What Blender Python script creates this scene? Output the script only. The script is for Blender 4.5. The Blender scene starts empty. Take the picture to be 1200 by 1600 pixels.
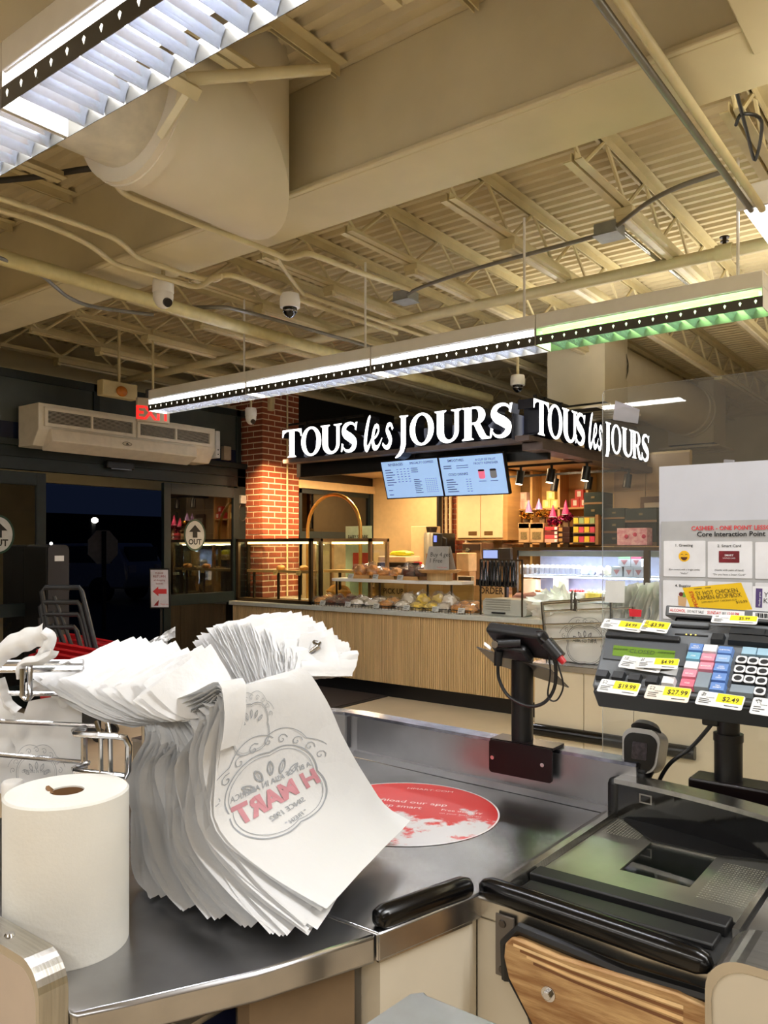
import bpy, bmesh, math, random
from mathutils import Vector, Matrix, noise
from mathutils.geometry import tessellate_polygon

random.seed(7)
SC = bpy.context.scene
COL = SC.collection
V = Vector

# ------------------------------------------------------------------ camera
F_PX, EYE, HORIZON = 1240.0, 1.5, 855.0
cam_d = bpy.data.cameras.new('camera')
cam = bpy.data.objects.new('camera', cam_d)
COL.objects.link(cam)
SC.camera = cam
cam.location = (0, 0, EYE)
YAW = math.atan2(.608, .794)
cam.rotation_euler = (math.pi / 2, 0, YAW)
cam_d.sensor_fit = 'VERTICAL'
cam_d.sensor_height = 32.0
cam_d.lens = F_PX / 1600 * 32.0
cam_d.shift_y = (HORIZON - 800) / 1600
cam_d.clip_start = .02
cam_d.clip_end = 200

# ------------------------------------------------------------------ world, exposure
W = bpy.data.worlds.new('night_sky')
SC.world = W
W.use_nodes = True
W.node_tree.nodes['Background'].inputs[0].default_value = (.010, .016, .040, 1)
W.node_tree.nodes['Background'].inputs[1].default_value = .35
SC.view_settings.view_transform = 'Standard'
SC.view_settings.look = 'None'
SC.view_settings.gamma = 1
SC.view_settings.use_curve_mapping = False
SC.view_settings.exposure = 0.0

def area(name, loc, size, power, color=(1, 1, 1), rot=(0, 0, 0), size_y=None, spread=None):
    d = bpy.data.lights.new(name, 'AREA')
    d.energy = power
    d.color = color
    d.size = size
    if size_y:
        d.shape = 'RECTANGLE'
        d.size_y = size_y
    if spread:
        d.spread = spread
    o = bpy.data.objects.new(name, d)
    o.location = loc
    o.rotation_euler = rot
    COL.objects.link(o)
    return o

WHITE = (1.0, .98, .95)
# the rows of suspended lamps over the other lanes and aisles of the shop
for yy, xs in ((-1.6, (-4.4, -1.6, 1.2)), (-4.2, (-3.6, 0.4)), (1.15, (1.6,)), (4.28, (1.2,))):
    for xx in xs:
        area('aisle_lamp', (xx, yy, 2.95), 2.4, 50, WHITE, (0, 0, 0), .25)
for xx, yy, pw_ in ((-2.0, -4.2, 14), (0.9, 3.3, 58), (-1.8, 6.2, 26), (0.2, 7.5, 30)):
    area('ceiling_fill_upward', (xx, yy, 2.98), 2.4, pw_, (1.0, .94, .82), (math.pi, 0, 0), .3)  # added upward fill to brighten beam and deck, no fixture hangs here

# ------------------------------------------------------------------ helpers
def at(px, py, X=None, Y=None, Z=None):
    """The point that the photograph shows at px,py on the plane X=, Y= or Z= of the room."""
    u = (px - 600) / F_PX
    v = (HORIZON - py) / F_PX
    dx, dy = -.608 + .794 * u, .794 + .608 * u
    t = X / dx if X is not None else Y / dy if Y is not None else (Z - EYE) / v
    return V((t * dx, t * dy, EYE + t * v))

def on_plane(px, py, O, n):
    u = (px - 600) / F_PX
    v = (HORIZON - py) / F_PX
    d = V((-.608 + .794 * u, .794 + .608 * u, v))
    e = V((0, 0, EYE))
    t = (O - e).dot(n) / d.dot(n)
    return e + d * t

def lin(c):
    return tuple((x / 255 / 12.92 if x <= 10.3 else ((x / 255 + .055) / 1.055) ** 2.4) for x in c)

MATS = {}
def M(name, rgb, rough=.5, metal=0.0, var=.08, scale=14.0, bump=0.0, bscale=60.0, spec=None, stretch=None, rgb2=None, detail=4.0, coat=0.0):
    """A surface with a little grain: colour varied by noise, optional fine relief."""
    if name in MATS:
        return MATS[name]
    m = bpy.data.materials.new(name)
    m.use_nodes = True
    nt = m.node_tree
    b = nt.nodes['Principled BSDF']
    b.inputs['Roughness'].default_value = rough
    b.inputs['Metallic'].default_value = metal
    if coat:
        b.inputs['Coat Weight'].default_value = coat
        b.inputs['Coat Roughness'].default_value = .08
    if spec is not None:
        b.inputs['Specular IOR Level'].default_value = spec
    tc = nt.nodes.new('ShaderNodeTexCoord')
    mp = nt.nodes.new('ShaderNodeMapping')
    nt.links.new(tc.outputs['Object'], mp.inputs[0])
    if stretch:
        mp.inputs['Scale'].default_value = stretch
    n = nt.nodes.new('ShaderNodeTexNoise')
    n.inputs['Scale'].default_value = scale
    n.inputs['Detail'].default_value = detail
    nt.links.new(mp.outputs[0], n.inputs[0])
    r = nt.nodes.new('ShaderNodeValToRGB')
    c = lin(rgb)
    c2 = lin(rgb2) if rgb2 else tuple(min(1, x * (1 + var)) for x in c)
    c1 = c if rgb2 else tuple(x * (1 - var) for x in c)
    r.color_ramp.elements[0].position = .35
    r.color_ramp.elements[1].position = .65
    r.color_ramp.elements[0].color = (*c1, 1)
    r.color_ramp.elements[1].color = (*c2, 1)
    nt.links.new(n.outputs[0], r.inputs[0])
    nt.links.new(r.outputs[0], b.inputs['Base Color'])
    if bump:
        n2 = nt.nodes.new('ShaderNodeTexNoise')
        n2.inputs['Scale'].default_value = bscale
        nt.links.new(mp.outputs[0], n2.inputs[0])
        bp = nt.nodes.new('ShaderNodeBump')
        bp.inputs['Strength'].default_value = bump
        bp.inputs['Distance'].default_value = .01
        nt.links.new(n2.outputs[0], bp.inputs['Height'])
        nt.links.new(bp.outputs[0], b.inputs['Normal'])
    MATS[name] = m
    return m

def EM(name, rgb, strength):
    if name in MATS:
        return MATS[name]
    m = bpy.data.materials.new(name)
    m.use_nodes = True
    nt = m.node_tree
    b = nt.nodes['Principled BSDF']
    b.inputs['Base Color'].default_value = (*lin(rgb), 1)
    b.inputs['Emission Color'].default_value = (*lin(rgb), 1)
    b.inputs['Emission Strength'].default_value = strength
    b.inputs['Roughness'].default_value = .4
    MATS[name] = m
    return m

def GLASS(name, tint=(255, 255, 255), refl=.08, rough=.02, haze=0.0):
    """A thin pane: lets light straight through, mirrors a little, more at a grazing angle."""
    if name in MATS:
        return MATS[name]
    m = bpy.data.materials.new(name)
    m.use_nodes = True
    nt = m.node_tree
    nt.nodes.clear()
    out = nt.nodes.new('ShaderNodeOutputMaterial')
    tr = nt.nodes.new('ShaderNodeBsdfTransparent')
    tr.inputs[0].default_value = (*lin(tint), 1)
    gl = nt.nodes.new('ShaderNodeBsdfGlossy')
    gl.inputs['Roughness'].default_value = rough
    fr = nt.nodes.new('ShaderNodeLayerWeight')
    fr.inputs[0].default_value = .5
    pw = nt.nodes.new('ShaderNodeMath')
    pw.operation = 'POWER'
    pw.inputs[1].default_value = 4.5
    ml = nt.nodes.new('ShaderNodeMath')
    ml.operation = 'MULTIPLY_ADD'
    ml.inputs[1].default_value = .7
    ml.inputs[2].default_value = refl * .6
    ml.use_clamp = True
    nt.links.new(fr.outputs['Facing'], pw.inputs[0])
    mx = nt.nodes.new('ShaderNodeMixShader')
    nt.links.new(pw.outputs[0], ml.inputs[0])
    nt.links.new(ml.outputs[0], mx.inputs[0])
    nt.links.new(tr.outputs[0], mx.inputs[1])
    nt.links.new(gl.outputs[0], mx.inputs[2])
    last = mx
    if haze:
        df = nt.nodes.new('ShaderNodeBsdfDiffuse')
        df.inputs[0].default_value = (.8, .8, .8, 1)
        m2 = nt.nodes.new('ShaderNodeMixShader')
        m2.inputs[0].default_value = haze
        nt.links.new(mx.outputs[0], m2.inputs[1])
        nt.links.new(df.outputs[0], m2.inputs[2])
        last = m2
    nt.links.new(last.outputs[0], out.inputs[0])
    MATS[name] = m
    return m

def FILM(name, rgb, trans=.35, gloss=.25):
    """Thin white plastic film: part of the light passes through it."""
    if name in MATS:
        return MATS[name]
    m = bpy.data.materials.new(name)
    m.use_nodes = True
    nt = m.node_tree
    nt.nodes.clear()
    out = nt.nodes.new('ShaderNodeOutputMaterial')
    b = nt.nodes.new('ShaderNodeBsdfPrincipled')
    b.inputs['Base Color'].default_value = (*lin(rgb), 1)
    b.inputs['Roughness'].default_value = .38
    t = nt.nodes.new('ShaderNodeBsdfTranslucent')
    t.inputs[0].default_value = (*lin(rgb), 1)
    mx = nt.nodes.new('ShaderNodeMixShader')
    mx.inputs[0].default_value = trans
    tc = nt.nodes.new('ShaderNodeTexCoord')
    n = nt.nodes.new('ShaderNodeTexNoise')
    n.inputs['Scale'].default_value = 22
    n.inputs['Detail'].default_value = 5
    bp = nt.nodes.new('ShaderNodeBump')
    bp.inputs['Strength'].default_value = .25
    bp.inputs['Distance'].default_value = .012
    nt.links.new(tc.outputs['Object'], n.inputs[0])
    nt.links.new(n.outputs[0], bp.inputs['Height'])
    nt.links.new(bp.outputs[0], b.inputs['Normal'])
    nt.links.new(b.outputs[0], mx.inputs[1])
    nt.links.new(t.outputs[0], mx.inputs[2])
    nt.links.new(mx.outputs[0], out.inputs[0])
    MATS[name] = m
    return m

class Frame:
    def __init__(s, O, ux, uy):
        s.O = V(O)
        s.ux = V(ux).normalized()
        s.uy = V(uy).normalized()
        s.n = s.ux.cross(s.uy).normalized()
    def p(s, x, y, z=0.0):
        return s.O + s.ux * x + s.uy * y + s.n * z

_txt = {}
def glyphs(body, bold=0.0):
    """Flat letters of the built-in font at size 1: vertices, faces, width."""
    k = (body, bold)
    if k not in _txt:
        c = bpy.data.curves.new('lettering', 'FONT')
        c.body = body
        c.size = 1.0
        c.resolution_u = 2
        c.offset = bold
        o = bpy.data.objects.new('lettering', c)
        COL.objects.link(o)
        bpy.context.view_layer.update()
        me = bpy.data.meshes.new_from_object(o.evaluated_get(bpy.context.evaluated_depsgraph_get()))
        vs = [tuple(v.co) for v in me.vertices]
        fs = [tuple(p.vertices) for p in me.polygons]
        bpy.data.objects.remove(o)
        bpy.data.meshes.remove(me)
        bpy.data.curves.remove(c)
        _txt[k] = (vs, fs, (min(v[0] for v in vs), max(v[0] for v in vs)) if vs else (0, 0))
    return _txt[k]

class MB:
    """Collects shapes and links them as ONE mesh object."""
    def __init__(s):
        s.v, s.f, s.m, s.mi = [], [], [], 0
    def add(s, vs, fs):
        o = len(s.v)
        s.v += [tuple(v) for v in vs]
        s.f += [tuple(i + o for i in f) for f in fs]
        s.m += [s.mi] * len(fs)
        return s
    def mat(s, i):
        s.mi = i
        return s
    def box(s, x0, y0, z0, x1, y1, z1):
        vs = [(x, y, z) for x in (x0, x1) for y in (y0, y1) for z in (z0, z1)]
        return s.add(vs, [(0, 1, 3, 2), (4, 6, 7, 5), (0, 4, 5, 1), (2, 3, 7, 6), (0, 2, 6, 4), (1, 5, 7, 3)])
    def fbox(s, fr, x0, y0, z0, x1, y1, z1):
        vs = [fr.p(x, y, z) for x in (x0, x1) for y in (y0, y1) for z in (z0, z1)]
        return s.add(vs, [(0, 1, 3, 2), (4, 6, 7, 5), (0, 4, 5, 1), (2, 3, 7, 6), (0, 2, 6, 4), (1, 5, 7, 3)])
    def cyl(s, p0, p1, r0, r1=None, n=12, caps=True):
        return s.tube([p0, p1], [r0, r0 if r1 is None else r1], n, caps)
    def tube(s, pts, r, n=8, caps=True):
        pts = [V(p) for p in pts]
        k = len(pts)
        rs = r if isinstance(r, (list, tuple)) else [r] * k
        vs, fs = [], []
        up = None
        for i, p in enumerate(pts):
            d = (pts[min(i + 1, k - 1)] - pts[max(i - 1, 0)])
            d = d.normalized() if d.length > 1e-9 else V((0, 0, 1))
            if up is None:
                up = V((0, 0, 1)) if abs(d.z) < .9 else V((1, 0, 0))
            a = d.cross(up)
            a = a.normalized() if a.length > 1e-6 else d.orthogonal().normalized()
            b = a.cross(d).normalized()
            up = b
            for j in range(n):
                t = 2 * math.pi * j / n
                vs.append(p + (a * math.cos(t) + b * math.sin(t)) * rs[i])
        for i in range(k - 1):
            for j in range(n):
                j2 = (j + 1) % n
                fs.append((i * n + j, i * n + j2, (i + 1) * n + j2, (i + 1) * n + j))
        if caps:
            fs.append(tuple(reversed(range(n))))
            fs.append(tuple((k - 1) * n + j for j in range(n)))
        return s.add(vs, fs)
    def lathe(s, c, prof, n=20, fr=None):
        """prof: (radius, height) pairs; axis z unless a frame gives one (its n)."""
        fr = fr or Frame(c, (1, 0, 0), (0, 1, 0))
        vs, fs = [], []
        for r, h in prof:
            for j in range(n):
                t = 2 * math.pi * j / n
                vs.append(fr.p(r * math.cos(t), r * math.sin(t), h))
        for i in range(len(prof) - 1):
            for j in range(n):
                j2 = (j + 1) % n
                fs.append((i * n + j, i * n + j2, (i + 1) * n + j2, (i + 1) * n + j))
        fs.append(tuple(reversed(range(n))))
        fs.append(tuple((len(prof) - 1) * n + j for j in range(n)))
        return s.add(vs, fs)
    def prism(s, fr, poly, z0, z1, holes=(), side=None):
        """poly: 2D outline (counter-clockwise) in the frame, from depth z0 to z1; side: material of the edge."""
        loops = [list(poly)] + [list(h) for h in holes]
        flat = [p for l in loops for p in l]
        n = len(flat)
        vs = [fr.p(x, y, z1) for x, y in flat] + [fr.p(x, y, z0) for x, y in flat]
        tri = tessellate_polygon([[V((x, y, 0)) for x, y in l] for l in loops])
        front = []
        for a, b, c in tri:
            A, B, C = flat[a], flat[b], flat[c]
            if (B[0] - A[0]) * (C[1] - A[1]) - (B[1] - A[1]) * (C[0] - A[0]) < 0:
                a, c = c, a
            front.append((a, b, c))
        s.add(vs, front + [(c + n, b + n, a + n) for a, b, c in front])
        base = len(s.v) - 2 * n
        keep = s.mi
        if side is not None:
            s.mi = side
        o = 0
        for l in loops:
            k = len(l)
            for i in range(k):
                i2 = (i + 1) % k
                s.f.append((base + o + i, base + n + o + i, base + n + o + i2, base + o + i2))
                s.m.append(s.mi)
            o += k
        s.mi = keep
        return s
    def quad(s, fr, x0, y0, x1, y1, z=0.0):
        return s.add([fr.p(x0, y0, z), fr.p(x1, y0, z), fr.p(x1, y1, z), fr.p(x0, y1, z)], [(0, 1, 2, 3)])
    def disc(s, fr, cx, cy, r, z=0.0, n=24, ry=None):
        ry = ry or r
        return s.add([fr.p(cx + r * math.cos(2 * math.pi * i / n), cy + ry * math.sin(2 * math.pi * i / n), z) for i in range(n)], [tuple(range(n))])
    def grid(s, fn, nu, nv):
        vs = [fn(i / nu, j / nv) for j in range(nv + 1) for i in range(nu + 1)]
        fs = [(j * (nu + 1) + i, j * (nu + 1) + i + 1, (j + 1) * (nu + 1) + i + 1, (j + 1) * (nu + 1) + i) for j in range(nv) for i in range(nu)]
        return s.add(vs, fs)
    def ball(s, c, rx, ry=None, rz=None, nu=12, nv=8, rot=None, lump=0.0, seed=0.0):
        ry = rx if ry is None else ry
        rz = rx if rz is None else rz
        c = V(c)
        vs, fs = [], []
        for j in range(nv + 1):
            ph = math.pi * j / nv
            for i in range(nu):
                th = 2 * math.pi * i / nu
                d = V((math.sin(ph) * math.cos(th), math.sin(ph) * math.sin(th), math.cos(ph)))
                k = 1 + (lump * noise.noise(d * 2.2 + V((seed, seed * 1.7, 0))) if lump else 0)
                p = V((d.x * rx * k, d.y * ry * k, d.z * rz * k))
                if rot is not None:
                    p = rot @ p
                vs.append(c + p)
        for j in range(nv):
            for i in range(nu):
                i2 = (i + 1) % nu
                fs.append((j * nu + i, (j + 1) * nu + i, (j + 1) * nu + i2, j * nu + i2))
        return s.add(vs, fs)
    def text(s, fr, body, x, y, size, align='l', z=.0006, sx=1.0, bold=0.0, warp=None):
        vs, fs, (a, b) = glyphs(body, bold)
        w = (b - a) * size * sx
        x0 = x - (0 if align == 'l' else w / 2 if align == 'c' else w) - a * size * sx
        pts = [(x0 + v[0] * size * sx, y + v[1] * size) for v in vs]
        return s.add([warp(px, py) if warp else fr.p(px, py, z) for px, py in pts], fs)
    def build(s, name, mats, parent=None, smooth=False, bevel=0.0, local=False, seg=2, solid=0.0, kind=None, label=None):
        off = V((0, 0, 0))
        q = parent
        while q is not None and not local:
            off += q.location
            q = q.parent
        me = bpy.data.meshes.new(name)
        vs = s.v if local or off.length == 0 else [(x - off.x, y - off.y, z - off.z) for x, y, z in s.v]
        me.from_pydata(vs, [], s.f)
        mats = mats if isinstance(mats, (list, tuple)) else [mats]
        for m in mats:
            me.materials.append(m)
        if len(mats) > 1:
            me.polygons.foreach_set('material_index', s.m)
        if smooth:
            me.shade_smooth()
            me.set_sharp_from_angle(angle=.7)
        o = bpy.data.objects.new(name, me)
        COL.objects.link(o)
        if parent is not None:
            o.parent = parent
        if bevel:
            b = o.modifiers.new('edge', 'BEVEL')
            b.width = bevel
            b.segments = seg
            b.limit_method = 'ANGLE'
            me.shade_smooth()
            me.set_sharp_from_angle(angle=.7)
        if solid:
            b = o.modifiers.new('thick', 'SOLIDIFY')
            b.thickness = solid
        if kind:
            o['kind'] = kind
        if label:
            o['label'] = label
        return o

def tag(o, label, cat, group=None):
    o['label'] = label
    o['category'] = cat
    if group:
        o['group'] = group
    return o

def thing(name, label, cat, loc=(0, 0, 0), group=None, rotz=0.0):
    o = bpy.data.objects.new(name, None)
    o.empty_display_size = .05
    COL.objects.link(o)
    o.location = loc
    o.rotation_euler = (0, 0, rotz)
    return tag(o, label, cat, group)

def struct(mb, name, mats, parent=None, **k):
    o = mb.build(name, mats, parent, **k)
    if parent is None:
        o['kind'] = 'structure'
    return o

def kids(o):
    return [c for c in COL.objects if c.parent is o]

def dup(root, loc, rotz=0.0, label=None, scale=None):
    r = root.copy()
    COL.objects.link(r)
    r.location = loc
    r.rotation_euler = (0, 0, rotz)
    if scale:
        r.scale = (scale,) * 3
    if label:
        r['label'] = label
    for ch in list(root.children):
        c = ch.copy()
        COL.objects.link(c)
        c.parent = r
        for g in list(ch.children):
            d = g.copy()
            COL.objects.link(d)
            d.parent = c
    return r

def arc(cx, cy, r, a0, a1, n=8):
    return [(cx + r * math.cos(a0 + (a1 - a0) * i / n), cy + r * math.sin(a0 + (a1 - a0) * i / n)) for i in range(n + 1)]

def rrect(x0, y0, x1, y1, r, n=4):
    h = math.pi / 2
    return arc(x1 - r, y0 + r, r, -h, 0, n) + arc(x1 - r, y1 - r, r, 0, h, n) + arc(x0 + r, y1 - r, r, h, 2 * h, n) + arc(x0 + r, y0 + r, r, 2 * h, 3 * h, n)

def smooth_path(pts, sub=6):
    pts = [V(p) for p in pts]
    out = []
    for i in range(len(pts) - 1):
        p0, p1, p2, p3 = pts[max(i - 1, 0)], pts[i], pts[i + 1], pts[min(i + 2, len(pts) - 1)]
        for k in range(sub):
            t = k / sub
            out.append(.5 * ((2 * p1) + (p2 - p0) * t + (2 * p0 - 5 * p1 + 4 * p2 - p3) * t * t + (3 * p1 - p0 - 3 * p2 + p3) * t ** 3))
    out.append(pts[-1])
    return out

# ------------------------------------------------------------------ materials
beige = M('beige_paint', (206, 193, 156), .6, var=.05, scale=3)
deck_m = M('beige_deck_paint', (202, 187, 150), .65, var=.06, scale=4)
pipe_m = M('beige_pipe_paint', (204, 190, 148), .5, var=.06, scale=9)
white_m = M('white_paint', (232, 230, 226), .45, var=.02)
cream_duct = M('cream_duct_paint', (214, 204, 180), .55, var=.04, scale=3)
grey_metal = M('grey_steel', (120, 120, 120), .35, .8, var=.1)
dark_green = M('dark_green_frame', (22, 34, 36), .45, var=.15)
black_m = M('black_powder_coat', (16, 16, 18), .38, var=.1)
black_gloss = M('black_gloss_rubber', (6, 6, 7), .2, var=.1, spec=.4)
steel = M('brushed_steel', (196, 194, 188), .26, 1.0, var=.1, scale=6, stretch=(1, 40, 1), bump=.02, bscale=8)
steel_top = M('worn_steel_top', (176, 176, 178), .27, 1.0, var=.16, scale=7, bump=.03, bscale=12, detail=8)
chrome = M('chrome', (190, 190, 192), .14, 1.0, var=.06)
cream = M('cream_laminate', (226, 214, 188), .45, var=.03, scale=5)
floor_m = M('beige_floor_tile', (196, 176, 146), .35, var=.07, scale=2.2, detail=7)
wood = M('light_oak', (196, 156, 100), .5, var=.16, scale=3, stretch=(14, 14, 1))
wood_h = M('light_oak_along', (196, 152, 96), .5, var=.16, scale=3, stretch=(1.2, 14, 14))
wall_beige = M('warm_beige_wall', (214, 186, 138), .6, var=.04)
paper = M('white_paper', (236, 236, 236), .6, var=.02)
ink = M('black_ink', (18, 18, 20), .6, var=.1)
red_ink = M('red_ink', (214, 52, 56), .55, var=.06)
glass = GLASS('clear_glass', (238, 244, 242), .06)
plexi = GLASS('clear_acrylic', (248, 250, 250), .06, .01, .025)
tube_white = EM('lit_lamp_tube', (255, 252, 246), 16)
gold = M('brass', (196, 160, 88), .28, .9, var=.06)
bronze = M('bronze_frame', (72, 58, 40), .4, .6, var=.1)

# ------------------------------------------------------------------ floor, walls, ceiling
mb = MB()
for i in range(-4, 3):
    for j in range(0, 0):
        pass
mb.box(-7.3, -7, -.1, 5, 15, 0)
struct(mb, 'floor', floor_m)
DECK, CHORD = 3.74, 3.44
# corrugated deck, flutes along X
mb = MB()
pitch, hgt = .1, .028
prof = []
y = -3.0
while y < 14.6:
    prof += [(y, DECK), (y + .035, DECK), (y + .05, DECK + hgt), (y + .085, DECK + hgt)]
    y += pitch
vs = []
for yy, zz in prof:
    vs += [(-8.1, yy, zz), (5, yy, zz)]
mb.add(vs, [(2 * i, 2 * i + 1, 2 * i + 3, 2 * i + 2) for i in range(len(prof) - 1)])
mb.box(-8.1, -7, DECK + .06, 5, 15, DECK + .1)
ceiling = struct(mb, 'ceiling', deck_m)
mb = MB()
mb.box(-8.2, -7, 2.2, -8.1, 15, DECK + .1)
mb.box(-8.1, -7, 3.12, -7.2, 15, 3.16)
struct(mb, 'wall_left_upper', beige)
struct(MB().box(5, -7, 0, 5.1, 15, DECK), 'wall_right', beige)
struct(MB().box(-7.2, 14.6, 0, 5, 14.7, DECK), 'wall_back', beige)
struct(MB().box(-8.1, -7, 0, 5, -6.9, DECK), 'wall_front', beige)

# open-web joists under the deck, each a part of the ceiling
bar_f = bar_b = None
def joist(x, y0, y1):
    global bar_f, bar_b
    mb = MB()
    for s in (-1, 1):
        mb.box(x + s * .008, y0, DECK - .006, x + s * .062, y1, DECK - .001)
        mb.box(x + s * .008, y0, DECK - .055, x + s * .014, y1, DECK - .006)
        mb.box(x + s * .008, y0 + .5, CHORD, x + s * .05, y1 - .5, CHORD + .006)
        mb.box(x + s * .008, y0 + .5, CHORD + .006, x + s * .014, y1 - .5, CHORD + .045)
    j = mb.build('bar_joist', pipe_m, ceiling)
    step = .62
    n = int((y1 - y0 - .5) / step)
    for k in range(n):
        ya = y0 + .3 + k * step
        for d in (0, 1):
            if bar_f is None or (d and bar_b is None):
                m_ = MB()
                a, b = ((0, 0, DECK - .03), (0, step / 2, CHORD + .02)) if d == 0 else ((0, step / 2, CHORD + .02), (0, step, DECK - .03))
                m_.cyl(a, b, .012, n=6)
                o = m_.build('web_bar', pipe_m, j, local=True)
                if d == 0:
                    bar_f = o
                else:
                    bar_b = o
            else:
                o = (bar_f if d == 0 else bar_b).copy()
                COL.objects.link(o)
                o.parent = j
            o.location = (x, ya, 0)
    return j
JX = [-1.67 - .745 * k for k in range(9)]
for x in JX + [-.92]:
    joist(x, 3.24, 13.4)
for x in JX[:6] + [-.92]:
    joist(x, -.4, 2.8)

# box beams
mb = MB()
mb.box(-8.1, 2.83, 3.22, 5, 3.21, DECK)
mb.box(-8.1, 2.80, 3.22, 5, 2.83, 3.245)
struct(mb, 'trim_1', beige, bevel=.006)
struct(MB().box(-.66, -3, 3.213, -.12, 2.98, DECK - .02), 'trim_2', beige, bevel=.006)

# ------------------------------------------------------------------ shopfront: doors under a dark green header
XW = -7.15
mb = MB()
mb.box(XW - .06, -2, 2.22, XW, 6.62, 2.34)
mb.box(XW - .03, -2, 2.34, XW, 6.62, 2.44)
mb.box(XW - .06, -2, 2.44, XW + .03, 6.62, 2.50)
mb.box(XW - .10, -2, 0, XW - .04, 1.2, 3.14)
for yy in (3.0, 4.55, 6.45):
    mb.box(XW - .06, yy, 2.5, XW, yy + .07, 3.14)
mb.box(XW - .06, -2, 3.06, XW, 6.62, 3.14)
mb.box(XW - .06, 6.46, 0, XW, 6.60, 2.5)
struct(mb, 'wall_left', dark_green, bevel=.004)
upper_pane = M('slate_panel', (66, 74, 74), .35, var=.2, scale=3)
mb = MB().box(XW - .04, -2, 2.5, XW - .025, 6.5, 2.66)
mb.mat(1).box(XW - .04, -2, 2.66, XW - .02, 6.5, 3.06)
struct(mb, 'window_1', [M('blue_night_glass', (26, 34, 60), .1, var=.3, scale=2), upper_pane])

def door_leaf(name, y0, y1, xo, label_letters):
    d = MB()
    d.box(xo - .025, y0, .02, xo + .025, y0 + .09, 2.2)
    d.box(xo - .025, y1 - .09, .02, xo + .025, y1, 2.2)
    d.box(xo - .025, y0 + .09, 2.08, xo + .025, y1 - .09, 2.2)
    d.box(xo - .025, y0 + .09, .02, xo + .025, y1 - .09, .22)
    d.box(xo - .025, y0 + .09, .86, xo + .025, y1 - .09, .98)
    o = struct(d, name, dark_green, bevel=.003)
    MB().box(xo - .004, y0 + .09, .98, xo + .004, y1 - .09, 2.08).build('pane', GLASS('door_glass', (120, 128, 128), .34), o)
    MB().box(xo - .004, y0 + .09, .22, xo + .004, y1 - .09, .86).build('pane', MATS['door_glass'], o)
    if label_letters is not None:
        yc, zc = label_letters
        fr = Frame((xo + .006, yc, zc), (0, 1, 0), (0, 0, 1))
        g = MB().disc(fr, 0, 0, .152, .001, 32, .178).build('decal_rim', M('green_decal', (20, 64, 44), .5), o)
        MB().disc(fr, 0, 0, .132, .002, 32, .158).build('decal_disc', M('white_decal', (206, 208, 208), .5), o)
        a = MB().add([fr.p(x, y, .003) for x, y in ((-.033, -.03), (.033, -.03), (.033, .035), (.085, .035), (0, .115), (-.085, .035), (-.033, .035))], [(0, 1, 2, 6), (3, 4, 5)])
        a.text(fr, 'OUT', 0, -.105, .085, 'c', .003, 1.0, .03)
        a.build('decal_arrow', ink, o)
    return o
door_leaf('door_1', 5.36, 6.44, XW + .03, (at(304, 836, X=XW + .03).y, at(304, 836, X=XW + .03).z))
door_leaf('door_2', 2.72, 4.03, XW - .0, (at(0, 835, X=XW).y - .02, at(0, 835, X=XW).z))
mb = MB()
mb.box(XW + .0, 4.66, 2.30, XW + .07, 4.98, 2.38)
t = thing('motion_sensor', 'black motion sensor bar on the header over the open doorway', 'sensor', (XW, 4.8, 2.3))
mb.build('housing', black_m, t, bevel=.012)
MB().box(XW + .06, 4.7, 2.292, XW + .074, 4.94, 2.306).build('lens', M('smoked_lens', (60, 60, 66), .1), t)
t = thing('door_side_stickers', 'yellow warning sticker on the edge of the OUT door', 'sticker', (XW + .06, 5.4, 1.0))
MB().box(XW + .056, 5.38, 1.02, XW + .060, 5.43, 1.14).build('sticker', M('yellow_sticker', (226, 190, 30), .5), t)

# ------------------------------------------------------------------ the dark car park outside
mb = MB().box(-60, -30, -.12, -7.3, 40, -.06)
struct(mb, 'ground_outside', M('night_asphalt', (34, 35, 38), .8, var=.2, scale=2))
carpaint = M('pale_car_paint', (150, 156, 172), .3, .3, var=.05)
car_glass = M('dark_car_glass', (10, 12, 16), .1)
def suv(name, loc, rotz, label):
    t = thing(name, label, 'car', loc, None, rotz)
    fr = Frame((0, -.9, 0), (1, 0, 0), (0, 0, 1))
    body = [(-2.2, .4), (2.2, .4), (2.3, .8), (2.2, 1.0), (1.2, 1.1), (.5, 1.65), (-1.9, 1.68), (-2.25, 1.1), (-2.3, .7)]
    MB().prism(fr, body, -1.8, 0).build('body', carpaint, t, bevel=.06, local=True)
    g = MB()
    for s in (.005, -1.805):
        g.prism(fr, [(-1.8, 1.12), (1.0, 1.12), (.45, 1.58), (-1.7, 1.6)], s - .003, s + .003)
    g.box(-2.22, -.7, 1.15, -2.05, .7, 1.58)
    g.build('window_band', car_glass, t, local=True)
    for x in (-1.4, 1.4):
        for yv in (-.92, .72):
            MB().cyl((x, yv, .36), (x, yv + .2, .36), .36, n=18).build('wheel', black_m, t, local=True, smooth=True)
    for yv in (-.8, .5):
        MB().box(-2.32, yv, .85, -2.24, yv + .3, 1.05).build('rear_lamp', M('car_lamp', (200, 190, 190), .2), t, local=True)
suv('car', (-21.5, 13.2, -.06), math.radians(200), 'pale grey car parked close outside the open doorway')
suv('car', (-30, 17.2, -.06), math.radians(170), 'pale grey car parked farther out behind the round sign')
t = thing('octagonal_road_sign', 'back of an octagonal road sign on a dark post outside the doorway', 'road sign', (-13.2, 7.9, -.06))
c = at(161, 855, X=-13.2)
fr = Frame(c, (0, 1, 0), (0, 0, 1))
MB().prism(fr, [(.34 * math.cos(math.pi / 8 + i * math.pi / 4), .34 * math.sin(math.pi / 8 + i * math.pi / 4)) for i in range(8)], -.005, .005).build('plate', M('bare_aluminium', (176, 178, 182), .5, .2), t)
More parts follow.
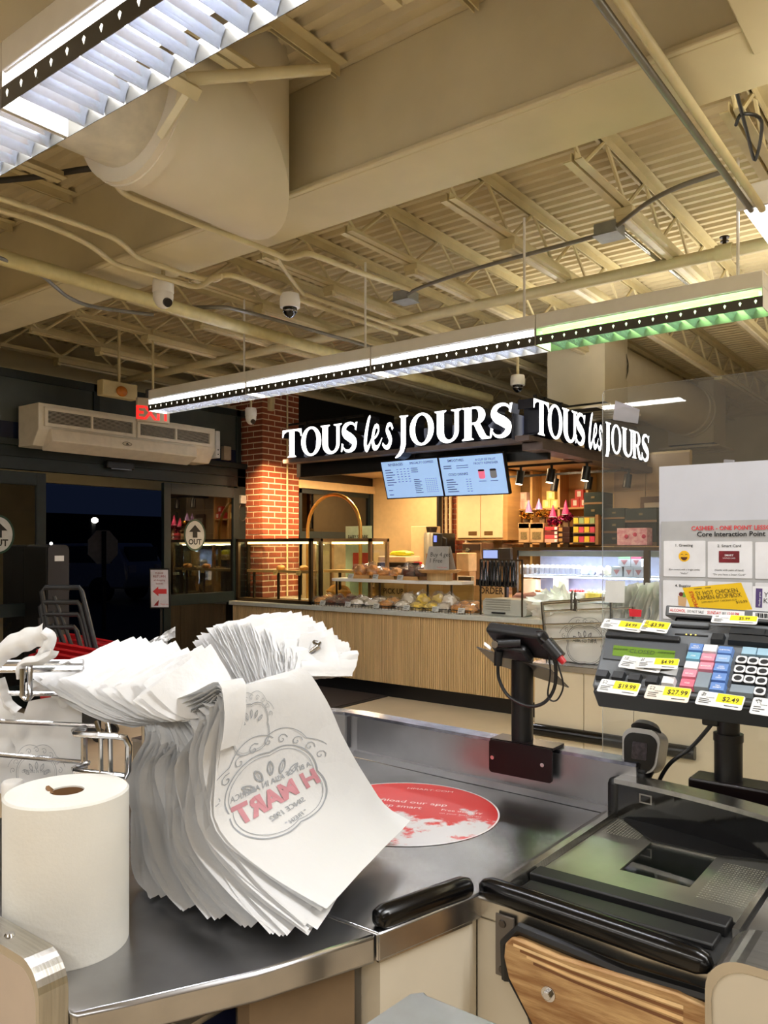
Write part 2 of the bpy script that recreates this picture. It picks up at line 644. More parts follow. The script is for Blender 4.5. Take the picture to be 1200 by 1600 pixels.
MB().box(c.x + .006, c.y - .035, -.06, c.x + .05, c.y + .035, c.z + .3).build('post', M('dark_post', (24, 26, 28), .6), t)
lampglow = EM('distant_lamp', (255, 250, 235), 10)
for (px, py, X, r, nm, lb) in ((148, 813, -40, .22, 'street_lamp', 'bright lamp on a low wall light far across the dark car park'),
                     (116, 876, -30, .13, 'headlamp', 'lowest of three small headlamps glowing in the dark car park'),
                     (132, 871, -30, .13, 'headlamp', 'middle of three small headlamps glowing in the dark car park'),
                     (147, 856, -30, .15, 'headlamp', 'headlamp glowing beside the octagonal sign outside')):
    p = at(px, py, X=X)
    t = thing(nm, lb, 'lamp', (p.x, p.y, -.06))
    MB().ball(p, .1, r, r * .7, 10, 6).build('bulb', lampglow, t, smooth=True)
    MB().box(p.x - .3, p.y - .12, -.06, p.x - .1, p.y + .12, p.z + .1).build('stand', M('dark_post', (24, 26, 28), .6), t)
d_ = bpy.data.lights.new('outdoor_fill_light', 'POINT')  # added fill to bring out sign and cars, no lamp is mounted here
d_.energy = 30
d_.shadow_soft_size = .3
o = bpy.data.objects.new('outdoor_fill_light', d_)
o.location = (-7.75, 8.6, 3.0)
COL.objects.link(o)
struct(MB().box(-59, -30, -.1, -58.5, 60, 4.2), 'trim_3', M('dark_tree_line', (12, 14, 14), .9, var=.3, scale=.4))

# ------------------------------------------------------------------ brick column
brick_m = M('red_brick', (140, 70, 44), .8, var=.24, scale=5, bump=.25, bscale=70)
mortar = M('mortar', (226, 206, 178), .9, var=.1, scale=30)
CX, CY0, CW = -6.86, 6.59, .622
c0 = struct(MB().box(CX - CW, CY0 + .003, 0, CX - .003, CY0 + CW, 3.44), 'wall_column', mortar)
H, BL, J = .0550, .197, .0137
bx = MB().box(-.05, 0, 0, 0, BL, H).build('brick', brick_m, c0)
bx_half = MB().box(-.05, 0, 0, 0, .0947, H).build('brick', brick_m, c0)
by = MB().box(-BL, 0, 0, 0, .05, H).build('brick', brick_m, c0)
by_half = MB().box(-.0947, 0, 0, 0, .05, H).build('brick', brick_m, c0)
def put(src, x, y, z, first=[]):
    if src.name in first:
        o = src.copy()
        COL.objects.link(o)
    else:
        o = src
        first.append(src.name)
    o.location = (x, y, z)
k = 0
z = .90
while z < 3.40:
    if k % 2 == 0:
        for q in range(3):
            put(bx, CX + random.uniform(-.001, .002), CY0 + q * (BL + J), z)
        put(by_half, CX - .052, CY0 - random.uniform(0, .002), z)
        put(by, CX - .052 - .0947 - J, CY0 - random.uniform(0, .002), z)
        put(by, CX - .052 - .0947 - 2 * J - BL, CY0, z)
    else:
        put(bx_half, CX, CY0, z)
        for q in range(2):
            put(bx, CX + random.uniform(-.001, .002), CY0 + .0947 + J + q * (BL + J), z)
        put(bx_half, CX, CY0 + .0947 + J + 2 * (BL + J), z)
        put(by, CX - .052, CY0 - random.uniform(0, .002), z)
        put(by, CX - .052 - BL - J, CY0, z)
    z += H + J
    k += 1
mb = MB().tube([(CX + .018, CY0 + .40, .9), (CX + .018, CY0 + .40, 3.4)], .011, 8)
t = tag(mb.build('conduit', pipe_m, smooth=True), 'thin pale conduit running up the front of the brick column', 'pipe')
t = thing('junction_box', 'small beige electrical box high on the brick column', 'electrical box', (CX, CY0 + .1, 3.1))
MB().box(CX, CY0 + .08, 3.13, CX + .05, CY0 + .15, 3.30).build('box', pipe_m, t, bevel=.004)
MB().box(CX + .05, CY0 + .085, 3.135, CX + .054, CY0 + .145, 3.295).build('cover', pipe_m, t)

# ------------------------------------------------------------------ suspended louvred lamps
blade_m = M('louvre_blade_mirror', (205, 214, 236), .22, .9, var=.05)
inner_white = M('lamp_reflector', (240, 242, 246), .4, var=.01)
slot_glow = EM('louvre_slot_glow', (255, 250, 235), 2.2)
def strip_lamp(x0, x1, yc, z0, label, group, power=34, color=(.99, .99, .98), tube=None, slot=None, hang=None, w=.095):
    t = thing('louvred_strip_lamp', label, 'lamp', ((x0 + x1) / 2, yc, z0), group)
    hs = MB().box(x0 + .002, yc - w, z0 + .10, x1 - .002, yc + w, z0 + .18)
    hs.build('housing', white_m if tube is None else white_m, t, bevel=.004)
    ri = MB()
    ri.box(x0 + .01, yc - .088, z0 + .094, x1 - .01, yc + .088, z0 + .0995)
    ri.build('reflector', inner_white, t)
    for s in (-1, 1):
        MB().cyl((x0 + .03, yc + s * .055, z0 + .078), (x1 - .03, yc + s * .055, z0 + .078), .014, n=10).build('tube', tube or tube_white, t, smooth=True)
    for s in (-1, 1):
        st = MB().box(x0 + .004, yc + s * w - .001, z0, x1 - .004, yc + s * w + .001, z0 + .055)
        o = st.build('side_strip', M('louvre_side', (86, 84, 78), .4, .5), t)
        sl = MB()
        n = 17
        for i in range(n):
            x = x0 + (i + .5) * (x1 - x0) / n
            fr = Frame((x, yc + s * (w + .0015), z0 + .03), (s * -1.0, 0, 0), (0, 0, 1))
            sl.add([fr.p(*q) for q in ((0, -.011), (.007, .004), (0, .011), (-.007, .004))], [(0, 1, 2, 3)])
        sl.build('slot', slot or slot_glow, o, kind='stuff')
    nb = 13
    bl = None
    for i in range(1, nb):
        x = x0 + i * (x1 - x0) / nb
        if bl is None:
            pr = [(0, 0), (.0035, .010), (.010, .026), (.024, .045), (-.024, .045), (-.010, .026), (-.0035, .010)]
            fr = Frame((0, 0, 0), (1, 0, 0), (0, 0, 1))
            m_ = MB()
            vs = [(a, -w + .003, b) for a, b in pr] + [(a, w - .003, b) for a, b in pr]
            n = len(pr)
            m_.add(vs, [(k, k + n, (k + 1) % n + n, (k + 1) % n) for k in range(n)] + [tuple(range(n)), tuple(reversed(range(n, 2 * n)))])
            bl = m_.build('louvre_blade', blade_m, t, local=True)
            o = bl
        else:
            o = bl.copy()
            COL.objects.link(o)
        o.location = (x - (x0 + x1) / 2, 0, 0)
    for xe in (x0 + .004, x1 - .008):
        MB().box(xe, yc - w, z0, xe + .004, yc + w, z0 + .1).build('end_plate', white_m, t)
    if hang:
        for xh in hang:
            MB().cyl((xh, yc, z0 + .18), (xh, yc, CHORD + .03), .008, n=8).build('hanger_rod', white_m, t, smooth=True)
    a = area('strip_lamp_light', ((x0 + x1) / 2, yc, z0 + .06), x1 - x0 - .08, power, color, (0, 0, 0), .15)
    return t
G2 = 'louvred lamps in the long row over the next lane'
g_tube = EM('green_lamp_tube', (140, 232, 96), 5.0)
g_slot = EM('green_slot_glow', (228, 255, 214), 1.6)
labs = ['louvred lamp with green tinted glow at the near end of the long row', 'third white louvred lamp of the long row, beside the green one',
        'middle white louvred lamp of the long row over the next lane', 'white louvred lamp at the far end of the row beside the EXIT sign']
for k in range(4):
    x1 = -.88 - 1.22 * k
    if k == 0:
        strip_lamp(x1 - 1.22, x1, 4.28, 2.67, labs[k], G2, 14, (.55, 1.0, .42), g_tube, g_slot, (x1 - .14,))
    else:
        strip_lamp(x1 - 1.22, x1, 4.28, 2.67, labs[k], G2, 30, hang=(x1 - .12,))
G1 = 'louvred lamps over the checkout'
labs = ['louvred strip lamp over the checkout, whole mirrored louvre in view above the towel roll', 'louvred strip lamp whose end just shows beyond a joint over the checkout']
for k, x1 in enumerate((-.88, -2.10)):
    strip_lamp(x1 - 1.22, x1, 1.155, 2.67, labs[k], G1, 17)
area('strip_lamp_light', (.3, 1.155, 2.72), 1.1, 17, (.94, .97, 1.0), (0, 0, 0), .15)

# bare twin-tube lamp near the sprinkler pipe
t = thing('bare_tube_lamp', 'bare twin tube lamp glowing white under a joist by the conduits', 'lamp', (-.93, 4.4, 3.2))
MB().box(-1.0, 4.20, 3.235, -.86, 6.7, 3.29).build('channel', white_m, t, bevel=.004)
for x in (-.975, -.885):
    MB().cyl((x, 4.28, 3.205), (x, 6.62, 3.205), .019, n=10).build('tube', EM('bare_lamp_tube', (255, 254, 250), 9), t, smooth=True)
MB().box(-1.0, 4.18, 3.17, -.86, 4.21, 3.27).build('lamp_holder', white_m, t)
for yy in (4.6, 6.2):
    MB().box(-.95, yy, 3.29, -.91, yy + .03, CHORD).build('hanger', white_m, t)

# unlit strip lamps under the joists
strip_first = None
ORD = ['first', 'second', 'third', 'fourth', 'fifth', 'sixth', 'seventh', 'eighth', 'ninth']
for k, x in enumerate(JX):
    for q in range(2):
        y0 = 4.42 + q * 2.46
        lab = f'unlit beige strip lamp on the {ORD[k]} joist from the bare tube lamp, {("beam", "far")[q]} end'
        if strip_first is None:
            t = thing('ceiling_strip_lamp', lab, 'lamp', (0, 0, 0), 'unlit strip lamps under the joists')
            m_ = MB().box(-.055, 0, -.045, .055, 2.42, 0)
            m_.build('channel', pipe_m, t, local=True, bevel=.004)
            MB().box(-.018, .03, -.062, .018, 2.39, -.045).build('tube_cover', M('pale_cover', (222, 210, 180), .35), t, local=True)
            for yy in (.0, 2.38):
                MB().box(-.04, yy, -.075, .04, yy + .035, -.045).build('lamp_holder', pipe_m, t, local=True)
            t.location = (x, y0, CHORD)
            strip_first = t
        else:
            dup(strip_first, (x, y0, CHORD), 0, lab)

# ------------------------------------------------------------------ round supply duct with mitred elbow
DX, DZ, DR, DY = -2.84, 3.37, .345, 2.42
t = thing('supply_duct', 'large round cream duct with an elbow rising beside the ceiling beam', 'duct', (DX, 1.6, DZ - DR))
def ring(n, f):
    return [f(2 * math.pi * i / n) for i in range(n)]
n = 40
def tube_between(f0, f1, n=40):
    vs = [f0(2 * math.pi * i / n) for i in range(n)] + [f1(2 * math.pi * i / n) for i in range(n)]
    return vs, [(i, i + n, (i + 1) % n + n, (i + 1) % n) for i in range(n)]
hz = lambda y, r: (lambda a: (DX + r * math.cos(a), y, DZ + r * math.sin(a)))
mit = lambda a: (DX + DR * math.cos(a), DY - DR * math.sin(a), DZ + DR * math.sin(a))
top = lambda a: (DX + DR * math.cos(a), DY - DR * math.sin(a), DECK + .02)
MB().add(*tube_between(hz(2.02, DR), mit)).add(*tube_between(mit, top)).build('elbow', cream_duct, t, smooth=True)
MB().add(*tube_between(hz(-.6, DR - .03), hz(1.62, DR - .03))).add(*tube_between(hz(1.62, DR - .03), hz(1.62, DR - .055))).build('straight_run', cream_duct, t, smooth=True)
MB().add(*tube_between(hz(1.62, DR - .055), hz(2.0, DR - .055))).build('connector', M('cream_connector', (196, 186, 160), .5, var=.1), t, smooth=True)
mb = MB()
for y0, y1, r in ((1.985, 2.035, DR + .012), (1.955, 1.985, DR + .004), (1.60, 1.63, DR - .024)):
    mb.add(*tube_between(hz(y0, r), hz(y1, r)))
    mb.add(*tube_between(hz(y1, r), hz(y1, DR - .06)))
    mb.add(*tube_between(hz(y0, DR - .06), hz(y0, r)))
mb.build('seam_ring', cream_duct, t, smooth=True)
p0, p1 = at(287, 124, Z=3.15), at(512, 108, Z=3.45)
t = tag(MB().cyl(p0, p1, .022, n=10).build('brace_pipe', pipe_m, smooth=True), 'beige brace pipe running from the duct bracket to a ceiling joist', 'pipe')
t = thing('duct_bracket', 'angled steel strap bracket beneath the round cream duct', 'bracket', at(285, 130, Z=3.12))
MB().tube([at(255, 116, Z=3.12), at(308, 146, Z=3.12)], .03, 4).build('arm', pipe_m, t)
MB().tube([at(294, 146, Z=3.12), at(252, 212, Z=3.06)], .018, 4).build('strap', pipe_m, t)

# ------------------------------------------------------------------ drop ducts with diffusers past the counter
def drop_box(x0, x1, y0, y1, zb, label):
    t = thing('drop_duct', label, 'duct', ((x0 + x1) / 2, (y0 + y1) / 2, zb), 'square drop ducts with slatted diffusers')
    MB().box(x0, y0, zb + .06, x1, y1, DECK).build('casing', cream_duct, t)
    mb = MB()
    cx, cy = (x0 + x1) / 2, (y0 + y1) / 2
    for k in range(5):
        r = .40 - k * .072
        fr = Frame((cx, cy, zb + .014 * k), (1, 0, 0), (0, 1, 0))
        o = [(-r, -r), (r, -r), (r, r), (-r, r)]
        i_ = [(q[0] * (r - .038) / r, q[1] * (r - .038) / r) for q in o]
        MB().prism(fr, o, 0, .02, [i_]).build('diffuser_ring', cream_duct, t)
    MB().box(cx - .3, cy - .3, zb + .055, cx + .3, cy + .3, zb + .059).build('diffuser_throat', black_m, t)
    return t
p = at(945, 622, Z=2.93)
drop_box(p.x - .60, p.x, p.y, p.y + .6, 2.84, 'square drop duct with slatted diffuser just above the second shop sign')
drop_box(p.x - .60, p.x, p.y + 3.75, p.y + 4.35, 2.84, 'farther square drop duct with slatted diffuser seen through the acrylic screen')
cy = p.y + .55
t = thing('round_link_duct', 'round cream duct joining the two square drop ducts', 'duct', (p.x - .3, cy + 1.5, 3.0))
f0 = lambda y, r: (lambda a: (p.x - .3 + r * math.cos(a), y, 3.33 + r * math.sin(a)))
MB().add(*tube_between(f0(cy, .33), f0(cy + 3.2, .33))).build('run', cream_duct, t, smooth=True)
mb = MB()
for q in (cy + 2.9, cy + 3.12):
    mb.add(*tube_between(f0(q, .35), f0(q + .03, .35))).add(*tube_between(f0(q, .31), f0(q, .35)))
mb.build('seam_ring', cream_duct, t, smooth=True)
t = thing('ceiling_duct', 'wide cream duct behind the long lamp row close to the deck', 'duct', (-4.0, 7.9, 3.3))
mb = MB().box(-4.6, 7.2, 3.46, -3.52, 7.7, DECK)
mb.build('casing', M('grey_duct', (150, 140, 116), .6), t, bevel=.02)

# ------------------------------------------------------------------ pipes and conduits
def pipe(name, label, cat, pts, r, m=None, sub=5, group=None):
    o = MB().tube(smooth_path(pts, sub) if sub else pts, r, 10).build(name, m or pipe_m, smooth=True)
    return tag(o, label, cat, group)
Z1 = 3.13
pa = [at(-30, 407, Z=Z1)] + [at(x, y, Z=Z1) for x, y in ((120, 446), (300, 492), (450, 531), (540, 562))]
pipe('water_pipe', 'thick yellowish pipe crossing under the beam from the shopfront side', 'pipe', [V((-4.42, pa[0].y, Z1)), V((-4.40, 5.4, Z1)), V((-4.36, 7.6, Z1))], .045, M('yellowish_pipe', (206, 194, 142), .45, var=.08), 0)
pipe('cable_bundle', 'grey cable sagging along the thick yellowish pipe', 'cable', [at(x, y, Z=Z1 - .02) for x, y in ((-20, 395), (60, 428), (85, 447), (110, 466), (150, 480), (240, 492))], .012, M('grey_cable', (120, 120, 120), .5))
pipe('electrical_conduit', 'upper of two bent conduits strapped under the beam', 'pipe', [at(x, y, Z=3.16) for x, y in ((-20, 303), (80, 336), (165, 366), (192, 382), (215, 402), (250, 415), (300, 432), (335, 437), (352, 430), (380, 436), (460, 466), (620, 521))], .016, group='bent conduits under the beam')
pipe('electrical_conduit', 'lower of two bent conduits strapped under the beam', 'pipe', [at(x, y, Z=3.14) for x, y in ((-20, 322), (60, 347), (120, 372), (150, 390), (178, 411), (210, 422), (255, 434), (300, 447), (318, 445), (332, 435), (347, 432))], .016, group='bent conduits under the beam')
pipe('electrical_conduit', 'bent conduit dropping from the round duct and crossing the beam', 'pipe', [at(x, y, Z=3.16) for x, y in ((172, 262), (178, 278), (192, 300), (230, 318), (300, 346), (420, 392), (445, 403), (465, 400), (480, 396), (500, 402), (560, 425), (640, 452))], .016)
pipe('electrical_conduit', 'straight conduit running from the beam toward the far ceiling', 'pipe', [at(x, y, Z=3.3) for x, y in ((432, 404), (470, 455), (485, 463), (560, 490), (690, 535))], .014, group='far conduits')
pipe('electrical_conduit', 'grey conduit crossing behind the small dome camera', 'pipe', [at(x, y, Z=3.2) for x, y in ((262, 482), (340, 480), (375, 485), (460, 508), (600, 548))], .014, M('grey_conduit', (126, 122, 112), .4, .3))
pipe('electrical_conduit', 'flexible grey conduit arching between two ceiling junction boxes', 'pipe', [at(x, y, Z=3.36) for x, y in ((628, 466), (660, 448), (760, 415), (930, 369), (965, 352), (1010, 318), (1060, 292), (1130, 268))], .013, M('grey_conduit', (126, 122, 112), .4, .3))
pipe('electrical_conduit', 'pale conduit crossing under the beam toward the bare tube lamp', 'pipe', [V((-.90, 1.2, 3.17)), V((-.90, 4.25, 3.17))], .018, sub=0)
pipe('electrical_conduit', 'dark flexible conduit tied beside the pale one under the beam', 'pipe', [V((-.945, 1.2, 3.165)), V((-.948, 2.4, 3.16)), V((-.943, 4.22, 3.165))], .014, M('grey_conduit', (126, 122, 112), .4, .3))
pipe('electrical_conduit', 'bare steel conduit running beside a strip lamp toward the far duct', 'pipe', [at(968, 357, Z=3.40), at(1085, 452, Z=3.40), at(1180, 520, Z=3.40)], .014, M('bare_conduit', (190, 190, 184), .25, .8), 0)
pipe('sprinkler_pipe', 'straight beige sprinkler pipe crossing under the far joists', 'pipe', [V((-8, 5.28, 3.36)), V((3, 5.28, 3.36))], .04, sub=0)
t = thing('fire_sprinkler', 'small dark sprinkler head standing on the beige sprinkler pipe', 'sprinkler', at(1132, 392, Y=5.28))
c = at(1132, 392, Y=5.28)
MB().cyl((c.x - .05, 5.28, 3.36), (c.x + .05, 5.28, 3.36), .052, n=14).build('clamp', pipe_m, t, smooth=True)
MB().cyl((c.x, 5.28, 3.40), (c.x, 5.28, 3.45), .012).cyl((c.x, 5.28, 3.45), (c.x, 5.28, 3.458), .03).cyl((c.x, 5.28, 3.425), (c.x, 5.28, 3.432), .026).build('head', M('dark_bronze_head', (58, 44, 34), .4, .6), t)
for (px, py, lb) in ((952, 362, 'square grey junction box at the corner of the flexible conduit'), (634, 465, 'small grey junction box where the flexible conduit ends')):
    c = at(px, py, Z=3.36)
    t = thing('ceiling_junction_box', lb, 'electrical box', c)
    MB().box(c.x - .07, c.y - .07, 3.33, c.x + .07, c.y + .07, 3.40).build('box', M('galvanised_box', (150, 152, 148), .4, .5), t, bevel=.006)
    MB().box(c.x - .075, c.y - .075, 3.325, c.x + .075, c.y + .075, 3.331).build('cover', M('galvanised_box', (150, 152, 148), .4, .5), t)
pipe('hanging_cable', 'loose black cables looping around the joist end by the bare lamp', 'cable', [at(x, y, Z=3.4) for x, y in ((1150, 140), (1168, 210), (1180, 250), (1190, 190), (1160, 178), (1150, 195))], .008, black_m)
pipe('hanging_cable', 'dark cables sagging across the ceiling beneath the round duct', 'cable', [at(x, y, Z=3.5) for x, y in ((-20, 284), (60, 276), (120, 266), (175, 258), (230, 240))], .016, M('dark_cable', (52, 48, 42), .6))

# ------------------------------------------------------------------ dome cameras
def dome(px, py, Z, D, label, bullet, sc=1.0):
    c = at(px, py, Z=Z)
    t = thing('dome_camera', label, 'security camera', c)
    d = (V((0, 0, 0)) - V((c.x, c.y, 0))).normalized()
    r = .066 * sc
    MB().lathe(c, [(r * .9, .03), (r, .0), (r, -.055 * sc), (r * .94, -.06 * sc)], 24).build('base', white_m, t, smooth=True)
    MB().box(c.x - .009, c.y - .009, Z + .02, c.x + .009, c.y + .009, Z + D).build('mount', pipe_m, t)
    if bullet:
        e = MB().ball(c + V((0, 0, -.075 * sc)), r * .95, r * .95, r * 1.25, 20, 12)
        h = e.build('eye', white_m, t, smooth=True)
        side = V((-d.y, d.x, 0))
        q = c + V((0, 0, -.10 * sc)) + (d * .8 + side * .45 + V((0, 0, -.5))).normalized() * r * .93
        nn = (d * .8 + side * .45 + V((0, 0, -.55))).normalized()
        MB().cyl(q - nn * .012, q + nn * .008, r * .42, n=18).build('lens', M('camera_lens', (40, 34, 32), .15), h, smooth=True)
    else:
        MB().ball(c + V((0, 0, -.062 * sc)), r * .72, r * .72, r * .95, 20, 12).build('bubble', M('smoked_bubble', (12, 12, 14), .06), t, smooth=True)
        MB().tube([c + V((r * .70 * math.cos(a), r * .70 * math.sin(a), -.085 * sc)) for a in [i * math.pi / 8 for i in range(17)]], .004, 6).build('bubble_ring', chrome, t, smooth=True)
dome(255, 443, 3.14, .08, 'white turret camera under the beam beside the thick pipe', True)
dome(453, 467, 3.13, .05, 'white dome camera with a smoked bubble under the conduits', False)
dome(392, 642, 2.98, .77, 'white turret camera beside the top of the brick column', True, .95)
dome(809, 592, 3.02, .73, 'white dome camera hanging beyond the lamp row above the shop sign', False)

# ------------------------------------------------------------------ air curtain over the doors
AX = -6.78
y0, y1 = 3.72, 5.86
zt, zb = 2.86, 2.49
zt = at(78, 631, X=AX).z
zb = at(310, 724, X=AX).z
y0, y1 = at(60, 640, X=AX).y, at(336, 690, X=AX).y
t = thing('air_curtain', 'long off white air curtain unit with louvred grilles above the doorway', 'air curtain', (AX, (y0 + y1) / 2, zb))
mb = MB()
fr = Frame((0, y0, 0), (1, 0, 0), (0, 0, 1))
prof = [(XW + .02, zb + .02), (AX - .10, zb + .02), (AX, zb + .16), (AX, zt), (XW + .02, zt)]
vs = [(x, y0, z) for x, z in prof] + [(x, y1, z) for x, z in prof]
mb.add(vs, [(k, k + 5, (k + 1) % 5 + 5, (k + 1) % 5) for k in range(5)] + [tuple(range(5)), tuple(reversed(range(5, 10)))])
hv = M('air_curtain_paint', (222, 216, 204), .45, var=.05)
mb.build('casing', hv, t, bevel=.006)
zg0, zg1 = zb + .19, zt - .035
L = y1 - y0 - .1
for g in range(2):
    ya = y0 + .05 + g * (L / 2 + .008)
    yb = ya + L / 2 - .02
    fr = Frame((AX + .002, ya, zg0), (0, 1, 0), (0, 0, 1))
    w_, h_ = yb - ya, zg1 - zg0
    o = MB().prism(fr, [(0, 0), (w_, 0), (w_, h_), (0, h_)], 0, .022, [[(.03, .03), (w_ - .03, .03), (w_ - .03, h_ - .03), (.03, h_ - .03)]]).fbox(fr, w_ / 2 - .01, .03, 0, w_ / 2 + .01, h_ - .03, .02).build('grille_frame', hv, t)
    MB().quad(fr, .03, .03, w_ - .03, h_ - .03, .001).build('grille_back', M('grille_dark', (30, 28, 27), .6), t)
    base = None
    for k in range(9):
        zz = .036 + k * (h_ - .07) / 8.6
        if base is None:
            base = MB().fbox(fr, .03, 0, .008, w_ - .03, .0028, .013).build('slat', hv, o)
            s_ = base
        else:
            s_ = base.copy()
            COL.objects.link(s_)
        s_.location = base.location + V((0, 0, 0 if s_ is base else zz - .036))
        if s_ is base:
            s_.location = (0, 0, .036)
            base_z = .036
        else:
            s_.location = (0, 0, zz)
mb = MB()
vs = [(AX - .12, y0 + .1, zb - .02), (AX + .05, y0 + .1, zb + .06), (AX + .03, y0 + .1, zb + .17), (AX - .12, y0 + .1, zb + .17)]
vs += [(x, y1 - .28, z) for x, _, z in vs]
mb.add(vs, [(k, k + 4, (k + 1) % 4 + 4, (k + 1) % 4) for k in range(4)] + [(0, 1, 2, 3), (7, 6, 5, 4)])
mb.build('lower_cover', M('air_curtain_cover', (228, 220, 208), .4, var=.05), t, bevel=.008)
yc = at(198, 699, X=AX + .04).y
fr = Frame((AX + .047, yc, zb + .11), (0, 1, 0), (-.18, 0, 1))
MB().disc(fr, 0, 0, .055, .002, 24, .022).build('badge', M('badge_grey', (120, 112, 100), .4), t)
MB().disc(fr, 0, 0, .047, .003, 24, .016).build('badge_face', M('badge_face', (206, 196, 180), .4), t)
MB().add([fr.p(-.02, -.008, .004), fr.p(.02, -.008, .004), fr.p(0, .012, .004)], [(0, 1, 2)]).build('badge_mark', ink, t)
MB().box(AX - .2, y1 + .002, zb + .08, AX + .015, y1 + .06, zt - .02).build('control_box', M('control_box_paint', (200, 200, 202), .4), t, bevel=.004)
for q in (.12, .17):
    MB().cyl((AX + .014, y1 + .03, zb + q), (AX + .02, y1 + .03, zb + q), .007, n=10).build('indicator', black_m, t)
t = thing('wall_switch_box', 'small grey box on the dark wall beside the air curtain', 'electrical box', (XW, 6.28, 2.52))
MB().box(XW, 6.2, 2.52, XW + .06, 6.31, 2.68).build('box', M('switch_box', (150, 140, 128), .5), t, bevel=.006)
t = thing('door_plug_loop', 'grey plug with a hanging loop of cable beside the brick column', 'plug', (XW, 6.5, 2.0))
MB().box(XW, 6.47, 2.02, XW + .05, 6.56, 2.12).build('plug', M('plug_grey', (140, 140, 142), .4), t, bevel=.006)
MB().tube([(XW + .03, 6.515 + .06 * math.sin(a), 1.92 - .11 * math.cos(a)) for a in [math.pi * i / 8 for i in range(-8, 9)]], .005, 6).build('cable_loop', M('dark_cable', (52, 48, 42), .6), t, smooth=True)

# ------------------------------------------------------------------ EXIT sign, emergency lamp
c = at(240, 643, X=-6.1)
fr = Frame(c, V((.36, .933, 0)), (0, 0, 1))
t = thing('exit_sign', 'EXIT sign with red letters half hidden behind the end of the lamp row', 'sign', (c.x, c.y, c.z - .12))
MB().fbox(fr, -.15, -.10, -.05, .15, .12, 0).build('box', M('exit_box', (206, 196, 180), .45), t, bevel=.008)
MB().text(fr, 'EXIT', 0, -.075, .17, 'c', .002, .92, .03).build('lettering', EM('exit_red', (232, 40, 36), 1.1), t)
MB().fbox(fr, -.06, .12, -.05, .06, .20, 0).build('mount', M('dark_mount', (56, 58, 62), .5), t)
MB().tube([fr.p(-.02, .10, .02), fr.p(.03, -.02, .08)], .02, 6).build('lamp_arm', M('exit_arm', (150, 140, 120), .5), t)
MB().tube([fr.p(0, .2, -.02), fr.p(0, .75, -.02)], .012, 6).build('hanger', pipe_m, t)
c = at(188, 612, X=-6.6)
t = thing('alarm_bell_box', 'small box with an orange lens under a joist near the EXIT sign', 'alarm', (c.x, c.y, c.z - .1))
MB().box(c.x - .08, c.y - .2, c.z - .06, c.x + .02, c.y + .18, c.z + .09).build('box', pipe_m, t, bevel=.01)
MB().ball((c.x + .025, c.y, c.z), .03, .06, .05, 14, 8).build('lens', M('orange_lens', (200, 120, 40), .25), t, smooth=True)
MB().box(c.x - .03, c.y - .01, c.z + .09, c.x - .01, c.y + .01, DECK).build('hanger', pipe_m, t)

# ------------------------------------------------------------------ bakery: letters of the shop sign
def ell(cx, cy, rx, ry, a0=0.0, a1=360.0, n=28):
    return [(cx + rx * math.cos(math.radians(a0 + (a1 - a0) * i / n)), cy + ry * math.sin(math.radians(a0 + (a1 - a0) * i / n))) for i in range(n + (0 if a1 - a0 == 360 else 1))]

def stroke(pts, ws, sub=6):
    c = smooth_path([V((p[0], p[1], 0)) for p in pts], sub)
    k = len(c)
    L, R = [], []
    for i, p in enumerate(c):
        d = (c[min(i + 1, k - 1)] - c[max(i - 1, 0)]).normalized()
        nn = V((-d.y, d.x, 0))
        f = i / (k - 1) * (len(ws) - 1)
        j = min(int(f), len(ws) - 2)
        w = ws[j] + (ws[j + 1] - ws[j]) * (f - j)
        L.append((p.x + nn.x * w, p.y + nn.y * w))
        R.append((p.x - nn.x * w, p.y - nn.y * w))
    poly = R + L[::-1]
    return poly

def ccw(poly):
    a = sum(poly[i][0] * poly[(i + 1) % len(poly)][1] - poly[(i + 1) % len(poly)][0] * poly[i][1] for i in range(len(poly)))
    return poly if a > 0 else poly[::-1]

